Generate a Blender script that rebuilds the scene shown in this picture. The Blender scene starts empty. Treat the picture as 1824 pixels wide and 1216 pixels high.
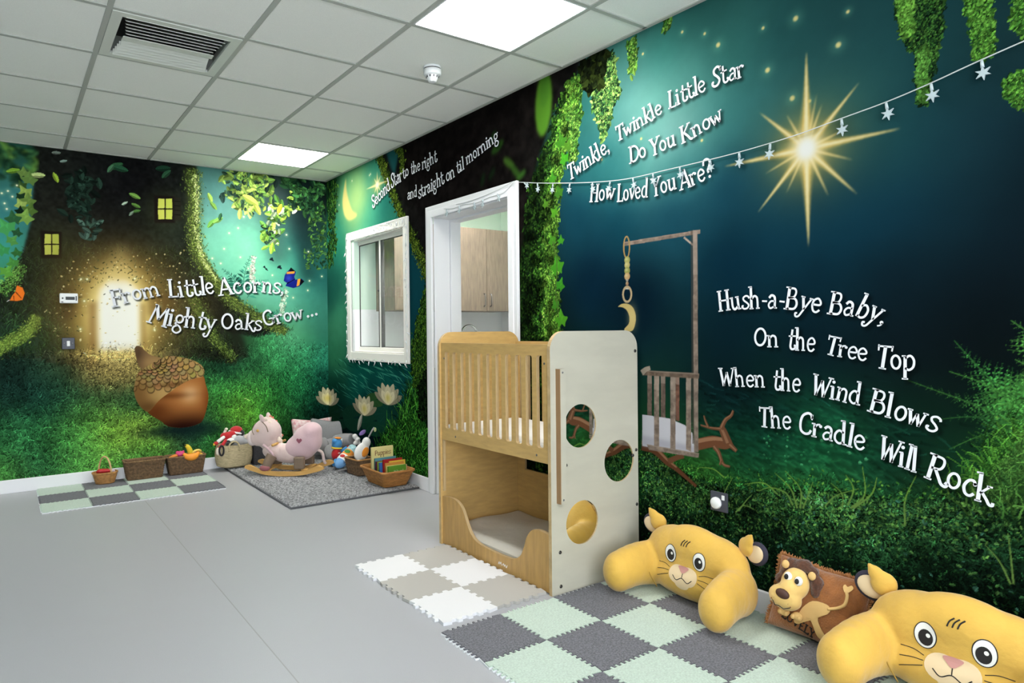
import bpy, bmesh, math, random
import numpy as np
from mathutils import Vector, Matrix, Euler
from mathutils.geometry import tessellate_polygon
from mathutils.bvhtree import BVHTree

random.seed(7)
RS = np.random.RandomState(11)
scene = bpy.context.scene
COL = scene.collection
PI = math.pi

# ------------------------------------------------------------------ camera
# world: X = 0 is the right mural wall, Y = 0 the far mural wall, Z up, metres
CAM = Vector((-2.5775, -6.2559, 1.1985))
YAW, PITCH, ROLL, FPX = 0.6126, -0.0074, -0.0104, 1202.78
_fw = Vector((math.sin(YAW) * math.cos(PITCH), math.cos(YAW) * math.cos(PITCH), math.sin(PITCH)))
_rt = Vector((math.cos(YAW), -math.sin(YAW), 0))
_up = _rt.cross(_fw)
_rt2 = _rt * math.cos(ROLL) + _up * math.sin(ROLL)
_up2 = -_rt * math.sin(ROLL) + _up * math.cos(ROLL)
cd = bpy.data.cameras.new('camera')
cd.sensor_width = 36
cd.lens = 36 * FPX / 1824
cd.shift_x = 56.63 / 1824
cd.shift_y = -10.6 / 1824
cd.clip_start = 0.05
cam = bpy.data.objects.new('camera', cd)
_m = Matrix((_rt2, _up2, -_fw)).transposed().to_4x4()
_m.translation = CAM
cam.matrix_world = _m
COL.objects.link(cam)
scene.camera = cam

# ------------------------------------------------------------------ world, lights, exposure
w = bpy.data.worlds.new('daylight'); scene.world = w; w.use_nodes = True
w.node_tree.nodes['Background'].inputs[0].default_value = (0.86, 0.93, 1.0, 1)
w.node_tree.nodes['Background'].inputs[1].default_value = WORLD_STRENGTH = 6.5
PANEL_STRENGTH = 28.0           # the LED ceiling panels (built with their frames below)
KITCHEN_FILL = 64.0  # strength of the unseen panel added to brighten the kitchen
vs = scene.view_settings
vs.view_transform = 'Standard'; vs.look = 'None'; vs.exposure = 0.25; vs.gamma = 1.0
vs.use_curve_mapping = False
ROOM_H = 2.6614

# ------------------------------------------------------------------ helpers: colour and materials
def lin(c):
    c = np.asarray(c, float) / 255.0
    return np.where(c <= 0.04045, c / 12.92, ((c + 0.055) / 1.055) ** 2.4)

def mat(name, col, rough=0.6, noise=None, bump=None, metal=0.0, stretch=None, spec=0.5, sheen=0.0, emit=0.0, coords='Object', col2=None):
    """principled node material; noise=(scale, amount) varies the colour, bump=(scale, height)"""
    m = bpy.data.materials.new(name); m.use_nodes = True
    nt = m.node_tree; b = nt.nodes['Principled BSDF']
    c = [float(v) for v in lin(col)] + [1]
    b.inputs['Base Color'].default_value = c
    b.inputs['Roughness'].default_value = rough
    b.inputs['Metallic'].default_value = metal
    b.inputs['Specular IOR Level'].default_value = spec
    if sheen:
        b.inputs['Sheen Weight'].default_value = sheen
    if emit:
        b.inputs['Emission Color'].default_value = c
        b.inputs['Emission Strength'].default_value = emit
    tc = nt.nodes.new('ShaderNodeTexCoord')
    src = tc.outputs[coords]
    if stretch:
        mp = nt.nodes.new('ShaderNodeMapping'); mp.inputs['Scale'].default_value = stretch
        nt.links.new(src, mp.inputs[0]); src = mp.outputs[0]
    if noise:
        n = nt.nodes.new('ShaderNodeTexNoise'); n.inputs['Scale'].default_value = noise[0]; n.inputs['Detail'].default_value = 5
        nt.links.new(src, n.inputs['Vector'])
        rp = nt.nodes.new('ShaderNodeValToRGB')
        a = noise[1]
        lo = [max(0, v * (1 - a)) for v in c[:3]] + [1]
        hi = [min(1, v * (1 + a)) for v in c[:3]] + [1]
        if col2 is not None:
            hi = [float(v) for v in lin(col2)] + [1]; lo = c
        rp.color_ramp.elements[0].position = 0.3; rp.color_ramp.elements[0].color = lo
        rp.color_ramp.elements[1].position = 0.7; rp.color_ramp.elements[1].color = hi
        nt.links.new(n.outputs['Fac'], rp.inputs[0]); nt.links.new(rp.outputs[0], b.inputs['Base Color'])
    if bump:
        n2 = nt.nodes.new('ShaderNodeTexNoise'); n2.inputs['Scale'].default_value = bump[0]; n2.inputs['Detail'].default_value = 4
        nt.links.new(src, n2.inputs['Vector'])
        bp = nt.nodes.new('ShaderNodeBump'); bp.inputs['Strength'].default_value = 0.6; bp.inputs['Distance'].default_value = bump[1]
        nt.links.new(n2.outputs['Fac'], bp.inputs['Height']); nt.links.new(bp.outputs[0], b.inputs['Normal'])
    return m

def attr_mat(name, rough=0.75, spec=0.25, attr='print', bump=None):
    m = bpy.data.materials.new(name); m.use_nodes = True
    nt = m.node_tree; b = nt.nodes['Principled BSDF']
    a = nt.nodes.new('ShaderNodeAttribute'); a.attribute_name = attr
    nt.links.new(a.outputs['Color'], b.inputs['Base Color'])
    b.inputs['Roughness'].default_value = rough
    b.inputs['Specular IOR Level'].default_value = spec
    if bump:
        tc = nt.nodes.new('ShaderNodeTexCoord')
        n2 = nt.nodes.new('ShaderNodeTexNoise'); n2.inputs['Scale'].default_value = bump[0]
        nt.links.new(tc.outputs['Object'], n2.inputs['Vector'])
        bp = nt.nodes.new('ShaderNodeBump'); bp.inputs['Strength'].default_value = 0.5; bp.inputs['Distance'].default_value = bump[1]
        nt.links.new(n2.outputs['Fac'], bp.inputs['Height']); nt.links.new(bp.outputs[0], b.inputs['Normal'])
    return m

# ------------------------------------------------------------------ helpers: mesh building
def rotm(rx=0, ry=0, rz=0):
    return Euler((rx, ry, rz), 'XYZ').to_matrix().to_4x4()

def TR(x, y, z, rx=0, ry=0, rz=0):
    return Matrix.Translation((x, y, z)) @ rotm(rx, ry, rz)

def catmull(pts, n=8, closed=False):
    P = [np.array(p, float) for p in pts]; out = []
    N = len(P)
    rng = range(N) if closed else range(N - 1)
    for i in rng:
        p1, p2 = P[i], P[(i + 1) % N]
        p0 = P[(i - 1) % N] if (closed or i > 0) else 2 * p1 - p2
        p3 = P[(i + 2) % N] if (closed or i + 2 < N) else 2 * p2 - p1
        for k in range(n):
            t = k / n
            out.append(0.5 * ((2 * p1) + (p2 - p0) * t + (2 * p0 - 5 * p1 + 4 * p2 - p3) * t * t + (3 * p1 - p0 - 3 * p2 + p3) * t ** 3))
    if not closed:
        out.append(P[-1])
    return out

class MB:
    """collects shapes; build() links them as ONE mesh object"""
    def __init__(s):
        s.v, s.f, s.mi, s.sm = [], [], [], []
    def add(s, vs_, fs, mi=0, sm=False, M=None):
        o = len(s.v)
        for p in vs_:
            p = Vector([float(c) for c in p])
            s.v.append(tuple(M @ p) if M is not None else tuple(p))
        for f in fs:
            s.f.append(tuple(i + o for i in f)); s.mi.append(mi); s.sm.append(sm)
        return s
    def box(s, x0, x1, y0, y1, z0, z1, mi=0, M=None):
        vs_ = [(x, y, z) for x in (x0, x1) for y in (y0, y1) for z in (z0, z1)]
        return s.add(vs_, [(0, 1, 3, 2), (4, 6, 7, 5), (0, 4, 5, 1), (2, 3, 7, 6), (0, 2, 6, 4), (1, 5, 7, 3)], mi, False, M)
    def cbox(s, c, d, mi=0, M=None):
        return s.box(c[0] - d[0] / 2, c[0] + d[0] / 2, c[1] - d[1] / 2, c[1] + d[1] / 2, c[2] - d[2] / 2, c[2] + d[2] / 2, mi, M)
    def ell(s, c, r, M=None, mi=0, nu=20, nv=12):
        vs_, fs = [], []
        for j in range(nv + 1):
            a = -PI / 2 + PI * j / nv
            for i in range(nu):
                b = 2 * PI * i / nu
                vs_.append((c[0] + r[0] * math.cos(a) * math.cos(b), c[1] + r[1] * math.cos(a) * math.sin(b), c[2] + r[2] * math.sin(a)))
        for j in range(nv):
            for i in range(nu):
                k = (i + 1) % nu
                fs.append((j * nu + i, j * nu + k, (j + 1) * nu + k, (j + 1) * nu + i))
        return s.add(vs_, fs, mi, True, M)
    def tube(s, pts, r, n=10, mi=0, M=None, closed=False, caps=True):
        P = [Vector([float(c) for c in p]) for p in pts]; N = len(P)
        R_ = r if isinstance(r, (list, tuple)) else [r] * N
        ref = None; vs_, fs = [], []
        for i in range(N):
            if closed:
                t = P[(i + 1) % N] - P[i - 1]
            else:
                t = P[min(i + 1, N - 1)] - P[max(i - 1, 0)]
            if t.length < 1e-9: t = Vector((0, 0, 1))
            t.normalize()
            if ref is None:
                ref = Vector((0, 0, 1)) if abs(t.z) < 0.9 else Vector((1, 0, 0))
            ref = (ref - t * ref.dot(t))
            if ref.length < 1e-6: ref = t.orthogonal()
            ref.normalize(); b = t.cross(ref)
            for k in range(n):
                a = 2 * PI * k / n
                vs_.append(P[i] + (ref * math.cos(a) + b * math.sin(a)) * R_[i])
        for i in range(N if closed else N - 1):
            j = (i + 1) % N
            for k in range(n):
                l = (k + 1) % n
                fs.append((i * n + k, i * n + l, j * n + l, j * n + k))
        if caps and not closed:
            fs.append(tuple(range(n - 1, -1, -1))); fs.append(tuple((N - 1) * n + k for k in range(n)))
        return s.add(vs_, fs, mi, True, M)
    def lathe(s, prof, n=32, mi=0, M=None, sx=1, sy=1, closed=False):
        vs_, fs = [], []; N = len(prof)
        for r, z in prof:
            for k in range(n):
                a = 2 * PI * k / n
                vs_.append((r * math.cos(a) * sx, r * math.sin(a) * sy, z))
        for i in range(N if closed else N - 1):
            j = (i + 1) % N
            for k in range(n):
                l = (k + 1) % n
                fs.append((i * n + k, i * n + l, j * n + l, j * n + k))
        return s.add(vs_, fs, mi, True, M)
    def prism(s, outline, t0, t1, holes=(), mi=0, M=None, mi_side=None):
        """polygon in local XY with holes, extruded along local Z from t0 to t1"""
        loops = [list(outline)] + [list(h) for h in holes]
        tri = tessellate_polygon([[Vector((p[0], p[1], 0)) for p in l] for l in loops])
        flat = [p for l in loops for p in l]
        n = len(flat)
        vs_ = [(p[0], p[1], t0) for p in flat] + [(p[0], p[1], t1) for p in flat]
        f1 = [tuple(reversed(t)) for t in tri]; f2 = [tuple(i + n for i in t) for t in tri]
        s.add(vs_, f1 + f2, mi, False, M)
        off = 0; sides = []
        for l in loops:
            k = len(l)
            for i in range(k):
                j = (i + 1) % k
                sides.append((off + i, off + j, off + j + n, off + i + n))
            off += k
        s.add(vs_, sides, mi if mi_side is None else mi_side, False, M)
        return s
    def grid(s, fn, nu, nv, mi=0, M=None, sm=True):
        vs_ = [fn(i / nu, j / nv) for j in range(nv + 1) for i in range(nu + 1)]
        fs = [(j * (nu + 1) + i, j * (nu + 1) + i + 1, (j + 1) * (nu + 1) + i + 1, (j + 1) * (nu + 1) + i) for j in range(nv) for i in range(nu)]
        return s.add(vs_, fs, mi, sm, M)
    def build(s, name, mats, parent=None, bevel=0, seg=2, M=None, remesh=0, smooth=6, subsurf=0, weld=False):
        me = bpy.data.meshes.new(name)
        me.from_pydata(s.v, [], s.f)
        ms = mats if isinstance(mats, (list, tuple)) else [mats]
        for m in ms: me.materials.append(m)
        me.polygons.foreach_set('material_index', s.mi)
        me.polygons.foreach_set('use_smooth', s.sm)
        bm = bmesh.new(); bm.from_mesh(me)
        if weld: bmesh.ops.remove_doubles(bm, verts=bm.verts, dist=1e-5)
        bmesh.ops.recalc_face_normals(bm, faces=bm.faces)
        bm.to_mesh(me); bm.free()
        me.update()
        o = bpy.data.objects.new(name, me); COL.objects.link(o)
        if M is not None: o.matrix_world = M
        if parent is not None: o.parent = parent
        if remesh:
            r = o.modifiers.new('remesh', 'REMESH'); r.mode = 'VOXEL'; r.voxel_size = remesh; r.use_smooth_shade = True
            if smooth:
                q = o.modifiers.new('smooth', 'SMOOTH'); q.iterations = smooth; q.factor = 0.5
        if subsurf:
            q = o.modifiers.new('subsurf', 'SUBSURF'); q.levels = subsurf; q.render_levels = subsurf
        if bevel:
            b = o.modifiers.new('bevel', 'BEVEL'); b.width = bevel; b.segments = seg; b.limit_method = 'ANGLE'; b.angle_limit = math.radians(40)
        return o

def tag(o, label, cat, group=None):
    o['label'] = label; o['category'] = cat
    if group: o['group'] = group
    return o

def thing(name, label, cat, M=None, group=None):
    o = bpy.data.objects.new(name, None); COL.objects.link(o)
    o.empty_display_size = 0.1
    if M is not None: o.matrix_world = M
    return tag(o, label, cat, group)

def struct(o, label=None):
    o['kind'] = 'structure'
    if label: o['label'] = label
    return o

def rrect(w_, h_, r, n=6, cx=0, cy=0):
    out = []
    for (sx, sy, a0) in ((1, 1, 0), (-1, 1, PI / 2), (-1, -1, PI), (1, -1, 1.5 * PI)):
        for k in range(n + 1):
            a = a0 + PI / 2 * k / n
            out.append((cx + sx * (w_ / 2 - r) + r * math.cos(a), cy + sy * (h_ / 2 - r) + r * math.sin(a)))
    return out

def circ(cx, cy, r, n=32, ry=None):
    ry = ry or r
    return [(cx + r * math.cos(2 * PI * k / n), cy + ry * math.sin(2 * PI * k / n)) for k in range(n)]

# ------------------------------------------------------------------ whimsical serif lettering, every glyph drawn with strokes
TK, TN = 0.14, 0.08
def _sf(x, y, w_=0.27): return ('l', [(x - w_ / 2, y), (x + w_ / 2, y)], 0.065)
def _dot(x, y, r=0.075): return ('d', [(x, y)], r)
def _el(cx, cy, rx, ry, w_): return ('o', [(cx + rx * math.cos(2 * PI * k / 24), cy + ry * math.sin(2 * PI * k / 24)) for k in range(24)], w_)
S_ = [(.50, .76), (.45, .90), (.28, .96), (.11, .82), (.15, .62), (.34, .46), (.48, .27), (.40, .06), (.22, -.01), (.07, .07), (.05, .2), (.14, .21)]
GL = {
 'A': (.68, [('l', [(.03, 0), (.3, .97)], TN), ('l', [(.3, .97), (.6, 0)], TK), ('l', [(.12, .3), (.5, .3)], TN), _sf(.04, 0), _sf(.6, 0)]),
 'B': (.66, [('l', [(.13, 0), (.13, .95)], TK), ('c', [(.13, .93), (.40, .91), (.47, .74), (.38, .55), (.13, .5)], .09), ('c', [(.13, .5), (.46, .48), (.57, .26), (.46, .05), (.13, .02)], .1), _sf(.1, 0), _sf(.1, .95)]),
 'C': (.66, [('c', [(.55, .76), (.48, .92), (.32, .95), (.13, .78), (.08, .45), (.16, .12), (.36, .01), (.54, .08), (.6, .24)], .11), ('l', [(.55, .95), (.55, .7)], .065)]),
 'D': (.70, [('l', [(.13, 0), (.13, .95)], TK), ('c', [(.13, .93), (.44, .88), (.62, .62), (.6, .3), (.42, .06), (.13, .02)], .1), _sf(.1, 0), _sf(.1, .95)]),
 'F': (.56, [('l', [(.15, 0), (.15, .95)], TK), ('l', [(.02, .93), (.52, .93)], TN), ('l', [(.52, .98), (.5, .74)], .065), ('l', [(.15, .5), (.42, .5)], TN), ('l', [(.42, .6), (.42, .4)], .065), _sf(.15, 0, .32)]),
 'G': (.72, [('c', [(.55, .76), (.48, .92), (.32, .95), (.13, .78), (.08, .45), (.16, .12), (.36, .01), (.52, .08), (.58, .3)], .11), ('l', [(.36, .4), (.7, .4)], .07), ('l', [(.58, .4), (.58, .05)], .11)]),
 'H': (.74, [('l', [(.14, 0), (.14, .95)], TK), ('l', [(.58, 0), (.58, .95)], TK), ('l', [(.14, .48), (.58, .48)], TN), _sf(.14, 0), _sf(.58, 0), _sf(.14, .95), _sf(.58, .95)]),
 'K': (.72, [('l', [(.14, 0), (.14, .95)], TK), ('l', [(.56, .95), (.18, .45)], TN), ('c', [(.25, .53), (.45, .25), (.58, .03), (.7, .02)], .12), _sf(.14, 0), _sf(.14, .95), _sf(.56, .95, .2)]),
 'L': (.58, [('l', [(.14, 0), (.14, .95)], TK), ('l', [(0, .02), (.52, .02)], TN), ('l', [(.51, -.02), (.54, .2)], .065), _sf(.14, .95)]),
 'M': (.90, [('l', [(.06, 0), (.18, .95)], TN), ('l', [(.18, .95), (.43, .25)], TK), ('l', [(.43, .25), (.68, .95)], TN), ('l', [(.7, .95), (.78, 0)], TK), _sf(.06, 0), _sf(.79, 0), ('l', [(.08, .95), (.2, .95)], .065)]),
 'O': (.74, [_el(.36, .47, .27, .44, .11)]),
 'R': (.74, [('l', [(.14, 0), (.14, .95)], TK), ('c', [(.14, .93), (.44, .9), (.51, .7), (.42, .49), (.14, .45)], .09), ('c', [(.28, .45), (.48, .15), (.6, -.02), (.74, -.06), (.79, .04), (.7, .09)], .11), _sf(.13, 0), _sf(.1, .95)]),
 'S': (.58, [('c', S_, .12), ('l', [(.51, .97), (.49, .72)], .065)]),
 'T': (.64, [('l', [(.31, 0), (.31, .93)], TK), ('l', [(.02, .91), (.62, .95)], TN), ('l', [(.02, .98), (.04, .72)], .065), ('l', [(.61, 1.0), (.6, .76)], .065), _sf(.31, 0, .32)]),
 'W': (.92, [('l', [(.08, .95), (.26, 0)], TK), ('l', [(.26, 0), (.45, .75)], TN), ('l', [(.45, .75), (.63, 0)], TK), ('l', [(.63, 0), (.84, .95)], TN), _sf(.08, .95), _sf(.84, .95)]),
 'Y': (.64, [('l', [(.07, .95), (.31, .45)], TK), ('l', [(.58, .95), (.31, .45)], TN), ('l', [(.31, .47), (.29, 0)], .13), _sf(.08, .95), _sf(.58, .95), _sf(.29, 0)]),
 'a': (.52, [('c', [(.08, .47), (.2, .59), (.35, .52), (.38, .3), (.38, .02)], .11), ('c', [(.38, .33), (.18, .32), (.07, .16), (.16, .01), (.38, .1)], .085), ('l', [(.36, .03), (.5, .03)], .065)]),
 'b': (.54, [('l', [(.11, 0), (.11, 1.0)], .13), ('c', [(.11, .48), (.3, .57), (.45, .4), (.43, .13), (.27, .01), (.11, .07)], .095), _sf(.07, 1.0, .2)]),
 'c': (.47, [('c', [(.4, .44), (.32, .57), (.17, .54), (.07, .3), (.15, .06), (.3, .01), (.42, .13)], .1), _dot(.38, .46, .065)]),
 'd': (.56, [('l', [(.42, 0), (.42, 1.0)], .13), ('c', [(.42, .48), (.24, .57), (.08, .4), (.08, .15), (.24, .01), (.42, .08)], .095), _sf(.38, 1.0, .2), _sf(.48, 0, .18)]),
 'e': (.50, [('c', [(.08, .3), (.4, .34), (.4, .48), (.26, .59), (.1, .48), (.07, .25), (.16, .05), (.31, .01), (.44, .13)], .09)]),
 'g': (.52, [_el(.24, .38, .16, .19, .09), ('c', [(.16, .21), (.1, .1), (.32, .0), (.42, -.18), (.26, -.35), (.06, -.27), (.06, -.08), (.22, .04)], .085), ('l', [(.38, .5), (.5, .58)], .08)]),
 'h': (.60, [('l', [(.12, 0), (.12, 1.0)], .13), ('c', [(.12, .42), (.28, .57), (.42, .5), (.45, .3), (.45, 0)], .1), _sf(.12, 0, .22), _sf(.46, 0, .2), _sf(.08, 1.0, .2)]),
 'i': (.28, [('l', [(.13, 0), (.13, .56)], .13), _dot(.15, .78), _sf(.13, 0, .24), _sf(.09, .57, .18)]),
 'k': (.54, [('l', [(.12, 0), (.12, 1.0)], .13), ('l', [(.42, .58), (.15, .28)], TN), ('c', [(.2, .34), (.36, .12), (.46, -.04), (.56, -.05), (.57, .05)], .1), _sf(.12, 0, .22), _sf(.08, 1.0, .2), _sf(.42, .58, .18)]),
 'l': (.28, [('l', [(.13, 0), (.13, 1.0)], .13), _sf(.13, 0, .24), _sf(.09, 1.0, .2)]),
 'm': (.90, [('l', [(.12, 0), (.12, .57)], .13), ('c', [(.12, .4), (.26, .57), (.39, .5), (.42, .3), (.42, 0)], .1), ('c', [(.42, .4), (.56, .57), (.7, .5), (.74, .3), (.74, 0)], .1), _sf(.12, 0, .2), _sf(.42, 0, .2), _sf(.75, 0, .2), _sf(.06, .57, .16)]),
 'n': (.60, [('l', [(.12, 0), (.12, .57)], .13), ('c', [(.12, .42), (.28, .57), (.42, .5), (.45, .3), (.45, 0)], .1), _sf(.12, 0, .22), _sf(.46, 0, .2), _sf(.06, .57, .16)]),
 'o': (.50, [_el(.25, .3, .18, .27, .095)]),
 'p': (.56, [('l', [(.12, .57), (.12, -.36)], .13), ('c', [(.12, .48), (.32, .59), (.47, .42), (.45, .15), (.28, .01), (.12, .08)], .095), _sf(.12, -.36, .26), _sf(.06, .57, .16)]),
 'r': (.44, [('l', [(.12, 0), (.12, .57)], .13), ('c', [(.12, .38), (.22, .54), (.36, .57)], .08), _dot(.38, .5, .07), _sf(.12, 0, .24), _sf(.06, .57, .16)]),
 's': (.42, [('c', [(x * .8, y * .62) for x, y in S_], .085)]),
 't': (.46, [('c', [(.19, .9), (.18, .4), (.18, .13), (.27, .01), (.42, .05), (.46, .17), (.37, .19)], .105), ('l', [(.02, .58), (.42, .62)], .075)]),
 'u': (.58, [('c', [(.11, .57), (.11, .15), (.22, .01), (.42, .14)], .11), ('l', [(.43, .57), (.43, 0)], .12), _sf(.08, .57, .2), _sf(.4, .57, .2), _sf(.48, 0, .18)]),
 'v': (.52, [('l', [(.07, .57), (.25, 0)], .12), ('l', [(.25, 0), (.44, .58)], TN), _sf(.07, .57, .2), _sf(.44, .57, .2)]),
 'w': (.70, [('l', [(.07, .57), (.2, 0)], .12), ('l', [(.2, 0), (.34, .48)], TN), ('l', [(.34, .48), (.48, 0)], .12), ('l', [(.48, 0), (.63, .58)], TN), _sf(.07, .57, .2), _sf(.63, .57, .2)]),
 'y': (.54, [('l', [(.08, .57), (.26, .05)], .12), ('c', [(.48, .58), (.26, .05), (.12, -.28), (-.02, -.33), (-.07, -.21), (.02, -.18)], .085), _sf(.08, .57, .2), _sf(.48, .58, .18)]),
 ',': (.22, [_dot(.1, .05), ('c', [(.14, .06), (.13, -.06), (.04, -.16)], .06)]),
 '-': (.34, [('l', [(.04, .32), (.3, .33)], .08)]),
 '?': (.50, [('c', [(.06, .72), (.14, .92), (.34, .95), (.47, .78), (.36, .55), (.24, .42), (.24, .27)], .11), _dot(.24, .07)]),
 'E': (.56, [('l', [(.15, 0), (.15, .95)], TK), ('l', [(.04, .93), (.5, .93)], TN), ('l', [(.15, .48), (.42, .48)], TN), ('l', [(.04, .02), (.52, .02)], TN)]),
 'I': (.32, [('l', [(.15, 0), (.15, .95)], TK), _sf(.15, 0), _sf(.15, .95)]),
 'N': (.74, [('l', [(.12, 0), (.12, .95)], TN), ('l', [(.12, .95), (.58, 0)], TK), ('l', [(.58, 0), (.58, .95)], TN), _sf(.12, 0), _sf(.1, .95), _sf(.58, .95)]),
 'P': (.60, [('l', [(.13, 0), (.13, .95)], TK), ('c', [(.13, .93), (.42, .91), (.5, .7), (.4, .48), (.13, .44)], .1)]),
 'V': (.66, [('l', [(.06, .95), (.32, 0)], TK), ('l', [(.32, 0), (.56, .95)], TN), _sf(.08, .95), _sf(.56, .95)]),
 ' ': (.40, []),
 '.': (.24, [_dot(.1, .06)]),
}

def word(text, p0, p1, cap, sag=0.0, tilt=(0, 0), jit=3.0):
    """strokes of a word whose baseline runs from p0 to p1 (wall u,z); returns [(kind, pts, width)]"""
    total = sum(GL[c][0] for c in text)
    du, dz = p1[0] - p0[0], p1[1] - p0[1]
    L_ = math.hypot(du, dz); sx = L_ / total; sy = cap / 0.95
    base = math.atan2(dz, du); x = 0; out = []
    for i, ch in enumerate(text):
        adv, st = GL[ch]
        t = (x + adv / 2) / total
        s_ = sag * 4 * t * (1 - t)
        cu = p0[0] + du * t - math.sin(base) * s_; cz = p0[1] + dz * t + math.cos(base) * s_
        a = base + math.atan2(4 * sag * (1 - 2 * t), L_) + math.radians(tilt[0] + (tilt[1] - tilt[0]) * t + (jit if i % 2 else -jit))
        ca, sa = math.cos(a), math.sin(a)
        for kind, pts, w_ in st:
            P = pts
            if kind == 'c': P = [tuple(q) for q in catmull(pts, 5)]
            Q = []
            for (gx, gy) in P:
                lx, ly = (gx - adv / 2) * sx, gy * sy
                Q.append((cu + lx * ca - ly * sa, cz + lx * sa + ly * ca))
            out.append((kind, Q, w_ * (sx + sy) / 2))
        x += adv
    return out

def ribbon(mb, kind, Q, w_, plane):
    """flat ribbon; plane(u,z)->xyz"""
    if kind == 'd':
        vs_ = [plane(Q[0][0] + w_ * math.cos(2 * PI * k / 14), Q[0][1] + w_ * math.sin(2 * PI * k / 14)) for k in range(14)]
        mb.add(vs_, [tuple(range(14))]); return
    closed = kind == 'o'; N = len(Q); vs_ = []
    for i in range(N):
        a = Q[i - 1] if (i > 0 or closed) else Q[i]
        b = Q[(i + 1) % N] if (i < N - 1 or closed) else Q[i]
        tx, ty = b[0] - a[0], b[1] - a[1]; l = math.hypot(tx, ty) or 1
        nx, ny = -ty / l * w_ / 2, tx / l * w_ / 2
        vs_ += [plane(Q[i][0] + nx, Q[i][1] + ny), plane(Q[i][0] - nx, Q[i][1] - ny)]
    fs = []
    for i in range(N if closed else N - 1):
        j = (i + 1) % N
        fs.append((2 * i, 2 * i + 1, 2 * j + 1, 2 * j))
    mb.add(vs_, fs)

# ------------------------------------------------------------------ the printed forest murals: painted procedurally onto fine wall grids
def _ray(x, y):
    return _fw + _rt2 * ((x - 912 + 56.63) / FPX) - _up2 * ((y - 608 + 10.6) / FPX)
def on_right(x, y):
    """where a picture point lies on the right wall: (distance from the far corner, height)"""
    d = _ray(x, y); t = -CAM.x / d.x; p = CAM + d * t
    return (-p.y, p.z)
def on_far(x, y):
    d = _ray(x, y); t = -CAM.y / d.y; p = CAM + d * t
    return (p.x, p.z)

def _box1(a, r, ax):
    if r < 1: return a
    n = a.shape[ax]; k = 2 * r + 1
    pad = [(0, 0)] * a.ndim; pad[ax] = (r + 1, r)
    c = np.cumsum(np.pad(a, pad, mode='edge'), axis=ax)
    hi = np.take(c, range(k, k + n), axis=ax); lo = np.take(c, range(0, n), axis=ax)
    return (hi - lo) / k
def blur(a, r, n=2):
    for _ in range(n):
        a = _box1(_box1(a, r, 0), r, 1)
    return a

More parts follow.
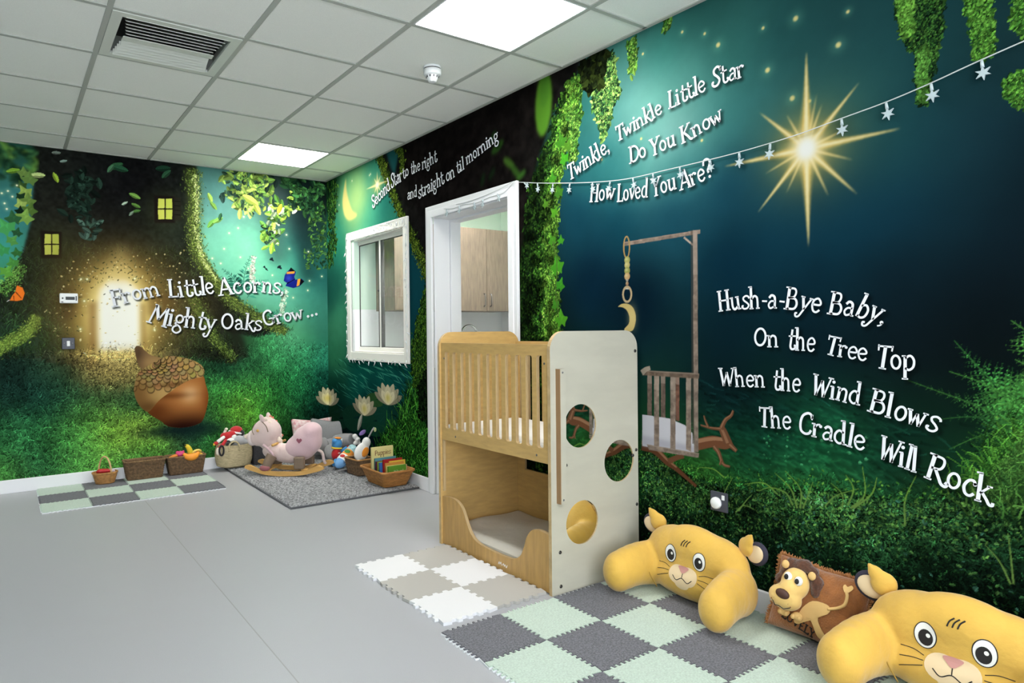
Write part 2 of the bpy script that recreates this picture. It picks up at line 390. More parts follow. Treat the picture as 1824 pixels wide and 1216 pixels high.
class Mural:
    def __init__(s, u0, u1, z1, res, to_wall, seed):
        s.u0, s.u1, s.z0, s.res, s.tw = u0, u1, 0.0, res, to_wall
        s.nu = int(round((u1 - u0) / res)) + 1; s.nz = int(round(z1 / res)) + 1
        s.a = np.zeros((s.nz, s.nu, 3), np.float32)
        s.U, s.Z = np.meshgrid(u0 + np.arange(s.nu) * res, np.arange(s.nz) * res)
        s.r = np.random.RandomState(seed)
    def ix(s, u, z): return (np.asarray(u) - s.u0) / s.res, (np.asarray(z) - s.z0) / s.res
    def pts(s, P): return [s.tw(x, y) for x, y in P]
    def controls(s, C, k=7):
        """background colour interpolated between control points (picture x, y, rgb)"""
        st = 8
        Ul, Zl = s.U[::st, ::st], s.Z[::st, ::st]
        W_ = np.zeros(Ul.shape); A = np.zeros(Ul.shape + (3,))
        for x, y, c in C:
            u, z = s.tw(x, y)
            d2 = (Ul - u) ** 2 + (Zl - z) ** 2 + 0.0009
            w_ = d2 ** -1.9
            W_ += w_; A += w_[..., None] * np.array(c, float) / 255
        A /= W_[..., None]
        A = blur(A, 3, 2)
        fi = np.clip(np.arange(s.nz) / st, 0, A.shape[0] - 1.001); fj = np.clip(np.arange(s.nu) / st, 0, A.shape[1] - 1.001)
        i0 = fi.astype(int); j0 = fj.astype(int); ti = (fi - i0)[:, None, None]; tj = (fj - j0)[None, :, None]
        g = lambda i, j: A[np.clip(i, 0, A.shape[0] - 1)][:, np.clip(j, 0, A.shape[1] - 1)]
        s.a[:] = (g(i0, j0) * (1 - ti) + g(i0 + 1, j0) * ti) * (1 - tj) + (g(i0, j0 + 1) * (1 - ti) + g(i0 + 1, j0 + 1) * ti) * tj
    def noise(s, sz, oct_=4):
        out = np.zeros((s.nz, s.nu)); amp = 1; tot = 0
        for o in range(oct_):
            c = max(1.0, sz / s.res / 2 ** o)
            h, w_ = int(s.nz / c) + 3, int(s.nu / c) + 3
            L_ = s.r.rand(h, w_)
            fi = np.arange(s.nz) / c; fj = np.arange(s.nu) / c
            i0 = fi.astype(int); j0 = fj.astype(int)
            ti = fi - i0; ti = (ti * ti * (3 - 2 * ti))[:, None]; tj = fj - j0; tj = (tj * tj * (3 - 2 * tj))[None, :]
            v = (L_[i0][:, j0] * (1 - ti) + L_[i0 + 1][:, j0] * ti) * (1 - tj) + (L_[i0][:, j0 + 1] * (1 - ti) + L_[i0 + 1][:, j0 + 1] * ti) * tj
            out += v * amp; tot += amp; amp *= 0.55
        return out / tot
    def mix(s, m, c):
        m = np.clip(m, 0, 1)[..., None]
        s.a[:] = s.a * (1 - m) + m * np.array(c, np.float32) / 255
    def glow(s, x, y, ru, rz, c, amp=1.0, p=1.0, add=False):
        u, z = s.tw(x, y)
        m = amp * np.exp(-((((s.U - u) / ru) ** 2 + ((s.Z - z) / rz) ** 2) ** p))
        if add: s.a[:] = np.clip(s.a + m[..., None] * np.array(c) / 255, 0, 1)
        else: s.mix(m, c)
    def mask(s, P, soft=0, wall=False):
        """polygon mask; P in picture points (or wall metres when wall=True)"""
        Q = P if wall else s.pts(P)
        q = np.array(Q, float); qu, qz = s.ix(q[:, 0], q[:, 1])
        i0, i1 = max(0, int(qz.min()) - 2), min(s.nz, int(qz.max()) + 3); j0, j1 = max(0, int(qu.min()) - 2), min(s.nu, int(qu.max()) + 3)
        m = np.zeros((s.nz, s.nu), np.float32)
        if i1 <= i0 or j1 <= j0: return m
        acc = np.zeros((i1 - i0, j1 - j0), np.float32)
        for oy in (-.25, .25):
            for ox in (-.25, .25):
                X = np.arange(j0, j1)[None, :] + ox; Y = np.arange(i0, i1)[:, None] + oy
                ins = np.zeros((i1 - i0, j1 - j0), bool); n = len(q)
                for k in range(n):
                    xa, ya, xb, yb = qu[k], qz[k], qu[(k + 1) % n], qz[(k + 1) % n]
                    if ya == yb: continue
                    ins ^= ((ya > Y) != (yb > Y)) & (X < (xb - xa) * (Y - ya) / (yb - ya) + xa)
                acc += ins
        m[i0:i1, j0:j1] = acc / 4
        if soft: m = blur(m, max(1, int(soft / s.res)), 2)
        return m
    def poly(s, P, c, soft=0, amp=1.0, wall=False):
        Q = np.array(P if wall else s.pts(P), float); pd = int(3 * soft / s.res) + 4
        qu, qz = s.ix(Q[:, 0], Q[:, 1])
        i0, i1 = max(0, int(qz.min()) - pd), min(s.nz, int(qz.max()) + pd + 1); j0, j1 = max(0, int(qu.min()) - pd), min(s.nu, int(qu.max()) + pd + 1)
        if i1 <= i0 or j1 <= j0: return
        full = (s.nz, s.nu, s.u0, s.z0)
        s.nz, s.nu, s.u0, s.z0 = i1 - i0, j1 - j0, s.u0 + j0 * s.res, s.z0 + i0 * s.res
        m = s.mask(Q, soft, True)
        s.nz, s.nu, s.u0, s.z0 = full
        m = np.clip(m * amp, 0, 1)[..., None]
        s.a[i0:i1, j0:j1] = s.a[i0:i1, j0:j1] * (1 - m) + m * np.array(c, np.float32) / 255
    def line(s, P, w0, w1, c, amp=1.0, smooth=True, soft=0):
        """tapered stroke through picture points, widths in metres"""
        Q = s.pts(P)
        if smooth and len(Q) > 2: Q = [tuple(v) for v in catmull(Q, 6)]
        n = len(Q); L1, R1 = [], []
        for i in range(n):
            a, b = Q[max(i - 1, 0)], Q[min(i + 1, n - 1)]
            tx, ty = b[0] - a[0], b[1] - a[1]; l = math.hypot(tx, ty) or 1
            w_ = (w0 + (w1 - w0) * i / (n - 1)) / 2
            L1.append((Q[i][0] - ty / l * w_, Q[i][1] + tx / l * w_)); R1.append((Q[i][0] + ty / l * w_, Q[i][1] - tx / l * w_))
        s.poly(L1 + R1[::-1], c, soft, amp, True)
    def put(s, u, z, col, al=None):
        j, i = s.ix(u, z); j = np.rint(j).astype(int); i = np.rint(i).astype(int)
        ok = (i >= 0) & (i < s.nz) & (j >= 0) & (j < s.nu)
        i, j, col = i[ok], j[ok], col[ok]
        if al is None: s.a[i, j] = np.clip(col, 0, 1)
        else:
            al = al[ok][:, None]; s.a[i, j] = np.clip(s.a[i, j] * (1 - al) + col * al, 0, 1)
    def sample_mask(s, m, n):
        """n random wall points inside a mask"""
        f = m.ravel().astype(np.float64); f = np.cumsum(f); 
        k = np.searchsorted(f, s.r.rand(n) * f[-1])
        return s.u0 + (k % s.nu) * s.res + (s.r.rand(n) - .5) * s.res, (k // s.nu) * s.res + (s.r.rand(n) - .5) * s.res
    def at(s, u, z):
        j, i = s.ix(u, z)
        return s.a[np.clip(np.rint(i).astype(int), 0, s.nz - 1), np.clip(np.rint(j).astype(int), 0, s.nu - 1)]
    def blades(s, m, n, ln, ang, gain, wid=0.004, curve=0.6, cols=None, sat=None):
        """grass-like strokes; colour = what lies there times a random gain (or picked from cols)"""
        if m.sum() < 1: return
        u, z = s.sample_mask(m, n)
        c = s.at(u, z).copy() if cols is None else np.array(cols, float)[s.r.randint(0, len(cols), n)] / 255
        c = c * (gain[0] + (gain[1] - gain[0]) * s.r.rand(n) ** 1.6)[:, None]
        if sat is not None: c = c * np.array(sat)
        a = np.radians(ang[0] + (ang[1] - ang[0]) * s.r.rand(n)); L_ = ln[0] + (ln[1] - ln[0]) * s.r.rand(n); cv = (s.r.rand(n) - .5) * 2 * curve
        M_ = max(3, int(ln[1] / s.res * 1.3))
        for k in range(M_):
            t = k / (M_ - 1)
            aa = a + cv * t
            uu = u + np.cos(aa) * L_ * t; zz = z + np.sin(aa) * L_ * t
            ww = wid * (1 - 0.7 * t)
            for o in np.arange(-ww / 2, ww / 2 + 1e-6, s.res * .9):
                s.put(uu - np.sin(aa) * o, zz + np.cos(aa) * o, c * (0.8 + 0.35 * t))
    def leaves(s, u, z, size, ang, cols, jit=0.25, asp=0.45, vein=True, al=1.0):
        n = len(u); size = np.broadcast_to(size, (n,)); ang = np.broadcast_to(ang, (n,))
        c = np.array(cols, float)[s.r.randint(0, len(cols), n)] / 255 * (1 + (s.r.rand(n, 1) - .5) * 2 * jit)
        mx = float(size.max()); st = s.res * 0.7
        for lx in np.arange(-mx / 2, mx / 2 + 1e-6, st):
            for ly in np.arange(-mx * asp / 2, mx * asp / 2 + 1e-6, st):
                e = (2 * np.abs(lx) / size) ** 1.6 + (2 * np.abs(ly) / (size * asp)) ** 1.6
                ok = e <= 1
                if not ok.any(): continue
                ca, sa = np.cos(ang[ok]), np.sin(ang[ok])
                sh = 1.15 if ly > 0 else 0.82
                if vein and abs(ly) < st * .8 and mx > 0.03: sh = 1.3
                s.put(u[ok] + lx * ca - ly * sa, z[ok] + lx * sa + ly * ca, c[ok] * sh, None if al >= 1 else np.full(ok.sum(), al))
    def foliage(s, m, n, size, cols, jit=0.35, asp=0.5, ang=(0, 360), al=1.0):
        u, z = s.sample_mask(m, n)
        s.leaves(u, z, size[0] + (size[1] - size[0]) * s.r.rand(n), np.radians(ang[0] + (ang[1] - ang[0]) * s.r.rand(n)), cols, jit, asp, al=al)
    def ivy(s, x, y, size, c, rot=0):
        """star-shaped five-lobed leaf"""
        u, z = s.tw(x, y); P = []
        for k, r_ in enumerate((1.1, .55, .85, .50, .62, .22, .62, .50, .85, .55)):
            a = rot + PI / 2 + 2 * PI * k / 10
            P.append((u + size * r_ * math.cos(a), z + size * r_ * math.sin(a)))
        s.poly([tuple(v) for v in catmull(P, 3, True)], c, wall=True)
        s.poly(P[:3] + P[9:] + [(u, z)], [min(255, v * 1.2) for v in c], wall=True, amp=.5)
    def sparks(s, L_, c=(255, 250, 210), halo=(200, 220, 170)):
        for x, y, r_ in L_:
            s.glow(x, y, r_ * 2.6, r_ * 2.6, halo, .35); s.glow(x, y, r_, r_, c, 1.0, 2)
    def fern(s, P, n, ln, c, droop=-0.5, w_=0.006, tip=0.2, fine=False):
        """frond along picture points with leaflets both sides"""
        Q = [np.array(v) for v in catmull(s.pts(P), 10)]
        s.line(P, w_, w_ * .4, [v * .8 for v in c])
        m_ = len(Q)
        for k in range(n):
            t = (k + .5) / n; i = min(int(t * (m_ - 1)), m_ - 2)
            p = Q[i]; d = Q[i + 1] - Q[i]; a = math.atan2(d[1], d[0])
            l = ln * (1 - (1 - tip) * t) * (0.75 + .5 * math.sin(PI * min(1, t * 1.3 + .15)))
            for sd in (-1, 1):
                b = a + sd * 0.95
                q = p + np.array([math.cos(b), math.sin(b)]) * l + np.array([0, droop * l * .4])
                mid = (p + q) / 2 + np.array([0, .08 * l])
                nrm = np.array([-math.sin(b), math.cos(b)]) * l * .13
                sh = 0.7 + .6 * s.r.rand()
                if not fine:
                    s.poly([tuple(p), tuple(mid + nrm), tuple(q), tuple(mid - nrm)], [min(255, v * sh) for v in c], wall=True); continue
                s.poly([tuple(p), tuple(mid + nrm * .18), tuple(q), tuple(mid - nrm * .18)], [min(255, v * .7) for v in c], wall=True)
                e = q - p; ll = np.linalg.norm(e); e = e / ll; f_ = np.array([-e[1], e[0]])
                for t2 in np.linspace(.08, .95, max(4, int(ll / .014))):
                    w2 = ll * .17 * (1.1 - t2)
                    for s2 in (-1, 1):
                        g0 = p + e * ll * t2; g1 = g0 + f_ * s2 * w2 + e * w2 * .9; gm_ = (g0 + g1) / 2; gn = np.array([-(g1 - g0)[1], (g1 - g0)[0]]) * .24
                        sh2 = sh * (.75 + .5 * s.r.rand())
                        s.poly([tuple(g0), tuple(gm_ + gn), tuple(g1), tuple(gm_ - gn)], [min(255, v * sh2) for v in c], wall=True)
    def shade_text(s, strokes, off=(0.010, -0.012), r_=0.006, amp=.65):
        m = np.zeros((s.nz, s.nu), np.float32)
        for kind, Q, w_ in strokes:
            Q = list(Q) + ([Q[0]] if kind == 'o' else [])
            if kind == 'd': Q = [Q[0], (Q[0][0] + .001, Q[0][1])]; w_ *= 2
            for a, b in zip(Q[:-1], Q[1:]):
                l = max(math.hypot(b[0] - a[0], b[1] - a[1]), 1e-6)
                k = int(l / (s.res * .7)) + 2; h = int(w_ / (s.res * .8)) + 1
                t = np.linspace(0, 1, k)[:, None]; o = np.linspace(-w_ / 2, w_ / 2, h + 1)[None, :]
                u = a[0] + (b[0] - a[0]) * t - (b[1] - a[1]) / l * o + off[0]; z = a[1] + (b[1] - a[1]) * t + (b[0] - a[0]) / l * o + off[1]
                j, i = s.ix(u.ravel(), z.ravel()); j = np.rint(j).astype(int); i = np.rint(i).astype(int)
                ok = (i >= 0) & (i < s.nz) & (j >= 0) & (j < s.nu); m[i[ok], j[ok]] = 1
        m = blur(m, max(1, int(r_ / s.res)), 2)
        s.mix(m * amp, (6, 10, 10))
MURAL_RES = 0.0027

FAR_QUOTE = []
for t_, x0, y0, x1, y1, cap, sag, tilt in (
        ('From', 200, 549, 288, 527, .135, .02, (-14, 6)), ('Little', 300, 529, 383, 521, .150, -.01, (6, -4)),
        ('Acorns,', 392, 526, 506, 523, .150, .02, (4, -8)), ('Mighty', 262, 577, 384, 590, .160, .01, (-14, 4)),
        ('Oaks', 392, 585, 466, 588, .138, 0, (4, -4)), ('Grow', 470, 580, 542, 567, .132, 0, (6, 2)), ('...', 546, 566, 568, 560, .16, 0, (0, 0))):
    FAR_QUOTE += word(t_, on_far(x0, y0), on_far(x1, y1), cap, sag, tilt)
def _rw(L_):
    out = []
    for t_, x0, y0, x1, y1, hx, hy, sag, tilt in L_:
        a, b = on_right(x0, y0), on_right(hx, hy)
        out += word(t_, a, on_right(x1, y1), (b[1] - a[1]) * 1.0, sag, tilt)
    return out
STAR_QUOTE = _rw((('Second', 664, 371, 696, 336, 663, 350, 0, (0, 0)), ('Star', 697, 335, 717, 321, 697, 311, 0, (-4, 4)), ('to', 718, 320, 729, 310, 718, 300, 0, (0, 0)),
    ('the', 732, 311, 749, 302, 732, 291, 0, (0, 0)), ('right', 752, 302, 779, 287, 752, 281, 0, (0, 0)),
    ('and', 726, 356, 743, 349, 726, 337, 0, (0, 0)), ('straight', 746, 354, 792, 326, 746, 331, 0, (0, 0)), ('on', 795, 324, 811, 314, 795, 301, 0, (0, 0)),
    ('til', 814, 310, 828, 300, 814, 288, 0, (0, 0)), ('morning', 831, 294, 889, 248, 831, 272, .0, (0, 4))))
TWINKLE_QUOTE = _rw((('Twinkle,', 1014, 322, 1087, 268, 1014, 294, .0, (-6, 4)), ('Twinkle', 1099, 253, 1181, 200, 1099, 226, 0, (-4, 4)), ('Little', 1191, 195, 1259, 160, 1191, 164, 0, (-2, 2)), ('Star', 1268, 156, 1327, 135, 1268, 123, 0, (0, 4)),
    ('Do', 1122, 292, 1153, 277, 1122, 263, 0, (-4, 4)), ('You', 1160, 279, 1205, 257, 1160, 249, 0, (0, 2)), ('Know', 1214, 257, 1290, 213, 1214, 227, 0, (-2, 4)),
    ('How', 1050, 360, 1094, 354, 1050, 330, 0, (0, -4)), ('Loved', 1099, 360, 1154, 350, 1099, 329, 0, (0, 0)), ('You', 1162, 351, 1206, 335, 1162, 319, 0, (0, 3)), ('Are?', 1213, 339, 1273, 313, 1213, 305, 0, (-2, 6))))
HUSH_QUOTE = _rw((('Hush-a-Bye', 1280, 554, 1461, 557, 1280, 519, .015, (6, -10)), ('Baby,', 1474, 560, 1574, 578, 1474, 521, .01, (-4, -14)),
    ('On', 1341, 615, 1388, 618, 1341, 583, 0, (0, 0)), ('the', 1402, 621, 1452, 626, 1402, 584, 0, (0, 0)), ('Tree', 1469, 630, 1545, 643, 1469, 597, 0, (-4, 0)), ('Top', 1559, 655, 1632, 660, 1559, 615, 0, (-6, 6)),
    ('When', 1282, 687, 1364, 689, 1282, 656, 0, (4, -4)), ('the', 1376, 693, 1426, 698, 1376, 657, 0, (0, -4)), ('Wind', 1444, 702, 1532, 721, 1444, 666, 0, (0, -4)), ('Blows', 1546, 731, 1668, 770, 1546, 690, 0, (4, -6)),
    ('The', 1352, 759, 1410, 764, 1352, 725, 0, (0, -2)), ('Cradle', 1420, 768, 1542, 803, 1420, 731, 0, (0, 4)), ('Will', 1563, 814, 1634, 842, 1563, 773, 0, (4, 8)), ('Rock', 1646, 848, 1766, 900, 1646, 803, 0, (4, 8))))

def paint_far():
    c = Mural(-3.4, 0.0, ROOM_H, 0.0035, on_far, 3)
    c.controls([(-100, 300, (30, 60, 50)), (-100, 450, (40, 100, 80)), (-100, 600, (40, 80, 50)), (-100, 800, (40, 90, 55)),
        (10, 290, (42, 85, 70)), (30, 340, (62, 128, 125)), (10, 380, (55, 120, 122)), (10, 450, (60, 155, 140)), (10, 500, (60, 130, 90)),
        (370, 330, (80, 128, 122)), (400, 370, (98, 150, 142)), (400, 430, (115, 188, 160)), (440, 440, (132, 208, 170)), (440, 350, (90, 138, 122)), (470, 310, (40, 52, 48)), (488, 360, (66, 82, 82)), (482, 415, (85, 150, 130)),
        (530, 325, (22, 36, 34)), (540, 390, (28, 44, 46)), (528, 430, (35, 75, 75)), (570, 335, (14, 24, 20)), (575, 430, (34, 72, 58)), (500, 465, (92, 190, 155)), (450, 480, (128, 208, 172)), (545, 475, (45, 115, 105)), (577, 495, (32, 92, 88)),
        (500, 525, (105, 188, 158)), (400, 490, (110, 190, 160)), (560, 535, (65, 142, 122)), (578, 580, (58, 128, 108)), (520, 598, (92, 168, 124)), (478, 615, (58, 138, 80)), (540, 635, (58, 146, 94)), (577, 635, (42, 120, 95)), (577, 685, (18, 76, 62)),
        (440, 640, (42, 95, 58)), (540, 695, (32, 102, 60)), (577, 740, (10, 40, 34)), (400, 600, (40, 55, 35)),
        (20, 640, (24, 44, 38)), (100, 650, (30, 58, 44)), (20, 700, (28, 55, 48)), (80, 720, (24, 58, 48)), (200, 640, (140, 125, 75)), (215, 665, (90, 92, 55)), (200, 700, (48, 72, 45)), (130, 690, (36, 70, 48)), (240, 720, (34, 74, 46)),
        (60, 770, (48, 112, 64)), (20, 795, (44, 100, 58)), (20, 845, (82, 145, 66)), (60, 830, (36, 84, 58)), (110, 800, (66, 134, 66)), (150, 765, (86, 152, 68)), (200, 775, (128, 180, 64)), (245, 772, (170, 208, 78)), (275, 785, (112, 168, 60)), (150, 825, (92, 160, 74)), (250, 820, (72, 138, 66)),
        (330, 770, (26, 48, 50)), (385, 790, (52, 120, 54)), (430, 738, (110, 172, 56)), (400, 700, (60, 135, 58)), (470, 720, (64, 140, 54)), (505, 690, (42, 122, 64)), (400, 660, (26, 62, 45)), (430, 620, (36, 64, 40)), (500, 780, (30, 70, 30)), (580, 800, (10, 24, 20))])
    n1, n2 = c.noise(.25, 5), c.noise(.05, 4)
    # mist in the wood, dark far trunks
    c.poly([(452, 295), (492, 295), (500, 380), (512, 470), (478, 470), (470, 400), (455, 350)], (48, 66, 66), .05, .55)
    c.poly([(515, 305), (560, 310), (565, 400), (560, 500), (535, 500), (528, 420)], (20, 34, 36), .05, .5)
    c.a *= (1 + .10 * (n2 - .5))[..., None]
    # ferns by the trunk
    for P, n, l, col in (([(432, 520), (436, 485), (446, 455)], 12, .10, (46, 112, 96)), ([(425, 520), (415, 495), (395, 478)], 12, .09, (40, 100, 84)), ([(440, 530), (460, 505), (478, 498)], 10, .08, (60, 140, 116)),
            ([(480, 590), (490, 560), (510, 545)], 12, .09, (44, 118, 98)), ([(470, 590), (462, 560), (448, 545)], 10, .08, (52, 128, 104)), ([(500, 580), (512, 560), (532, 545)], 10, .06, (90, 170, 140)), ([(430, 540), (410, 530), (398, 520)], 9, .08, (30, 80, 64))):
        c.fern(P, n, l, col)
    m = c.mask([(444, 500), (450, 455), (455, 458), (450, 505)], .01); c.foliage(m, 160, (.012, .03), [(190, 205, 180), (210, 200, 185), (150, 190, 160)], al=.8)
    m = c.mask([(498, 545), (508, 515), (512, 517), (502, 570)], .01); c.foliage(m, 120, (.012, .03), [(190, 210, 180), (170, 205, 175)], al=.7)
    # the great trunk
    trunk = [(58, 250), (60, 330), (55, 395), (42, 445), (20, 490), (-30, 540), (-80, 560), (-80, 640), (60, 640), (160, 660), (260, 650), (340, 640), (420, 650), (425, 625), (400, 590), (455, 600), (520, 588), (480, 570), (430, 540), (400, 510), (378, 480), (362, 455), (352, 420), (352, 350), (348, 250)]
    tm = c.mask(trunk, .008)
    c.mix(tm, (30, 34, 30))
    for x, y, ru, rz, col, a in ((230, 330, .45, .45, (20, 20, 22), .9), (110, 350, .2, .35, (36, 36, 30), .7), (130, 320, .2, .2, (24, 26, 24), .8), (300, 430, .3, .3, (26, 34, 28), .7), (60, 520, .25, .2, (26, 38, 32), .7), (110, 490, .25, .2, (24, 32, 26), .6), (370, 550, .2, .2, (46, 42, 30), .7), (60, 600, .35, .2, (28, 52, 38), .8), (330, 610, .35, .12, (36, 44, 30), .7)):
        g = np.exp(-(((c.U - c.tw(x, y)[0]) / ru) ** 2 + ((c.Z - c.tw(x, y)[1]) / rz) ** 2)) * a * tm
        c.mix(g, col)
    bark = c.noise(.02, 3); bark = (blur(bark, 1) - .5)
    c.a *= (1 + tm * (bark * .9 + (n1 - .5) * .7))[..., None]
    c.blades(tm * (c.Z < on_far(0, 430)[1]), 5200, (.02, .06), (60, 120), (.7, 1.9), .004, .8, sat=(1, 1.12, .85))
    # moss on the right edge of the trunk and on its roots
    def moss(P, w0, w1, n, cols, al=1):
        Q = [np.array(v) for v in catmull(c.pts(P), 8)]
        k = c.r.rand(n) * (len(Q) - 1); i = k.astype(int); t = (k - i)[:, None]
        A = np.array(Q); i = np.minimum(i, len(Q) - 2)
        p = A[i] * (1 - t) + A[i + 1] * t
        ww = (w0 + (w1 - w0) * k / len(Q))
        d = A[i + 1] - A[i]; d /= np.linalg.norm(d, axis=1)[:, None] + 1e-9
        o = c.r.randn(n) * ww * .5
        u, z = p[:, 0] - d[:, 1] * o, p[:, 1] + d[:, 0] * o
        c.leaves(u, z, .008 + .014 * c.r.rand(n), np.arctan2(d[:, 1], d[:, 0]) + c.r.randn(n) * .6, cols, .35, .4, al=al)
    edge = [(342, 300), (346, 350), (346, 410), (352, 448), (368, 480), (392, 515), (425, 545), (470, 572), (510, 592)]
    c.line(edge, .11, .06, (84, 98, 48), .8, soft=.025)
    moss(edge, .075, .055, 2600, [(92, 110, 50), (116, 132, 62), (64, 82, 36), (46, 62, 30)], .75)
    moss([(347, 310), (350, 360), (350, 420), (362, 462), (385, 500)], .03, .02, 420, [(160, 174, 104), (140, 156, 88), (180, 190, 130)], .8)
    root = [(335, 515), (352, 550), (372, 585), (395, 620), (418, 640)]
    c.line(root, .10, .06, (62, 80, 40), .7, soft=.025); moss(root, .07, .04, 1100, [(88, 108, 48), (70, 92, 40), (108, 128, 58), (44, 60, 30)], .7)
    c.line([(372, 520), (395, 560), (420, 600), (432, 640)], .06, .12, (30, 30, 24), .75, soft=.02)
    lroot = [(-70, 645), (-20, 628), (20, 608), (52, 590), (66, 562)]
    c.line(lroot, .10, .05, (120, 150, 60), .75, soft=.02); moss(lroot, .07, .04, 1100, [(104, 132, 56), (82, 112, 46), (124, 150, 66)], .75)
    moss([(0, 520), (22, 495), (36, 470)], .07, .05, 420, [(80, 130, 56), (104, 150, 70), (44, 80, 38)], .8)
    # windows in the tree
    for x, y in ((92, 435), (294, 372)):
        c.glow(x, y, .15, .15, (50, 56, 32), .6)
        c.poly([(x - 20, y - 25), (x + 18, y - 22), (x + 18, y + 25), (x - 19, y + 25)], (26, 22, 20), .004)
        for sx in (-1, 1):
            for sz in (-1, 1):
                c.poly([(x + sx * 1.2, y + sz * 1.2), (x + sx * 13, y + sz * 1.0), (x + sx * 12.2, y + sz * 18.5), (x + sx * 1, y + sz * 18)], (202, 206, 92) if sx < 0 else (190, 200, 84))
    c.poly([(309, 350), (322, 353), (322, 392), (309, 393)], (36, 34, 28), .004, .8)
    for y in (358, 366, 374, 382): c.line([(310, y), (321, y + 1)], .006, .006, (16, 16, 14))
    # glowing doorway
    c.glow(212, 545, .55, .52, (108, 86, 46), .85, 1.3); c.glow(212, 560, .38, .45, (176, 142, 72), .8, 1.5)
    for k in range(22):
        a = PI * k / 21
        x, y = 212 + 92 * math.cos(a), 560 - 80 * math.sin(a)
        c.poly([(212 + 52 * math.cos(a - .06), 555 - 60 * math.sin(a - .06)), (x, y), (212 + 52 * math.cos(a + .05), 555 - 60 * math.sin(a + .05))], (70, 52, 30), .012, .35)
    ar = [(a, b) for a, b in ((340, 640), (60, 640))]
    c.glow(212, 560, .27, .40, (246, 214, 120), .9, 2); c.glow(212, 565, .2, .36, (255, 240, 180), .9, 2.2)
    c.poly([(176, 628), (176, 540), (180, 515), (195, 500), (225, 500), (243, 515), (248, 540), (248, 628)], (250, 248, 236), .022)
    c.poly([(158, 660), (158, 540), (172, 535), (172, 645)], (120, 80, 40), .02, .55); c.poly([(252, 640), (250, 540), (258, 540), (262, 650)], (140, 104, 50), .02, .6)
    c.poly([(190, 508), (206, 440), (224, 440), (238, 508)], (220, 190, 120), .05, .4)
    c.poly([(100, 520), (130, 512), (134, 560), (112, 575)], (64, 44, 28), .03, .45); c.poly([(268, 520), (310, 520), (300, 575), (262, 560)], (92, 66, 36), .03, .4)
    pm = c.mask([(170, 628), (252, 628), (275, 650), (262, 690), (150, 690), (130, 655)], .06)
    c.mix(pm * .6, (150, 134, 80)); c.glow(212, 632, .28, .05, (235, 205, 120), .8)
    c.blades(pm, 1500, (.01, .025), (-20, 200), (.55, 1.5), .005, 1)
    for k in range(5):   # dark arch of ivy round the door
        pass
    u, z = [], []
    for k in range(420):
        a = c.r.rand() * PI * 1.1 - .15; rr = 108 + c.r.randn() * 16
        p = on_far(212 + rr * math.cos(a), 585 - rr * 1.05 * math.sin(a)); u.append(p[0]); z.append(p[1])
    c.leaves(np.array(u), np.array(z), .010 + .010 * c.r.rand(420), c.r.rand(420) * 6, [(96, 92, 56), (70, 72, 42), (150, 140, 96), (80, 76, 46)], .4, .5, al=.6)
    # undergrowth and grass
    gm = (c.Z < on_far(0, 628)[1]) * (1 - .9 * pm) * (1 - np.exp(-(((c.U - on_far(212, 600)[0]) / .22) ** 2 + ((c.Z - on_far(212, 600)[1]) / .22) ** 2) ** 2))
    low = np.clip((c.Z < on_far(0, 690)[1]) * 1.0, 0, 1)
    c.blades(gm * (c.U < on_far(450, 600)[0]), 5200, (.02, .05), (40, 140), (.6, 1.5), .004, .9)
    c.blades(gm, 9000, (.02, .055), (35, 145), (.72, 1.30), .004, .9)
    c.blades(low * gm, 15000, (.02, .05), (20, 160), (.74, 1.36), .0045, .9)
    c.a *= (1 + gm * (c.noise(.18, 4) - .5) * .7)[..., None]
    hm = c.mask([(455, 600), (500, 590), (555, 625), (585, 660), (585, 800), (455, 720)], .05)
    c.blades(hm, 6000, (.012, .03), (50, 130), (.75, 1.35), .004, .6)
    # upper leaves
    c.foliage(c.mask([(-60, 255), (60, 262), (62, 300), (40, 330), (10, 310), (-60, 330)], .03), 110, (.05, .11), [(40, 78, 50), (60, 104, 62), (28, 56, 40), (90, 130, 60)], al=.7)
    c.a[:] = np.where((c.mask([(-80, 240), (70, 250), (70, 330), (-80, 345)], .03) > .5)[..., None], blur(c.a, 3, 1), c.a)
    c.foliage(c.mask([(385, 300), (488, 308), (484, 345), (455, 385), (430, 372), (402, 350)], .03), 150, (.05, .11), [(122, 150, 68), (52, 78, 60), (98, 134, 60), (34, 52, 46), (150, 174, 86)], al=.8)
    for P in (([(470, 362), (520, 350), (545, 335), (520, 385), (482, 402)]), [(466, 405), (492, 380), (505, 400), (490, 440), (470, 430)]):
        c.foliage(c.mask(P, .02), 46, (.05, .10), [(110, 152, 60), (146, 176, 72), (38, 60, 46), (168, 188, 150), (78, 122, 54)])
    c.foliage(c.mask([(500, 312), (580, 322), (575, 390), (548, 380), (515, 350)], .03), 110, (.05, .1), [(34, 66, 40), (52, 92, 52), (22, 44, 32), (60, 110, 58)], al=.8)
    c.foliage(c.mask([(552, 380), (584, 360), (584, 470), (540, 480), (550, 430)], .03), 170, (.02, .05), [(50, 84, 44), (34, 66, 40), (80, 120, 50)], al=.7)
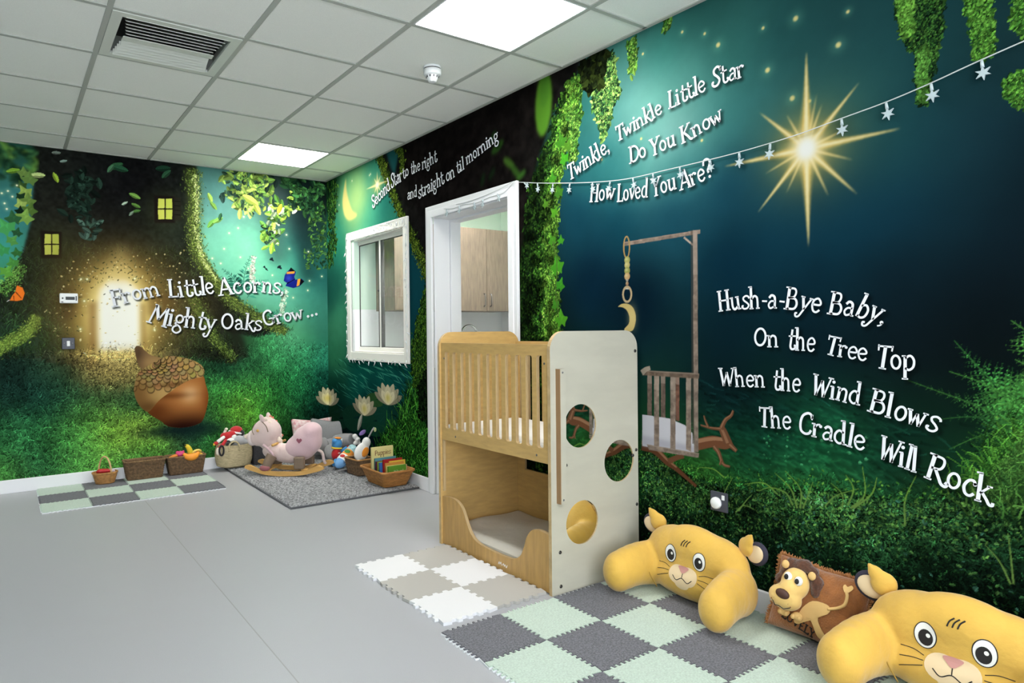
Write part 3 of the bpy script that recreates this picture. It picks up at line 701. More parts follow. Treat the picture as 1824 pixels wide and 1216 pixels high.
    for x, y, a, l, col in ((458, 372, -1.1, .12, (176, 196, 84)), (446, 356, -.5, .16, (188, 206, 92)), (484, 442, 1.4, .11, (150, 205, 70)), (472, 441, .5, .08, (130, 190, 70)), (427, 381, 1.5, .10, (180, 205, 96)), (498, 372, 1.2, .1, (206, 196, 60)), (376, 398, .9, .10, (100, 150, 70)), (388, 392, .6, .10, (120, 170, 80)), (392, 386, 1.3, .07, (50, 90, 60)),
            (374, 352, -1.2, .09, (140, 175, 80)), (380, 366, -.9, .09, (110, 150, 70)), (67, 312, .1, .10, (170, 186, 120)), (99, 316, -1.2, .08, (150, 178, 60)), (240, 349, -.4, .09, (110, 150, 70)), (242, 366, -.4, .07, (90, 130, 60)), (243, 376, .3, .06, (70, 110, 54)), (206, 296, .5, .12, (50, 92, 60)), (214, 300, -.2, .12, (40, 80, 56)), (197, 300, 1, .08, (70, 110, 80)), (113, 287, .3, .05, (120, 140, 130)), (100, 272, .1, .06, (110, 120, 110)), (23, 304, .3, .09, (110, 150, 50)), (222, 362, .6, .05, (150, 170, 150)), (234, 380, .9, .05, (110, 130, 110)), (290, 300, .2, .12, (30, 60, 44)), (296, 310, .8, .1, (44, 80, 56))):
        u, z = on_far(x, y); c.leaves(np.array([u]), np.array([z]), l, a, [col], .05, .42)
    for x, y, s_, col in ((42, 310, .07, (110, 140, 70)), (52, 322, .09, (100, 132, 66)), (40, 332, .06, (52, 80, 40)), (46, 345, .085, (140, 165, 80)), (36, 352, .06, (30, 54, 34)), (50, 360, .085, (100, 130, 62)), (38, 366, .07, (150, 175, 90)), (36, 378, .06, (20, 38, 26)), (52, 376, .085, (80, 110, 50)), (43, 390, .10, (120, 158, 74)), (24, 392, .09, (46, 90, 56)), (14, 408, .11, (70, 150, 84)), (30, 416, .06, (40, 80, 50)), (20, 430, .07, (80, 140, 70)), (6, 448, .08, (60, 140, 80)), (30, 452, .06, (50, 100, 50)), (24, 470, .07, (70, 130, 60)), (10, 486, .08, (90, 150, 60))):
        c.ivy(x, y, s_ * .8, col, c.r.rand() * 1.4 - .7)
    c.foliage(c.mask([(118, 306), (170, 306), (176, 330), (160, 380), (140, 400), (112, 380), (122, 350)], .02), 60, (.05, .1), [(28, 44, 36), (36, 56, 46), (24, 36, 30)], al=.8)
    c.foliage(c.mask([(150, 390), (172, 390), (172, 420), (150, 420)], .02), 16, (.05, .09), [(44, 62, 52), (60, 80, 70)], al=.8)
    # acorn
    nut = [(262, 730), (287, 750), (297, 758), (312, 761), (330, 761), (350, 756), (361, 748), (368, 726), (371, 705), (366, 684), (359, 668), (328, 672), (290, 700)]
    cap = [(250, 660), (241, 678), (239, 700), (247, 720), (258, 731), (266, 732), (282, 714), (300, 700), (328, 681), (350, 673), (360, 671), (364, 662), (358, 650), (342, 641), (322, 636), (304, 634), (290, 637)]
    c.glow(318, 766, .32, .05, (14, 26, 30), .85); c.glow(355, 764, .25, .06, (20, 40, 36), .6)
    cs = lambda P: catmull(c.pts(P), 5, True)
    nm = c.mask(cs(nut), 0, True); c.mix(nm, (150, 92, 44))
    def tint(m, x, y, ru, rz, col, a): c.mix(m * a * np.exp(-(((c.U - on_far(x, y)[0]) / ru) ** 2 + ((c.Z - on_far(x, y)[1]) / rz) ** 2)), col)
    tint(nm, 330, 700, .22, .16, (186, 124, 68), .9); tint(nm, 338, 702, .07, .07, (226, 180, 128), .95); tint(nm, 325, 762, .4, .11, (38, 16, 12), 1); tint(nm, 372, 715, .05, .2, (120, 62, 26), .8); tint(nm, 275, 735, .12, .1, (84, 42, 20), .8); tint(nm, 300, 705, .2, .03, (100, 56, 26), .7)
    st = [(256, 660), (246, 648), (242, 635), (240, 622), (243, 616), (250, 617), (258, 624), (268, 632), (282, 636), (292, 642), (286, 662)]
    sm_ = c.mask(cs(st), 0, True); c.mix(sm_, (126, 98, 66)); tint(sm_, 246, 632, .05, .12, (74, 56, 40), .8); tint(sm_, 275, 645, .1, .06, (168, 134, 86), .8)
    cm = c.mask(cs(cap), 0, True); c.mix(cm, (186, 150, 92)); tint(cm, 244, 705, .1, .22, (128, 92, 50), .8); tint(cm, 335, 648, .2, .08, (208, 172, 112), .8); tint(cm, 330, 682, .3, .025, (112, 80, 44), .7); tint(cm, 262, 725, .1, .06, (110, 78, 42), .8)
    ax = -.62                                    # the cap's axis leans to the left
    for r_ in range(8, -1, -1):
        for q in range(18):
            th = -2.7 + (q + (r_ % 2) * .5) * .30
            d = .07 + r_ * .036
            lx, lz = d * math.sin(th) * 1.18, -d * math.cos(th) * .80 + .02
            u0_, z0_ = on_far(263, 648)
            u = u0_ + lx * math.cos(ax + .62) - lz * math.sin(.62); z = z0_ + lx * math.sin(.1) + lz * math.cos(.62)
            rr = .034
            lobe = [(u + rr * math.cos(b_) * .9, z + rr * math.sin(b_)) for b_ in np.linspace(0, 2 * PI, 15)[:-1]]
            inner = [(u + rr * .80 * math.cos(b_) * .9 - .002, z + .005 + rr * .80 * math.sin(b_)) for b_ in np.linspace(0, 2 * PI, 15)[:-1]]
            m1 = c.mask(lobe, 0, True) * cm
            if m1.sum() < 4: continue
            c.a[:] = c.a * (1 - .42 * m1[..., None]); m2 = c.mask(inner, 0, True) * cm
            c.mix(m2 * .8, [v * (.86 + .2 * c.r.rand()) for v in (194, 158, 98)])
    for x, y, ru, rz, col, a_ in ((244, 705, .10, .22, (110, 78, 42), .6), (330, 684, .28, .022, (96, 68, 36), .7), (262, 727, .10, .05, (96, 66, 36), .7)): tint(cm, x, y, ru, rz, col, a_)
    # butterflies
    c.poly([(30, 508), (40, 512), (44, 522), (40, 534), (30, 536), (17, 535), (22, 526), (27, 520)], (232, 118, 40)); c.line([(28, 520), (38, 531)], .006, .004, (40, 24, 20)); c.line([(24, 526), (25, 536)], .004, .003, (60, 30, 20)); c.line([(33, 508), (38, 506), (43, 514)], .006, .004, (30, 24, 24)); c.line([(17, 534), (12, 537)], .006, .004, (200, 200, 200))
    c.poly([(518, 477), (527, 484), (524, 493), (526, 498), (537, 496), (542, 501), (533, 510), (522, 513), (508, 509), (511, 504), (505, 500), (507, 490), (511, 484)], (24, 34, 120))
    c.poly([(518, 476), (527, 484), (514, 482)], (14, 14, 20)); c.poly([(511, 484), (525, 483), (524, 487), (510, 488)], (226, 150, 50)); c.poly([(530, 497), (535, 496), (533, 508), (528, 510)], (226, 150, 50)); c.poly([(535, 496), (542, 501), (534, 509)], (14, 14, 22)); c.line([(511, 505), (525, 497)], .01, .004, (10, 10, 20)); c.glow(514, 495, .03, .03, (60, 80, 200), .6)
    for x, y, s_ in ((483, 461, .02), (497, 475, .022), (470, 475, .012), (474, 479, .01)):
        u, z = on_far(x, y); c.leaves(np.array([u, u + .008]), np.array([z, z - .008]), s_ * 2, np.array([.6, -.6]), [(24, 38, 44)], .2, .5)
    R_ = c.r
    c.sparks([(x, y, .007) for x, y in ((399, 443), (424, 406), (408, 415), (428, 458), (393, 469), (378, 460), (442, 478), (485, 490), (515, 443), (549, 448), (551, 500), (573, 492), (548, 517), (522, 530), (510, 418), (434, 386), (155, 497), (240, 496), (143, 586), (144, 497), (150, 536), (284, 546), (275, 587), (22, 350), (14, 340), (8, 362), (30, 330), (3, 344), (12, 372))])
    n = 130; u, z = c.sample_mask(c.mask([(100, 470), (330, 440), (350, 560), (300, 620), (120, 620)]), n)
    c.leaves(u, z, .009 + .006 * R_.rand(n), 0, [(250, 232, 170), (220, 190, 120)], .1, 1.0, al=.5)
    lily(c, 584, 721, .17, (204, 198, 160), 1.0)
    return c

def lily(c, x, y, s_, col, AX=2.0):
    u, z = c.tw(x, y)
    for a, l, sh in ((2.5, .9, .7), (.65, .9, .7), (2.15, 1.0, .85), (1.0, 1.0, .85), (1.85, 1.1, .95), (1.3, 1.1, .95), (1.57, 1.0, 1.05), (2.0, .75, 1.1), (1.15, .75, 1.1), (1.57, .7, 1.18)):
        tip = (u + AX * math.cos(a) * l * s_, z + math.sin(a) * l * s_); b = a + PI / 2
        mid = (u + AX * math.cos(a) * l * s_ * .55, z + math.sin(a) * l * s_ * .55); w_ = .17 * s_
        P = [(u, z), (mid[0] + AX * math.cos(b) * w_, mid[1] + math.sin(b) * w_), tip, (mid[0] - AX * math.cos(b) * w_, mid[1] - math.sin(b) * w_)]
        c.poly([tuple(q) for q in catmull(P, 4, True)], [min(255, v * sh) for v in col], wall=True)
        c.poly([(u, z), (mid[0] + AX * math.cos(b) * w_ * .3, mid[1] + math.sin(b) * w_ * .3), (u + AX * math.cos(a) * l * s_ * .85, z + math.sin(a) * l * s_ * .85)], [v * .75 * sh for v in col], wall=True, amp=.4)
    c.glow(x, y - 12, .30 * s_, .22 * s_, (222, 204, 96), .7)

def pad(c, x, y, ru, rz, col):
    u, z = c.tw(x, y)
    P = [(u + ru * math.cos(a) * (1 + .06 * math.sin(5 * a)), z + rz * math.sin(a)) for a in np.linspace(.5, 2 * PI + .2, 26)] + [(u, z)]
    c.poly(P, col, wall=True)
    for a in np.linspace(.9, 6, 9):
        c.mix(c.mask([(u, z), (u + ru * .9 * math.cos(a), z + rz * .9 * math.sin(a)), (u + ru * .9 * math.cos(a + .05), z + rz * .9 * math.sin(a + .05))], 0, True) * .5, [v * 1.35 for v in col])

def paint_right():
    c = Mural(0.0, 5.9, ROOM_H, MURAL_RES, on_right, 5)
    c.controls([(590, 345, (26, 60, 36)), (601, 420, (48, 146, 120)), (590, 520, (34, 100, 86)), (600, 580, (72, 155, 118)), (615, 350, (92, 176, 130)), (642, 345, (128, 190, 130)), (660, 320, (62, 152, 128)), (652, 380, (66, 168, 138)), (690, 345, (44, 130, 116)), (705, 388, (48, 128, 108)), (600, 640, (56, 138, 100)), (640, 675, (16, 88, 78)), (600, 692, (15, 60, 50)), (690, 672, (18, 90, 82)), (742, 450, (18, 66, 78)), (746, 520, (18, 68, 78)),
        (720, 690, (14, 74, 74)), (600, 760, (8, 22, 22)), (660, 745, (8, 28, 38)), (700, 765, (8, 24, 34)), (740, 800, (12, 34, 18)), (690, 825, (8, 20, 18)), (752, 850, (6, 13, 10)),
        (730, 290, (26, 23, 22)), (760, 300, (27, 23, 22)), (820, 300, (25, 22, 21)), (880, 240, (22, 20, 19)), (950, 160, (20, 22, 16)), (940, 400, (13, 16, 11)), (940, 560, (9, 13, 9)), (860, 450, (16, 16, 14)), (800, 600, (10, 18, 14)),
        (1030, 190, (42, 104, 100)), (1060, 150, (62, 128, 118)), (1100, 125, (74, 138, 128)), (1180, 90, (58, 126, 117)), (1170, 185, (110, 174, 162)), (1190, 235, (140, 194, 187)), (1140, 190, (120, 182, 172)), (1205, 150, (84, 148, 138)), (1230, 225, (112, 170, 162)), (1150, 275, (104, 172, 163)), (1265, 205, (78, 142, 136)), (1215, 290, (70, 138, 136)), (1110, 140, (78, 128, 124)), (1100, 300, (52, 124, 124)), (1055, 300, (44, 110, 112)), (1030, 385, (22, 70, 88)), (1100, 400, (19, 66, 82)), (1060, 500, (11, 38, 56)), (1130, 530, (9, 30, 44)),
        (1200, 385, (27, 75, 92)), (1300, 100, (54, 114, 108)), (1260, 35, (48, 102, 97)), (1300, 215, (54, 114, 114)), (1400, 60, (40, 88, 88)), (1500, 30, (38, 80, 82)), (1600, 100, (35, 77, 80)), (1700, 60, (30, 64, 68)), (1810, 60, (27, 54, 58)), (1500, 185, (45, 96, 96)), (1600, 255, (30, 74, 81)), (1700, 250, (27, 59, 68)), (1810, 250, (21, 43, 52)), (1300, 330, (25, 72, 90)), (1400, 420, (19, 62, 81)), (1500, 405, (19, 60, 78)), (1600, 380, (21, 58, 74)), (1700, 400, (21, 47, 58)), (1815, 420, (17, 31, 39)),
        (1300, 470, (13, 48, 66)), (1450, 500, (15, 45, 59)), (1600, 500, (17, 36, 46)), (1750, 520, (15, 25, 31)), (1300, 600, (13, 38, 48)), (1450, 620, (13, 33, 41)), (1600, 620, (15, 27, 33)), (1700, 640, (15, 23, 27)), (1290, 700, (13, 33, 37)), (1350, 720, (13, 38, 35)), (1450, 782, (27, 92, 57)), (1395, 822, (25, 80, 50)), (1520, 822, (22, 68, 45)), (1600, 780, (17, 48, 38)), (1310, 780, (18, 62, 42)), (1600, 850, (17, 42, 31)), (1700, 760, (20, 46, 34)),
        (1180, 850, (34, 82, 34)), (1170, 930, (13, 38, 20)), (1160, 970, (8, 15, 12)), (1250, 868, (54, 108, 42)), (1300, 930, (30, 78, 36)), (1250, 935, (20, 54, 27)), (1400, 888, (60, 114, 48)), (1350, 965, (19, 50, 29)), (1450, 930, (40, 90, 44)), (1500, 898, (54, 102, 48)), (1450, 1000, (17, 48, 30)), (1550, 950, (42, 90, 44)), (1600, 1000, (27, 64, 35)), (1650, 905, (46, 88, 42)), (1700, 950, (36, 78, 38)), (1750, 1000, (19, 44, 29)), (1650, 1050, (13, 34, 23)), (1800, 900, (48, 100, 40)), (1800, 955, (19, 48, 25)), (1800, 1050, (9, 21, 17)), (1550, 1060, (11, 27, 19)), (1400, 1030, (9, 24, 18)), (1812, 840, (44, 88, 38)), (1800, 620, (14, 21, 24)), (1780, 690, (14, 26, 24)), (1815, 735, (16, 34, 24)), (1740, 720, (14, 30, 25)), (1770, 790, (20, 46, 30)), (1700, 820, (20, 52, 34)),
        (950, 700, (13, 28, 23)), (1050, 700, (13, 42, 38)), (1050, 900, (13, 38, 22)), (1900, 300, (16, 30, 36)), (1900, 600, (14, 24, 28)), (1900, 850, (40, 90, 40)), (1900, 1000, (14, 34, 20))])
    n1, n2 = c.noise(.3, 5), c.noise(.06, 4)
    c.a *= (1 + .14 * (n1 - .5) + .06 * (n2 - .5))[..., None]
    R_ = c.r
    # --- corner, moon and pond
    c.foliage(c.mask([(584, 325), (600, 325), (600, 360), (596, 400), (600, 430), (592, 470), (584, 480)], .02), 520, (.02, .06), [(30, 70, 36), (50, 96, 40), (18, 40, 24), (76, 120, 44)], al=.85)
    c.glow(632, 362, .28, .28, (190, 205, 120), .55); u, z = on_right(633, 362)
    mo = [(u + .16 * math.cos(a) * .95, z + .27 * math.sin(a)) for a in np.linspace(PI * .56, PI * 1.44, 14)] + [(u - .01 + .07 * math.cos(a), z + .24 * math.sin(a)) for a in np.linspace(PI * 1.4, PI * .6, 12)]
    mo = [on_right(x, y) for x, y in ((616, 318), (612, 340), (610, 362), (613, 382), (620, 392), (629, 390), (636, 382), (627, 374), (620, 352), (617, 335))]
    c.mix(c.mask([tuple(q) for q in catmull(mo, 5, True)], .012, True), (226, 214, 130))
    wm = (c.Z < on_right(600, 628)[1]) * (c.U < on_right(745, 700)[0])
    for k in range(210):
        x, y = 588 + R_.rand() * 150, 632 + R_.rand() ** 1.3 * 95
        u, z = on_right(x, y); l = .05 + R_.rand() * .22; t = (y - 632) / 95
        g = (90, 190, 160) if R_.rand() < .6 else (8, 60, 58)
        dz = -.02 - .05 * R_.rand()
        c.poly([(u, z), (u + l / 2, z + dz / 2 + .006), (u + l, z + dz), (u + l / 2, z + dz / 2 - .004)], g, wall=True, amp=(.75 - .5 * t))
    # pads and lilies
    for x, y, ru, rz, col in [(a_, b_, c_ * 1.7, d_, e_) for a_, b_, c_, d_, e_ in ((600, 745, .16, .10, (20, 52, 40)), (628, 745, .13, .12, (22, 60, 46)), (664, 750, .16, .13, (24, 66, 50)), (690, 735, .16, .12, (22, 66, 54)), (668, 712, .10, .06, (48, 86, 48)), (712, 735, .12, .08, (18, 56, 50)), (738, 762, .12, .05, (66, 100, 44)), (588, 735, .14, .12, (18, 50, 34)))]:
        pad(c, x, y, ru, rz, col)
    for x, y, s_ in ((587, 722, .16), (649, 740, .17), (691, 721, .17)):
        lily(c, x, y, s_, (214, 204, 172))
    c.leaves(*[np.array([v]) for v in on_right(641, 752)], .18, 1.0, [(170, 172, 160)], 0, .35)
    gm = c.mask([(690, 790), (705, 775), (722, 740), (735, 700), (745, 690), (766, 700), (766, 900), (640, 900), (650, 850)], .05)
    c.blades(gm, 2600, (.05, .20), (60, 125), (.5, 2.2), .007, .7, cols=[(22, 56, 22), (34, 78, 26), (12, 34, 16), (60, 110, 40)])
    # --- old tree: mossy edge left of the door, dark bark
    dk = [(668, 262), (690, 330), (708, 382), (735, 430), (762, 505), (764, 640), (755, 640), (770, 900), (950, 900), (1000, 600), (1000, 400), (975, 330), (1040, 110), (900, 100), (700, 230)]
    dm = c.mask([(664, 260), (676, 290), (690, 335), (705, 372), (722, 410), (744, 452), (764, 510), (940, 540), (945, 330), (985, 200), (1030, 130), (1040, 90), (640, 270)], .012)
    c.mix(dm * .95, (25, 22, 21))
    c.a *= (1 + dm * ((c.noise(.05, 4) - .5) * 1.1))[..., None]
    c.poly([(687, 270), (712, 262), (708, 285), (702, 315), (697, 300)], (36, 98, 100), .02, .9)
    for P, w0, w1, n in (([(670, 268), (680, 300), (694, 335), (712, 385), (728, 420), (748, 462), (764, 505)], .09, .12, 2400), ([(704, 262), (714, 280), (712, 310)], .07, .05, 500)):
        Q = np.array(catmull(c.pts(P), 10)); k = (R_.rand(n) * (len(Q) - 1)).astype(int); o = R_.randn(n) * .3 * (w0 + (w1 - w0) * k / len(Q))
        c.leaves(Q[k, 0] + o + .02, Q[k, 1] + R_.randn(n) * .02, .012 + .02 * R_.rand(n), R_.rand(n) * 6, [(70, 90, 30), (96, 116, 38), (40, 56, 22), (24, 36, 18)], .35, .5, al=.85)
    c.foliage(c.mask([(732, 640), (738, 600), (746, 560), (756, 515), (768, 510), (768, 690), (738, 690)], .02), 2600, (.015, .04), [(48, 80, 28), (72, 104, 32), (30, 54, 22), (18, 34, 16)], al=.9)
    c.foliage(c.mask([(745, 690), (768, 640), (768, 760), (748, 740)], .02), 700, (.02, .05), [(14, 24, 14), (24, 40, 20), (8, 14, 10)])
    for x, y, s_, col, a in ((886, 262, .14, (44, 84, 30), .4), (878, 245, .10, (30, 64, 28), 1), (906, 290, .13, (70, 110, 40), -.6), (918, 305, .12, (56, 96, 36), -.8), (928, 312, .10, (60, 110, 40), .4), (968, 185, .38, (96, 158, 46), 1.5), (970, 160, .2, (80, 136, 44), 1.45), (860, 320, .10, (26, 48, 26), 1.2), (876, 310, .1, (24, 44, 24), .8)):
        u, z = on_right(x, y); m = np.zeros((c.nz, c.nu), np.float32)
        P = [(u + s_ * .5 * math.cos(b) * math.cos(a) - s_ * .2 * math.sin(b) * math.sin(a), z + s_ * .5 * math.cos(b) * math.sin(a) + s_ * .2 * math.sin(b) * math.cos(a)) for b in np.linspace(0, 2 * PI, 14)[:-1]]
        c.poly(P, col, .012, .9, True)
    # --- ivy-clad trunk right of the door
    tr = [(1010, 148), (1035, 130), (1030, 180), (1018, 230), (1000, 280), (992, 330), (985, 400), (990, 470), (990, 540), (996, 600), (1000, 1000), (925, 1000), (928, 600), (926, 480), (936, 400), (946, 330), (962, 280), (985, 220), (1000, 175)]
    tm = c.mask(tr, .02)
    c.mix(tm * .9, (30, 52, 22))
    c.foliage(tm, 6500, (.014, .04), [(30, 58, 22), (46, 82, 28), (20, 40, 18), (60, 98, 34), (14, 26, 14)])
    rm = c.mask([(1015, 150), (1034, 135), (1030, 190), (1018, 235), (1002, 290), (994, 340), (990, 420), (992, 520), (998, 600), (970, 600), (968, 480), (975, 380), (985, 290), (1000, 210)], .02)
    c.foliage(rm, 3400, (.014, .038), [(70, 116, 40), (98, 146, 52), (48, 86, 32), (116, 160, 62), (34, 64, 26)], al=.85)
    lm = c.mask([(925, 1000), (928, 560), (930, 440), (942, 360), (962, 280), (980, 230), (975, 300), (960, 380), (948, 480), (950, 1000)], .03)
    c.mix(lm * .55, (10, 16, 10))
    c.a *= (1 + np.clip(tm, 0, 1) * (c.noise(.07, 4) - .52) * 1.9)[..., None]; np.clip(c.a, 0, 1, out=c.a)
    for P, n, cols in (([(1012, 200), (1036, 190), (1030, 230), (1024, 285), (1014, 285), (1018, 240)], 420, 0), ([(1062, 105), (1092, 95), (1094, 130), (1104, 165), (1090, 190), (1086, 215), (1074, 252), (1066, 215), (1056, 190), (1058, 165), (1070, 150)], 1100, 1), ([(1120, 78), (1132, 68), (1131, 105), (1126, 138), (1122, 110)], 200, 0), ([(1180, 35), (1198, 25), (1195, 45), (1180, 58)], 26, 0)):
        c.foliage(c.mask(P, .01), n, (.02, .045), ([(60, 104, 40), (90, 136, 54), (40, 74, 34), (120, 160, 70)], [(70, 116, 56), (110, 150, 76), (40, 74, 44), (140, 176, 90), (30, 56, 36)])[cols])
    c.foliage(c.mask([(1040, 120), (1062, 95), (1078, 100), (1066, 150), (1046, 150)], .02), 90, (.06, .12), [(26, 34, 18), (40, 50, 22), (18, 24, 14)])
    for x, y, s_, a in ((1000, 255, .08, .2), (1006, 285, .07, .5), (1010, 262, .06, -.6), (996, 345, .07, .3), (988, 380, .06, .8), (993, 478, .10, .2), (999, 430, .05, 0), (997, 510, .07, -.4), (990, 545, .06, .5), (1000, 572, .09, .1), (984, 430, .06, .4), (972, 365, .05, .3), (984, 320, .06, 0)):
        c.ivy(x, y, s_ * .75, (62 + R_.rand() * 30, 130 + R_.rand() * 40, 44), a)
    c.line([(985, 430), (992, 470), (990, 520), (996, 570)], .008, .005, (90, 120, 60))
    # --- night sky, firefly dots, great star
    c.sparks([(x, y, .011) for x, y in ((1417, 33), (1279, 80), (1367, 125), (1493, 80), (1411, 175))] + [(x, y, .007) for x, y in ((1215, 57), (1255, 60), (1442, 180), (1359, 50), (1510, 21), (1142, 247), (1250, 250), (1072, 284), (1145, 96))], (240, 225, 150), (120, 190, 160))
    su, sz = on_right(1436, 265)
    c.glow(1436, 265, .20, .20, (120, 128, 84), .5); c.glow(1436, 265, .11, .11, (226, 194, 98), .8)
    for x, y, w_ in ((1436, 92, .05), (1440, 440, .045), (1608, 228, .035), (1288, 297, .035), (1530, 147, .034), (1350, 378, .03), (1527, 346, .03), (1352, 200, .03), (1400, 203, .016), (1464, 185, .016), (1400, 345, .014), (1476, 350, .018), (1520, 285, .014), (1362, 310, .014), (1502, 232, .02), (1455, 165, .012)):
        u, z = on_right(x, y); du, dz = u - su, z - sz; l = math.hypot(du, dz); nx, nz_ = -dz / l, du / l
        for wf, am, col in ((1.7, .35, (214, 190, 110)), (1.0, .8, (245, 205, 110)), (.45, .9, (255, 246, 200))):
            ww = w_ * wf / 2; P = [(su + nx * ww, sz + nz_ * ww), (su + du * .5 + nx * ww * .42, sz + dz * .5 + nz_ * ww * .42), (u, z), (su + du * .5 - nx * ww * .42, sz + dz * .5 - nz_ * ww * .42), (su - nx * ww, sz - nz_ * ww)]
            c.poly(P, col, .004, am, True)
    c.glow(1436, 265, .065, .07, (255, 240, 190), 1, 1.5); c.glow(1436, 265, .04, .045, (255, 255, 248), 1, 2)
    su2, sz2 = on_right(672, 329)
    c.glow(672, 329, .10, .07, (210, 214, 120), .7)
    for a, l in ((0, .22), (PI / 2, .12), (PI, .22), (-PI / 2, .12), (.8, .09), (2.3, .09), (-.8, .09), (-2.3, .09)):
        c.poly([(su2 - math.sin(a) * .014, sz2 + math.cos(a) * .014), (su2 + l * math.cos(a), sz2 + l * math.sin(a)), (su2 + math.sin(a) * .014, sz2 - math.cos(a) * .014)], (250, 236, 170), .004, .9, True)
    c.glow(672, 329, .03, .025, (255, 255, 235), 1)
    c.sparks([(x, y, .007) for x, y in ((627, 322), (658, 312), (604, 365), (660, 310))])
    # hanging vines on the right
    for P, n, k in (([(1602, -40), (1660, -60), (1672, 20), (1672, 60), (1662, 90), (1658, 120), (1652, 150), (1646, 185), (1640, 180), (1641, 130), (1640, 95), (1618, 75), (1604, 30)], 3600, 0), ([(1724, -40), (1756, -60), (1756, 20), (1760, 75), (1754, 104), (1742, 95), (1738, 50), (1728, 20)], 1500, 1), ([(1806, -60), (1840, -80), (1840, 60), (1824, 62), (1812, 40)], 700, 1), ([(1796, 150), (1812, 138), (1840, 138), (1840, 185), (1815, 180), (1800, 165)], 700, 1)):
        c.foliage(c.mask(P, .012), n, (.012, .032), ([(22, 42, 25), (32, 62, 29), (46, 82, 35), (13, 25, 17), (64, 100, 44)], [(48, 86, 34), (70, 116, 43), (32, 62, 27), (88, 136, 54)])[k])
    c.foliage(c.mask([(1602, -40), (1616, -50), (1622, 70), (1606, 40)], .01), 360, (.014, .03), [(80, 130, 50), (100, 150, 60)])
    c.foliage(c.mask([(1638, 90), (1648, 90), (1648, 180), (1640, 180)], .006), 220, (.014, .03), [(90, 140, 60), (70, 116, 48)])
    # lake shimmer under the words
    lk = c.mask([(1250, 740), (1400, 735), (1560, 770), (1640, 830), (1640, 870), (1450, 870), (1250, 850)], .12)
    c.blades(lk, 1500, (.03, .10), (-22, -4), (.8, 1.45), .010, .3); c.a[:] = np.where(lk[..., None] > .3, c.a * .3 + blur(c.a, 2, 1) * .7, c.a)
    n = 40; u, z = c.sample_mask(c.mask([(1360, 770), (1540, 770), (1560, 830), (1360, 830)]), n); c.leaves(u, z, .006 + .008 * R_.rand(n), 0, [(50, 130, 80), (80, 160, 110)], .2, 1.0, al=.5)
    # --- ferns at far right
    for P, n, l, col in (([(1870, 790), (1800, 748), (1740, 722), (1680, 700), (1614, 676)], 26, .060, (62, 116, 54)), ([(1850, 740), (1800, 708), (1760, 672), (1728, 638), (1699, 606)], 16, .085, (60, 124, 58)),
            ([(1850, 745), (1800, 712), (1750, 682), (1690, 661)], 16, .075, (76, 140, 62)), ([(1850, 770), (1790, 752), (1730, 742), (1660, 748)], 16, .055, (52, 104, 52)), ([(1850, 760), (1790, 766), (1740, 778), (1690, 800)], 14, .060, (62, 116, 54)),
            ([(1860, 640), (1840, 600), (1800, 570)], 8, .075, (84, 150, 66)), ([(1870, 690), (1845, 660), (1808, 640)], 8, .07, (90, 156, 68)), ([(1850, 800), (1800, 800), (1750, 812), (1712, 832)], 12, .050, (50, 98, 48)), ([(1860, 720), (1820, 690), (1790, 672)], 8, .07, (70, 132, 60))):
        c.fern(P, n, l * 1.25, [v * 1.15 for v in col], -.2, .006, .15, True)
    # --- grass bank
    top = [(1143, 800), (1170, 810), (1210, 838), (1250, 858), (1300, 868), (1360, 872), (1430, 872), (1500, 878), (1560, 888), (1620, 895), (1680, 888), (1730, 870), (1770, 838), (1800, 800), (1830, 760), (1900, 720)]
    bank = top + [(1900, 1300), (1143, 1300)]
    bm_ = c.mask(bank, .01)
    dn = c.noise(.12, 4)
    c.a *= (1 + bm_ * (dn - .5) * 1.3)[..., None]; np.clip(c.a, 0, 1, out=c.a)
    hi = c.mask(top + [(1900, 900), (1800, 940), (1700, 960), (1600, 950), (1500, 960), (1400, 930), (1300, 930), (1143, 900)], .05)
    c.foliage(bm_, 7000, (.008, .022), [(16, 40, 22), (24, 58, 28), (10, 24, 16)], al=.7)
    c.blades(bm_, 17000, (.010, .030), (10, 170), (.6, 1.7), .004, 1.2)
    c.blades(hi, 9000, (.010, .030), (10, 170), (.65, 1.5), .004, 1.2)
    c.foliage(hi, 2200, (.006, .015), [(76, 126, 48), (98, 150, 60), (52, 96, 38)], al=.65)
    c.a *= (1 + bm_ * (c.noise(.16, 5) - .5) * 1.5)[..., None]; np.clip(c.a, 0, 1, out=c.a)
    c.foliage(bm_, 1100, (.008, .018), [(60, 110, 50), (46, 92, 50), (80, 130, 60), (50, 100, 80)], al=.8)
    c.blades(c.mask([(1720, 880), (1770, 840), (1810, 800), (1900, 760), (1900, 900), (1720, 900)], .03), 700, (.04, .12), (60, 140), (.7, 1.4), .004, .8, cols=[(60, 112, 42), (80, 134, 50), (40, 82, 34)])
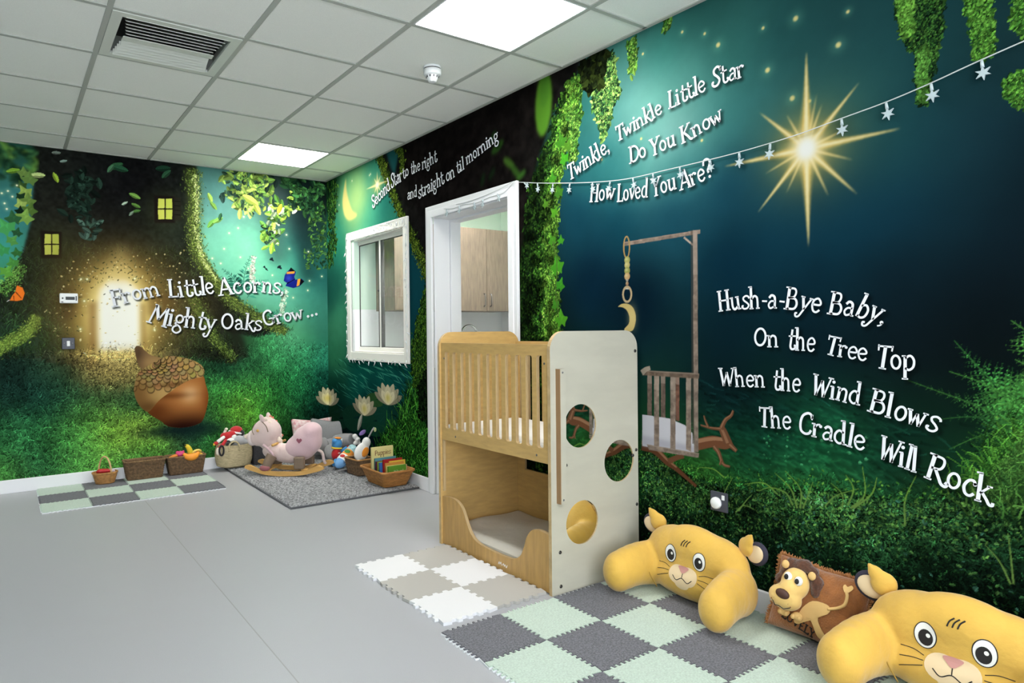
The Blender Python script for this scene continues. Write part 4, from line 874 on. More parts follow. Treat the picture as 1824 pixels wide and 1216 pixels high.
    for P, w_ in (([(1420, 905), (1408, 870), (1380, 842)], .007), ([(1425, 905), (1425, 870), (1398, 838)], .006), ([(1430, 905), (1440, 880), (1448, 858)], .006), ([(1412, 900), (1400, 878), (1372, 868), (1352, 874)], .006), ([(1515, 905), (1540, 880), (1536, 830)], .007), ([(1520, 905), (1552, 880), (1562, 850)], .007), ([(1510, 900), (1520, 870), (1506, 845)], .006), ([(1500, 905), (1500, 880), (1480, 860)], .005), ([(1612, 935), (1612, 890), (1632, 846)], .006), ([(1385, 880), (1360, 860), (1325, 862)], .006), ([(1290, 850), (1270, 835), (1245, 832)], .005), ([(1470, 900), (1490, 882), (1530, 870)], .005), ([(1300, 900), (1290, 880), (1305, 850)], .005), ([(1310, 912), (1325, 900), (1345, 908)], .005), ([(1315, 910), (1330, 890), (1340, 880)], .005), ([(1800, 1040), (1780, 1000), (1755, 970)], .005), ([(1805, 1040), (1800, 990), (1795, 950)], .005), ([(1740, 890), (1730, 860), (1735, 830)], .005), ([(1690, 880), (1685, 860), (1690, 840)], .004)):
        c.line(P, w_ * 1.2, .002, (116, 160, 66))
    gy = c.a.mean(2, keepdims=True); k_ = bm_[..., None] * .30; c.a[:] = c.a * (1 - k_) + (gy * .55 + c.a * .30) * k_
    # --- the rocking cradle and its bough (printed)
    GR = c.noise(.02, 3)
    wood, dark, lite = (146, 129, 116), (92, 76, 66), (186, 168, 154)
    c.line([(1143, 792), (1165, 800), (1188, 822), (1205, 835), (1240, 866)], .055, .014, (98, 62, 42)); c.line([(1143, 787), (1165, 796), (1188, 818), (1205, 832)], .018, .008, (160, 118, 88), .8)
    c.line([(1190, 822), (1205, 815), (1218, 812)], .028, .02, (110, 74, 52))
    c.line([(1240, 792), (1270, 786), (1290, 790), (1302, 784)], .052, .048, (120, 78, 54)); c.line([(1240, 786), (1270, 781), (1296, 784)], .018, .014, (176, 132, 100), .8)
    for P, a, b in (([(1297, 790), (1288, 768), (1284, 762)], .07, .04), ([(1284, 764), (1292, 748), (1302, 740), (1306, 731)], .035, .012), ([(1284, 764), (1266, 762), (1248, 757)], .025, .010), ([(1262, 762), (1256, 748), (1254, 740)], .02, .008), ([(1272, 795), (1280, 806), (1288, 826), (1300, 831)], .04, .012), ([(1285, 820), (1282, 828)], .02, .01), ([(1300, 792), (1312, 803)], .04, .022)):
        c.line(P, a * .62, b * .75, (116, 78, 56)); c.line([(x - 1, y - 1) for x, y in P], a * .22, b * .25, (170, 126, 96), .7)
    def plank(P, col):
        c.poly(P, col); m = c.mask(P)
        c.a *= (1 + m * (GR - .5) * .55)[..., None]
        c.poly([P[0], P[1], ((P[1][0] * 4 + P[2][0]) / 5, (P[1][1] * 4 + P[2][1]) / 5), ((P[0][0] * 4 + P[3][0]) / 5, (P[0][1] * 4 + P[3][1]) / 5)], lite, amp=.5)
    plank([(1112, 431), (1247, 409), (1247, 416), (1112, 438)], wood)
    plank([(1219, 421), (1234, 434), (1234, 438), (1217, 424)], lite)
    for x in (1157, 1181, 1205): plank([(x - 4, 667), (x + 4, 667), (x + 4, 748), (x - 4, 744)], (112, 96, 86))
    c.poly([(1144, 738), (1192, 745), (1220, 757), (1234, 772), (1238, 806), (1144, 794)], (214, 212, 220)); c.poly([(1144, 775), (1238, 795), (1238, 806), (1144, 794)], (176, 174, 184), .01, .7)
    for x0 in (1165, 1194, 1222): plank([(x0, 667), (x0 + 9, 668), (x0 + 9, 804), (x0, 800)], wood)
    plank([(1204, 668), (1210, 669), (1210, 750), (1204, 748)], (118, 84, 70))
    plank([(1234, 410), (1242, 410), (1244, 805), (1236, 805)], wood)
    c.poly([(1230, 410), (1234, 410), (1236, 790), (1233, 790)], dark, amp=.55)
    plank([(1144, 659), (1245, 665), (1245, 674), (1144, 668)], (122, 104, 90))
    plank([(1152, 791), (1245, 807), (1244, 815), (1156, 801)], wood)
    c.line([(1143, 664), (1150, 658), (1158, 655)], .03, .02, (170, 156, 140))
    def ring(x, y, ru, rz, w_, col):
        u, z = on_right(x, y); n = 26
        o = [(u + ru * math.cos(2 * PI * k / n), z + rz * math.sin(2 * PI * k / n)) for k in range(n)]; i_ = [(u + (ru - w_) * math.cos(2 * PI * k / n), z + (rz - w_) * math.sin(2 * PI * k / n)) for k in range(n)]
        c.mix(c.mask(o, 0, True) - c.mask(i_, 0, True), col)
    ring(1116, 440, .024, .058, .009, (178, 146, 92))
    for k, (y, r_) in enumerate(((463, .019), (472, .018), (482, .019), (492, .019), (499, .008), (505, .010))):
        u, z = on_right(1117, y); c.mix(c.mask(circ(u, z, r_, 18), 0, True), [(166, 168, 96), (188, 178, 112), (150, 156, 84), (198, 160, 112), (160, 150, 140), (170, 130, 100)][k]); c.glow(1116, y - 1.5, r_ * .5, r_ * .4, (230, 222, 170), .6)
    c.line([(1112, 513), (1122, 513)], .012, .012, (210, 206, 196)); ring(1117, 524, .034, .044, .012, (196, 172, 134))
    mo = [on_right(x, y) for x, y in ((1101, 546), (1108, 541), (1118, 541), (1127, 547), (1132, 560), (1132, 573), (1127, 588), (1116, 590), (1112, 586), (1120, 576), (1121, 564), (1116, 552), (1108, 547))]
    c.mix(c.mask([tuple(q) for q in catmull(mo, 5, True)], 0, True), (206, 184, 118)); c.glow(1126, 565, .03, .06, (222, 204, 140), .5)
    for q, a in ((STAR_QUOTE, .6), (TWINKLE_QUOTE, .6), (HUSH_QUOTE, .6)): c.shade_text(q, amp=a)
    return c

# ------------------------------------------------------------------ materials of the room
M_PRINT = attr_mat('printed_wallpaper', .9, 0.0)
M_LETTER = mat('white_lettering', (222, 224, 230), .7, spec=.1)
M_WHITE = mat('white_gloss_paint', (236, 236, 240), .35)
M_CEIL = mat('ceiling_tile', (242, 242, 235), .9, noise=(260, .03), bump=(700, .0006))
M_BAR = mat('ceiling_grid_bar', (176, 178, 170), .6)
M_FLOOR = mat('grey_vinyl', (169, 170, 175), .42, noise=(420, .06), spec=.35)
M_SEAM = mat('vinyl_weld_seam', (150, 149, 149), .45)
M_BLACK = mat('black_plastic', (22, 23, 26), .4)
M_DARKGREY = mat('dark_grey_plastic', (58, 60, 66), .45)
M_WPLASTIC = mat('white_plastic', (232, 233, 234), .4)
M_GLOW = mat('led_diffuser', (255, 253, 248), .5, emit=PANEL_STRENGTH)
M_GLOWK = mat('kitchen_fill_diffuser', (255, 253, 250), .5, emit=KITCHEN_FILL)
M_CHROME = mat('chrome', (200, 202, 206), .15, metal=1.0)
M_STEEL = mat('brushed_steel', (120, 120, 122), .35, metal=1.0)
MURAL_GAIN = {'wall_far': 0.90, 'wall_right': 0.62}     # print brightness per wall; far print lifted to offset its dimmer light

def wall_grid(name, c, plane, holes=(), extend=None):
    """the painted canvas as a fine wall sheet; one colour per grid point"""
    nz, nu = c.nz, c.nu
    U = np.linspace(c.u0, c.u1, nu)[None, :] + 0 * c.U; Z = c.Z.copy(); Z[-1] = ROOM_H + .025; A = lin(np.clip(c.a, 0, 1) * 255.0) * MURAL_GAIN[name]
    A = np.clip(A, 0, .92)
    if extend:   # plain continuation of the print beyond the picture
        side, dist = extend
        e = (U[:, :1] - dist) if side < 0 else (U[:, -1:] + dist)
        col = A[:, :1] if side < 0 else A[:, -1:]
        if side < 0: U = np.hstack([e, U]); A = np.concatenate([col, A], 1)
        else: U = np.hstack([U, e]); A = np.concatenate([A, col], 1)
        Z = np.hstack([Z[:, :1], Z]); nu += 1
    co = plane(U.ravel(), Z.ravel())
    i, j = np.meshgrid(np.arange(nz - 1), np.arange(nu - 1), indexing='ij')
    uc = (U[:-1, :-1] + U[:-1, 1:]) / 2; zc = (Z[:-1, :-1] + Z[1:, :-1]) / 2
    keep = np.ones(i.shape, bool)
    for (a, b, z0, z1) in holes: keep &= ~((uc > a) & (uc < b) & (zc > z0) & (zc < z1))
    i, j = i[keep], j[keep]; v0 = i * nu + j
    F = np.stack([v0, v0 + 1, v0 + nu + 1, v0 + nu], 1).astype(np.int32)
    me = bpy.data.meshes.new(name)
    me.vertices.add(len(co)); me.vertices.foreach_set('co', co.astype(np.float32).ravel())
    me.loops.add(F.size); me.loops.foreach_set('vertex_index', F.ravel())
    me.polygons.add(len(F)); me.polygons.foreach_set('loop_start', np.arange(0, F.size, 4, dtype=np.int32))
    me.polygons.foreach_set('loop_total', np.full(len(F), 4, np.int32))
    at = me.color_attributes.new('print', 'FLOAT_COLOR', 'POINT')
    rgba = np.ones((len(co), 4), np.float32); rgba[:, :3] = A.reshape(-1, 3)
    at.data.foreach_set('color', rgba.ravel())
    me.materials.append(M_PRINT); me.update(calc_edges=True); me.validate()
    o = bpy.data.objects.new(name, me); COL.objects.link(o)
    return struct(o)

WIN = (.572, 1.566, 1.018, 2.022)     # window opening in the right wall: u0 u1 z0 z1
DOOR = (2.000, 2.940, -.1, 2.036)
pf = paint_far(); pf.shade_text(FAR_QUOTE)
wall_far = wall_grid('wall_far', pf, lambda u, z: np.stack([u, 0 * u, z], 1), extend=(-1, 2.2))
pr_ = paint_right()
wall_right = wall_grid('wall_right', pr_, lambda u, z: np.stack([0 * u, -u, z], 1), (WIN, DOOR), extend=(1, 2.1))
wall_far['label'] = 'far mural wall with printed enchanted tree, glowing door and acorn'
wall_right['label'] = 'long mural wall with printed moon, star, ivy trunk and cradle'

def lettering(name, strokes, plane, parent, label):
    mb = MB()
    for k, Q, w_ in strokes: ribbon(mb, k, Q, w_, plane)
    o = mb.build(name, M_LETTER, parent); o['label'] = label; o['kind'] = 'structure'
    return o
lettering('acorn_quote_lettering', FAR_QUOTE, lambda u, z: (u, -.0015, z), wall_far, 'white lettering reading From Little Acorns, Mighty Oaks Grow')
lettering('second_star_lettering', STAR_QUOTE, lambda u, z: (-.0015, -u, z), wall_right, 'white lettering reading Second Star to the right and straight on til morning')
lettering('twinkle_lettering', TWINKLE_QUOTE, lambda u, z: (-.0015, -u, z), wall_right, 'white lettering reading Twinkle, Twinkle Little Star Do You Know How Loved You Are?')
lettering('lullaby_lettering', HUSH_QUOTE, lambda u, z: (-.0015, -u, z), wall_right, 'white lettering reading Hush-a-Bye Baby, On the Tree Top, When the Wind Blows, The Cradle Will Rock')

# ------------------------------------------------------------------ floor, ceiling, skirting
X0, Y0 = -5.6, -8.0
mb = MB(); mb.box(X0, 2.0, Y0, 0.05, -.06, 0)
mb.box(-1.774, -1.770, Y0, 0, -.001, .0004, 1)
mb.box(-3.774, -3.770, Y0, 0, -.001, .0004, 1)
floor = struct(mb.build('floor', [M_FLOOR, M_SEAM]), 'grey vinyl floor with welded seam lines')

BX, BY, TP = -.3773, -.4285, .6
xs = [0.0] + [BX - TP * k for k in range(9)] + [X0]; ys = [0.0] + [BY - TP * k for k in range(13)] + [Y0]
LIGHT_CELLS = [(1, 1), (1, 6), (1, 11), (6, 1), (6, 11)]     # (column, row) of the LED panels; the last two are unseen, added for illumination
VENT_CELL = (3, 4)
mb = MB()
for a in range(len(xs) - 1):
    for b in range(len(ys) - 1):
        if (a, b) in LIGHT_CELLS or (a, b) == VENT_CELL: continue
        mb.box(xs[a + 1], xs[a], ys[b + 1], ys[b], ROOM_H + .006, ROOM_H + .022)
for x in xs[1:-1]: mb.box(x - .012, x + .012, Y0, 0, ROOM_H, ROOM_H + .03, 1)
for y in ys[1:-1]:
    for a in range(len(xs) - 1): mb.box(xs[a + 1] + .012, xs[a] - .012, y - .012, y + .012, ROOM_H, ROOM_H + .03, 1)
mb.box(-.02, 0, Y0, 0, ROOM_H, ROOM_H + .03, 1); mb.box(X0, -.02, -.02, 0, ROOM_H, ROOM_H + .03, 1)
ceiling = struct(mb.build('ceiling', [M_CEIL, M_BAR]), 'suspended ceiling of square tiles in a grid')

def skirting(name, P):
    mb = MB()
    for b in P: mb.box(*b)
    return struct(mb.build(name, M_WHITE, bevel=.004))
skirting('baseboard_far', [(X0, -.0005, -.016, -.0005, 0, .102)])
skirting('baseboard_right', [(-.016, -.0005, -1.917, -.016, 0, .102), (-.016, -.0005, Y0, -3.017, 0, .102)])

# back and left sides of the room (behind the camera): unseen; large openings at the back let the daylight in, left is solid
M_PLAIN = mat('plain_white_wall', (214, 216, 212), .8)
mb = MB()
mb.box(X0 - .15, X0, Y0, 0, 0, ROOM_H + .03)
struct(mb.build('wall_left', mat('unseen_dark_green_wall', (70, 110, 92), .8)))  # unseen wall, kept closed and dark to cut light bouncing from the left
mb = MB()
mb.box(X0, 0, Y0 - .15, Y0, 0, .35); mb.box(X0, 0, Y0 - .15, Y0, 2.3, ROOM_H + .03); mb.box(X0, X0 + .6, Y0 - .15, Y0, .35, 2.3); mb.box(-.8, 0, Y0 - .15, Y0, .35, 2.3)
struct(mb.build('wall_back', M_PLAIN))

# ------------------------------------------------------------------ ceiling lights, vent, smoke detector
def ceiling_light(cell, label, glow=M_GLOW, rect=None, group=None):
    if rect is None:
        a, b = cell; rect = (xs[a + 1], xs[a], ys[b + 1], ys[b])
    x0, x1, y0, y1 = rect
    t = thing('ceiling_light', label, 'ceiling light', Matrix.Translation(((x0 + x1) / 2, (y0 + y1) / 2, ROOM_H)), group)
    hx, hy = (x1 - x0) / 2 - .013, (y1 - y0) / 2 - .013
    mb = MB(); mb.box(-hx, hx, -hy, hy, .004, .03)
    for s in (-1, 1):
        mb.box(s * hx - .004, s * hx + .004, -hy, hy, -.001, .006); mb.box(-hx, hx, s * hy - .004, s * hy + .004, -.001, .006)
    mb.build('frame', M_WPLASTIC, t)
    mb = MB(); mb.box(-hx + .006, hx - .006, -hy + .006, hy - .006, .0, .0035)
    mb.build('diffuser', glow, t)
    return t
for cell, lab in zip(LIGHT_CELLS, ('square white LED ceiling panel near the far corner of the two murals', 'large lit LED ceiling panel beside the smoke detector', 'LED ceiling panel nearest the back windows on mural side',
        'unseen LED panel added at the far end of the green side wall', 'unseen LED panel added nearest the back windows by the green side wall')):
    ceiling_light(cell, lab)

a, b = VENT_CELL
vx0, vx1, vy0, vy1 = xs[a + 1] + .013, xs[a] - .013, ys[b + 1] + .013, ys[b] - .013
vent = thing('ceiling_vent', 'square white slatted air vent set in the ceiling grid', 'vent', Matrix.Translation(((vx0 + vx1) / 2, (vy0 + vy1) / 2, ROOM_H)))
h = (vx1 - vx0) / 2; fr = .045
M_VENT = mat('vent_enamel', (212, 215, 205), .5)
mb = MB()
for s in (-1, 1):
    mb.box(-h, h, s * (h - fr / 2) - fr / 2, s * (h - fr / 2) + fr / 2, -.004, .012); mb.box(s * (h - fr / 2) - fr / 2, s * (h - fr / 2) + fr / 2, -h + fr, h - fr, -.004, .012)
    mb.box(-h, h, s * h - .004, s * h + .004, .012, .12); mb.box(s * h - .004, s * h + .004, -h, h, .012, .12)
mb.build('frame', M_VENT, vent)
mb = MB(); mb.box(-h, h, -h, h, .11, .12); mb.build('duct_backing', M_BLACK, vent)
L_ = h - fr
for k in range(13):
    y = -L_ + .012 + k * (2 * L_ - .024) / 12
    near = y < 0.0
    tilt = math.radians(30) if near else math.radians(-34)
    mb = MB()
    if k == 6:
        mb.box(-L_ + .03, L_ - .03, y - .028, y + .022, -.010, -.007)
    else:
        ln = L_ - .012 - .016 * (1 - abs(y) / L_) * 2
        M_ = TR(0, y, .004, tilt)
        mb.box(-ln, ln, -.019, .019, -.0012, .0012, 0, M_)
    mb.build('slat', M_VENT, vent)
det = thing('smoke_detector', 'round white smoke detector on the ceiling', 'smoke detector', Matrix.Translation((-.617, -3.03, ROOM_H + .006)))
MB().lathe([(0, 0), (.048, 0), (.050, -.004), (.050, -.012), (.047, -.013), (.047, -.018), (.050, -.019), (.050, -.043), (.046, -.05), (0, -.05)]).build('base', M_WPLASTIC, det)
MB().lathe([(.0475, -.0135), (.0475, -.0175)]).build('gap_ring', M_BLACK, det)
mb = MB(); mb.lathe([(.034, -.05), (.030, -.066), (.024, -.078), (.022, -.084), (.018, -.086), (0, -.084)]); mb.build('sensor_cone', M_WPLASTIC, det)
mb = MB()
for k in range(10):
    an = 2 * PI * k / 10
    mb.cbox((.0325 * math.cos(an), .0325 * math.sin(an), -.058), (.004, .006, .010), 0)
mb.build('sensor_slots', M_DARKGREY, det)

# ------------------------------------------------------------------ window in the right wall (local frame: y along the wall, x into the kitchen)
M_FRAME = mat('white_timber_frame', (232, 229, 224), .4)
win = struct(MB().box(0, 0, 0, 0, 0, 0).build('window_1', M_FRAME)); win['label'] = 'white framed internal window looking into the kitchen'
bpy.data.objects.remove(win)
def ring_boxes(mb, u0, u1, z0, z1, w_, xa, xb, bottom=True, mi=0):
    mb.box(xa, xb, -u1 - w_, -u1, z0 - (w_ if bottom else 0), z1 + w_, mi); mb.box(xa, xb, -u0, -u0 + w_, z0 - (w_ if bottom else 0), z1 + w_, mi)
    mb.box(xa, xb, -u1, -u0, z1, z1 + w_, mi)
    if bottom: mb.box(xa, xb, -u1, -u0, z0 - w_, z0, mi)
u0, u1, z0, z1 = WIN
mb = MB(); ring_boxes(mb, u0, u1, z0, z1, .074, -.018, 0.001)
ring_boxes(mb, u0 + .012, u1 - .012, z0 + .012, z1 - .012, .012, .001, .15)
win = struct(mb.build('window_1', M_FRAME, bevel=.004)); win['label'] = 'white framed internal window looking into the kitchen'
mb = MB(); ring_boxes(mb, u0 + .045, u1 - .045, z0 + .045, z1 - .045, .034, .040, .085); mb.build('sash', M_FRAME, win, bevel=.004)
M_GASKET = mat('dark_gasket', (70, 72, 72), .6)
mb = MB(); ring_boxes(mb, u0 + .052, u1 - .052, z0 + .052, z1 - .052, .006, .052, .060); mb.build('gasket', M_GASKET, win)
mb = MB(); mb.box(.050, .075, -1.056, -1.020, z0 + .045, z1 - .045, 0)
mb.box(.046, .078, -1.020, -1.012, z0 + .045, z1 - .045, 1); mb.box(.046, .078, -1.064, -1.056, z0 + .045, z1 - .045, 1); mb.build('mullion', [M_FRAME, M_GASKET], win)
M_GLASS = bpy.data.materials.new('clear_glass'); M_GLASS.use_nodes = True
nt = M_GLASS.node_tree; nt.nodes.clear()
o_ = nt.nodes.new('ShaderNodeOutputMaterial'); mx = nt.nodes.new('ShaderNodeMixShader'); tr = nt.nodes.new('ShaderNodeBsdfTransparent'); gl = nt.nodes.new('ShaderNodeBsdfGlossy'); 
gl.inputs['Roughness'].default_value = .02; tr.inputs[0].default_value = (.985, .995, .99, 1)
mx.inputs[0].default_value = .035; nt.links.new(tr.outputs[0], mx.inputs[1]); nt.links.new(gl.outputs[0], mx.inputs[2]); nt.links.new(mx.outputs[0], o_.inputs[0])
for (a, b) in ((u0 + .05, 1.014), (1.062, u1 - .05)):
    mb = MB(); mb.box(.055, .059, -b, -a, z0 + .05, z1 - .05); mb.build('pane', M_GLASS, win)
MB().ell((.044, -1.016, 1.55), (.008, .008, .010)).build('catch', M_DARKGREY, win)

# ------------------------------------------------------------------ door frame in the right wall
u0, u1, z0, z1 = DOOR
mb = MB(); ring_boxes(mb, u0, u1, 0, z1, .076, -.020, .001, False)
ring_boxes(mb, u0 + .014, u1 - .014, 0, z1 - .014, .014, .001, .135, False)
ring_boxes(mb, u0 + .028, u1 - .028, 0, z1 - .028, .028, .135, .225, False)
door = struct(mb.build('door_1', mat('white_door_frame', (224, 225, 228), .4), bevel=.004)); door['label'] = 'white door frame opening into the kitchen'
mb = MB(); ring_boxes(mb, u0 + .010, u1 - .010, 0, z1 - .010, .052, -.026, -.018, False); mb.build('moulding', M_WHITE, door, bevel=.003)

# ------------------------------------------------------------------ kitchen beyond
KY, KX = -.62, 1.66
M_MINT = mat('mint_wall_paint', (212, 236, 221), .8)
M_SPLASH = mat('white_splashback', (240, 243, 246), .5)
mb = MB(); mb.box(.001, KX, KY, KY + .1, 1.40, ROOM_H, 0); mb.box(.001, KX, KY, KY + .1, 0, 1.40, 1); mb.box(KX, KX + .1, -3.2, KY + .1, 1.40, ROOM_H, 0); mb.box(KX, KX + .1, -3.2, KY + .1, 0, 1.40, 1)
struct(mb.build('wall_kitchen', [M_MINT, M_SPLASH]), 'pale mint kitchen wall above white splashback')
mb = MB(); mb.box(.001, KX, -3.2, KY, ROOM_H, ROOM_H + .02); struct(mb.build('ceiling_kitchen', M_CEIL))
mb = MB(); mb.box(.001, KX, -3.3, -3.2, 0, ROOM_H); struct(mb.build('wall_kitchen_near', M_PLAIN))
ceiling_light(None, 'unseen LED panel added to light the kitchen behind the doorway', M_GLOWK, (.25, .85, -1.95, -1.35))  # unseen lamp, added and placed to brighten the kitchen walls
M_OAK = mat('pale_grey_oak', (116, 104, 92), .5, noise=(6, .22), stretch=(9, 9, 1.2), bump=(30, .0004))
def wall_cabinet(x, label):
    t = thing('wall_cabinet', label, 'cabinet', Matrix.Translation((x, -.985, 1.385)), 'kitchen wall cabinets')
    mb = MB(); mb.box(0, .66, .02, .362, 0, .785); mb.build('carcass', M_OAK, t)
    for k, (a, b) in enumerate(((.001, .328), (.332, .659))):
        d = MB().box(a, b, -.0, .018, .0, .785).build('door', M_OAK, t, bevel=.002)
        hx = b - .035 if k == 0 else a + .035
        MB().tube([(hx, 0, .045), (hx, -.022, .05), (hx, -.026, .08), (hx, -.026, .13), (hx, -.022, .16), (hx, 0, .165)], .005).build('handle', M_STEEL, d)
    return t
wall_cabinet(.882, 'pale oak wall cabinet with two handles seen through the doorway')
wall_cabinet(.216, 'pale oak wall cabinet seen edge-on through the internal window')
mb = MB(); mb.box(.003, KX - .002, -1.24, KY - .002, .88, .92); w_ = mb.build('worktop', mat('pale_laminate', (214, 214, 212), .4), bevel=.004); tag(w_, 'pale kitchen worktop with the tap above it', 'worktop')
for k in range(2):
    t = thing('base_cabinet', ('pale oak base cabinet under the worktop beside the sink', 'pale oak base cabinet under the worktop behind the window')[k], 'cabinet', Matrix.Translation(((.84, .005)[k], -1.22, 0)), 'kitchen base cabinets')
    mb = MB(); mb.box(0, .81, .02, .59, .1, .878); mb.box(.03, .78, .06, .55, 0, .1); mb.build('carcass', M_OAK, t)
    for (a, b) in ((.002, .403), (.407, .808)):
        d = MB().box(a, b, 0, .018, .1, .876).build('door', M_OAK, t)
        MB().tube([(b - .04, 0, .72), (b - .04, -.025, .74), (b - .04, -.025, .82), (b - .04, 0, .84)], .005).build('handle', M_STEEL, d)
tap = thing('tap', 'chrome swan-neck kitchen tap just above the cot headboard', 'tap', Matrix.Translation((1.03, -.80, .92)))
MB().lathe([(.026, 0), (.026, .01), (.018, .02), (.018, .07), (0, .07)], 20).build('base', M_CHROME, tap)
MB().tube([(0, 0, .06), (0, 0, .235)] + [(.095 - .095 * math.cos(a), 0, .235 + .095 * math.sin(a)) for a in np.linspace(.2, PI, 14)] + [(.19, 0, .20)], .011, 12).build('spout', M_CHROME, tap)
MB().tube([(0, -.018, .05), (0, -.07, .07)], .006).build('lever', M_CHROME, tap)
so = thing('wall_socket', 'white double socket on the kitchen splashback behind the window', 'socket', Matrix.Translation((.58, KY, 1.10)))
MB().box(-.073, .073, -.01, 0, -.043, .043).build('plate', M_WPLASTIC, so, bevel=.003)
for s_ in (-.04, .04): MB().box(s_ - .01, s_ + .01, -.013, -.01, .01, .03).build('rocker', M_WPLASTIC, so)
it = MB().ell((0, 0, .045), (.05, .035, .045)).ell((.03, 0, .075), (.03, .025, .03)).build('sponge', mat('pink_sponge', (226, 150, 170), .8, bump=(90, .002)), M=Matrix.Translation((.10, -1.16, .92)) @ Matrix.Scale(1.25, 4))
tag(it, 'small pink item on the kitchen worktop seen through the window', 'sponge')
it = MB().tube([(-.05, 0, .012), (-.01, .01, .03), (.03, -.005, .035), (.06, .01, .02)], [.012, .02, .024, .014], 10).ell((.005, .005, -.02), (.045, .03, .034)).build('oven_glove', M_BLACK, M=Matrix.Translation((.24, -1.10, .99)) @ Matrix.Scale(1.3, 4))
tag(it, 'small black item on the worktop behind the pink one', 'kitchen cloth')

# ------------------------------------------------------------------ wall fittings
th = thing('thermostat', 'white room thermostat with a dark display on the far mural', 'thermostat', Matrix.Translation((-2.165, 0, 1.487)))
MB().box(-.062, .062, -.026, 0, -.039, .039).build('body', M_WPLASTIC, th, bevel=.006)
MB().box(-.022, .040, -.028, -.026, -.012, .012).build('display', M_BLACK, th)
MB().ell((-.042, -.027, 0), (.006, .003, .006)).build('button', M_BLACK, th)
MB().box(.046, .054, -.0275, -.026, -.018, .018).build('grille', M_DARKGREY, th)
MB().box(-.052, -.038, -.0275, -.026, -.032, -.026).build('indicator', M_DARKGREY, th)
sw = thing('light_switch', 'dark grey switch plate with a white rocker under the thermostat', 'switch', Matrix.Translation((-2.172, 0, 1.130)))
M_NAVY = mat('dark_navy_plastic', (34, 38, 52), .35)
MB().box(-.044, .044, -.010, 0, -.046, .046).build('plate', M_NAVY, sw, bevel=.003)
MB().box(-.011, .011, -.016, -.010, -.022, .020).build('rocker', M_WPLASTIC, sw, bevel=.003)
for s in (-1, 1): MB().lathe([(.0, 0), (.005, 0), (.005, .003), (0, .003)], 12, M=TR(s * .027, -.010, 0, PI / 2)).build('screw', M_STEEL, sw)
sk = thing('wall_switch', 'dark grey wall plate with a round white button on the grass mural', 'switch', Matrix.Translation((0, -4.421, .431)) @ rotm(0, 0, -PI / 2))
MB().box(-.043, .043, -.010, 0, -.043, .043).build('plate', mat('slate_plastic', (62, 64, 74), .4), sk, bevel=.003)
MB().lathe([(0, 0), (.026, 0), (.026, .010), (.022, .014), (0, .014)], 28, M=TR(-.010, -.010, -.006, PI / 2)).build('button', M_WPLASTIC, sk)
MB().box(.017, .030, -.013, -.010, .012, .032).build('indicator', M_WPLASTIC, sk)

# ------------------------------------------------------------------ the two-level wooden cot
M_BIRCH = mat('whitewashed_lit_birch_ply', (192, 188, 172), .5, noise=(5, .05), stretch=(1, 1, 3), bump=(40, .0002))  # whitish face, with part of the brighter light on it put into the colour
M_PINE = mat('golden_birch_ply', (194, 158, 97), .5, noise=(4, .10), stretch=(3, 3, 14), bump=(60, .0003))
M_OAKB = mat('oak_laminate', (184, 144, 84), .5, noise=(5, .14), stretch=(10, 10, 1.5), bump=(60, .0003))
M_PLYEDGE = mat('ply_edge', (188, 160, 116), .6, noise=(120, .2), stretch=(4, .2, .2))
M_MIRROR = mat('acrylic_mirror', (238, 240, 238), .015, metal=1.0)
M_SHEET = mat('white_sheet', (236, 234, 232), .9, bump=(25, .006))
M_LINEN = mat('beige_sheet', (206, 198, 186), .9, bump=(14, .010))
CT = Vector((-.30, -3.48, 0)); cM = Matrix.Translation(-CT)
cot = thing('cot', 'two-level slatted wooden baby cot with round mirrors standing against the mural', 'cot', Matrix.Translation(CT))
CX0, CX1, CY0, CY1 = -.585, -.014, -3.962, -3.0
def YZ(x):   # local (a, b) -> world (x, -a, b); extrusion along +x
    return cM @ Matrix(((0, 0, 1, x), (-1, 0, 0, 0), (0, 1, 0, 0), (0, 0, 0, 1)))
def XZ(y):   # local (a, b) -> world (a, y, b); extrusion along +y
    return cM @ Matrix(((1, 0, 0, 0), (0, 0, -1, y), (0, 1, 0, 0), (0, 0, 0, 1))) @ Matrix.Diagonal((1, 1, -1, 1))
def panel_outline(h_, r_=.085):
    w_ = CX1 - CX0; P = [(CX0, 0), (CX1, 0)]
    P += [(CX1 - r_ + r_ * math.cos(a), h_ - r_ + r_ * math.sin(a)) for a in np.linspace(0, PI / 2, 9)]
    P += [(CX0 + r_ + r_ * math.cos(a), h_ - r_ + r_ * math.sin(a)) for a in np.linspace(PI / 2, PI, 9)]
    return P
MIRR = [(-.403, .752), (-.148, .560), (-.396, .304)]
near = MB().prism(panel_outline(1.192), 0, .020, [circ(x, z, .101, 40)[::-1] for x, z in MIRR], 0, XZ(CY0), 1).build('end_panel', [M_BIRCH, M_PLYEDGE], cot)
near['label'] = 'pale end panel with three round mirrors'
MB().prism(panel_outline(1.192), 0, .020, (), 0, XZ(CY1 - .020), 1).build('end_panel', [M_PINE, M_PLYEDGE], cot)
for x, z in MIRR:
    m = MB().prism(circ(x, z, .1005, 40), .004, .008, (), 0, XZ(CY0)).build('mirror', M_MIRROR, near)
MB().box(-.548, -.515, CY0 - .026, CY0, .415, 1.022, 0, cM).box(-.553, -.5479, CY0 - .026, CY0, .415, 1.022, 1, cM).build('batten', [M_BIRCH, mat('batten_edge', (150, 116, 80), .6)], near)
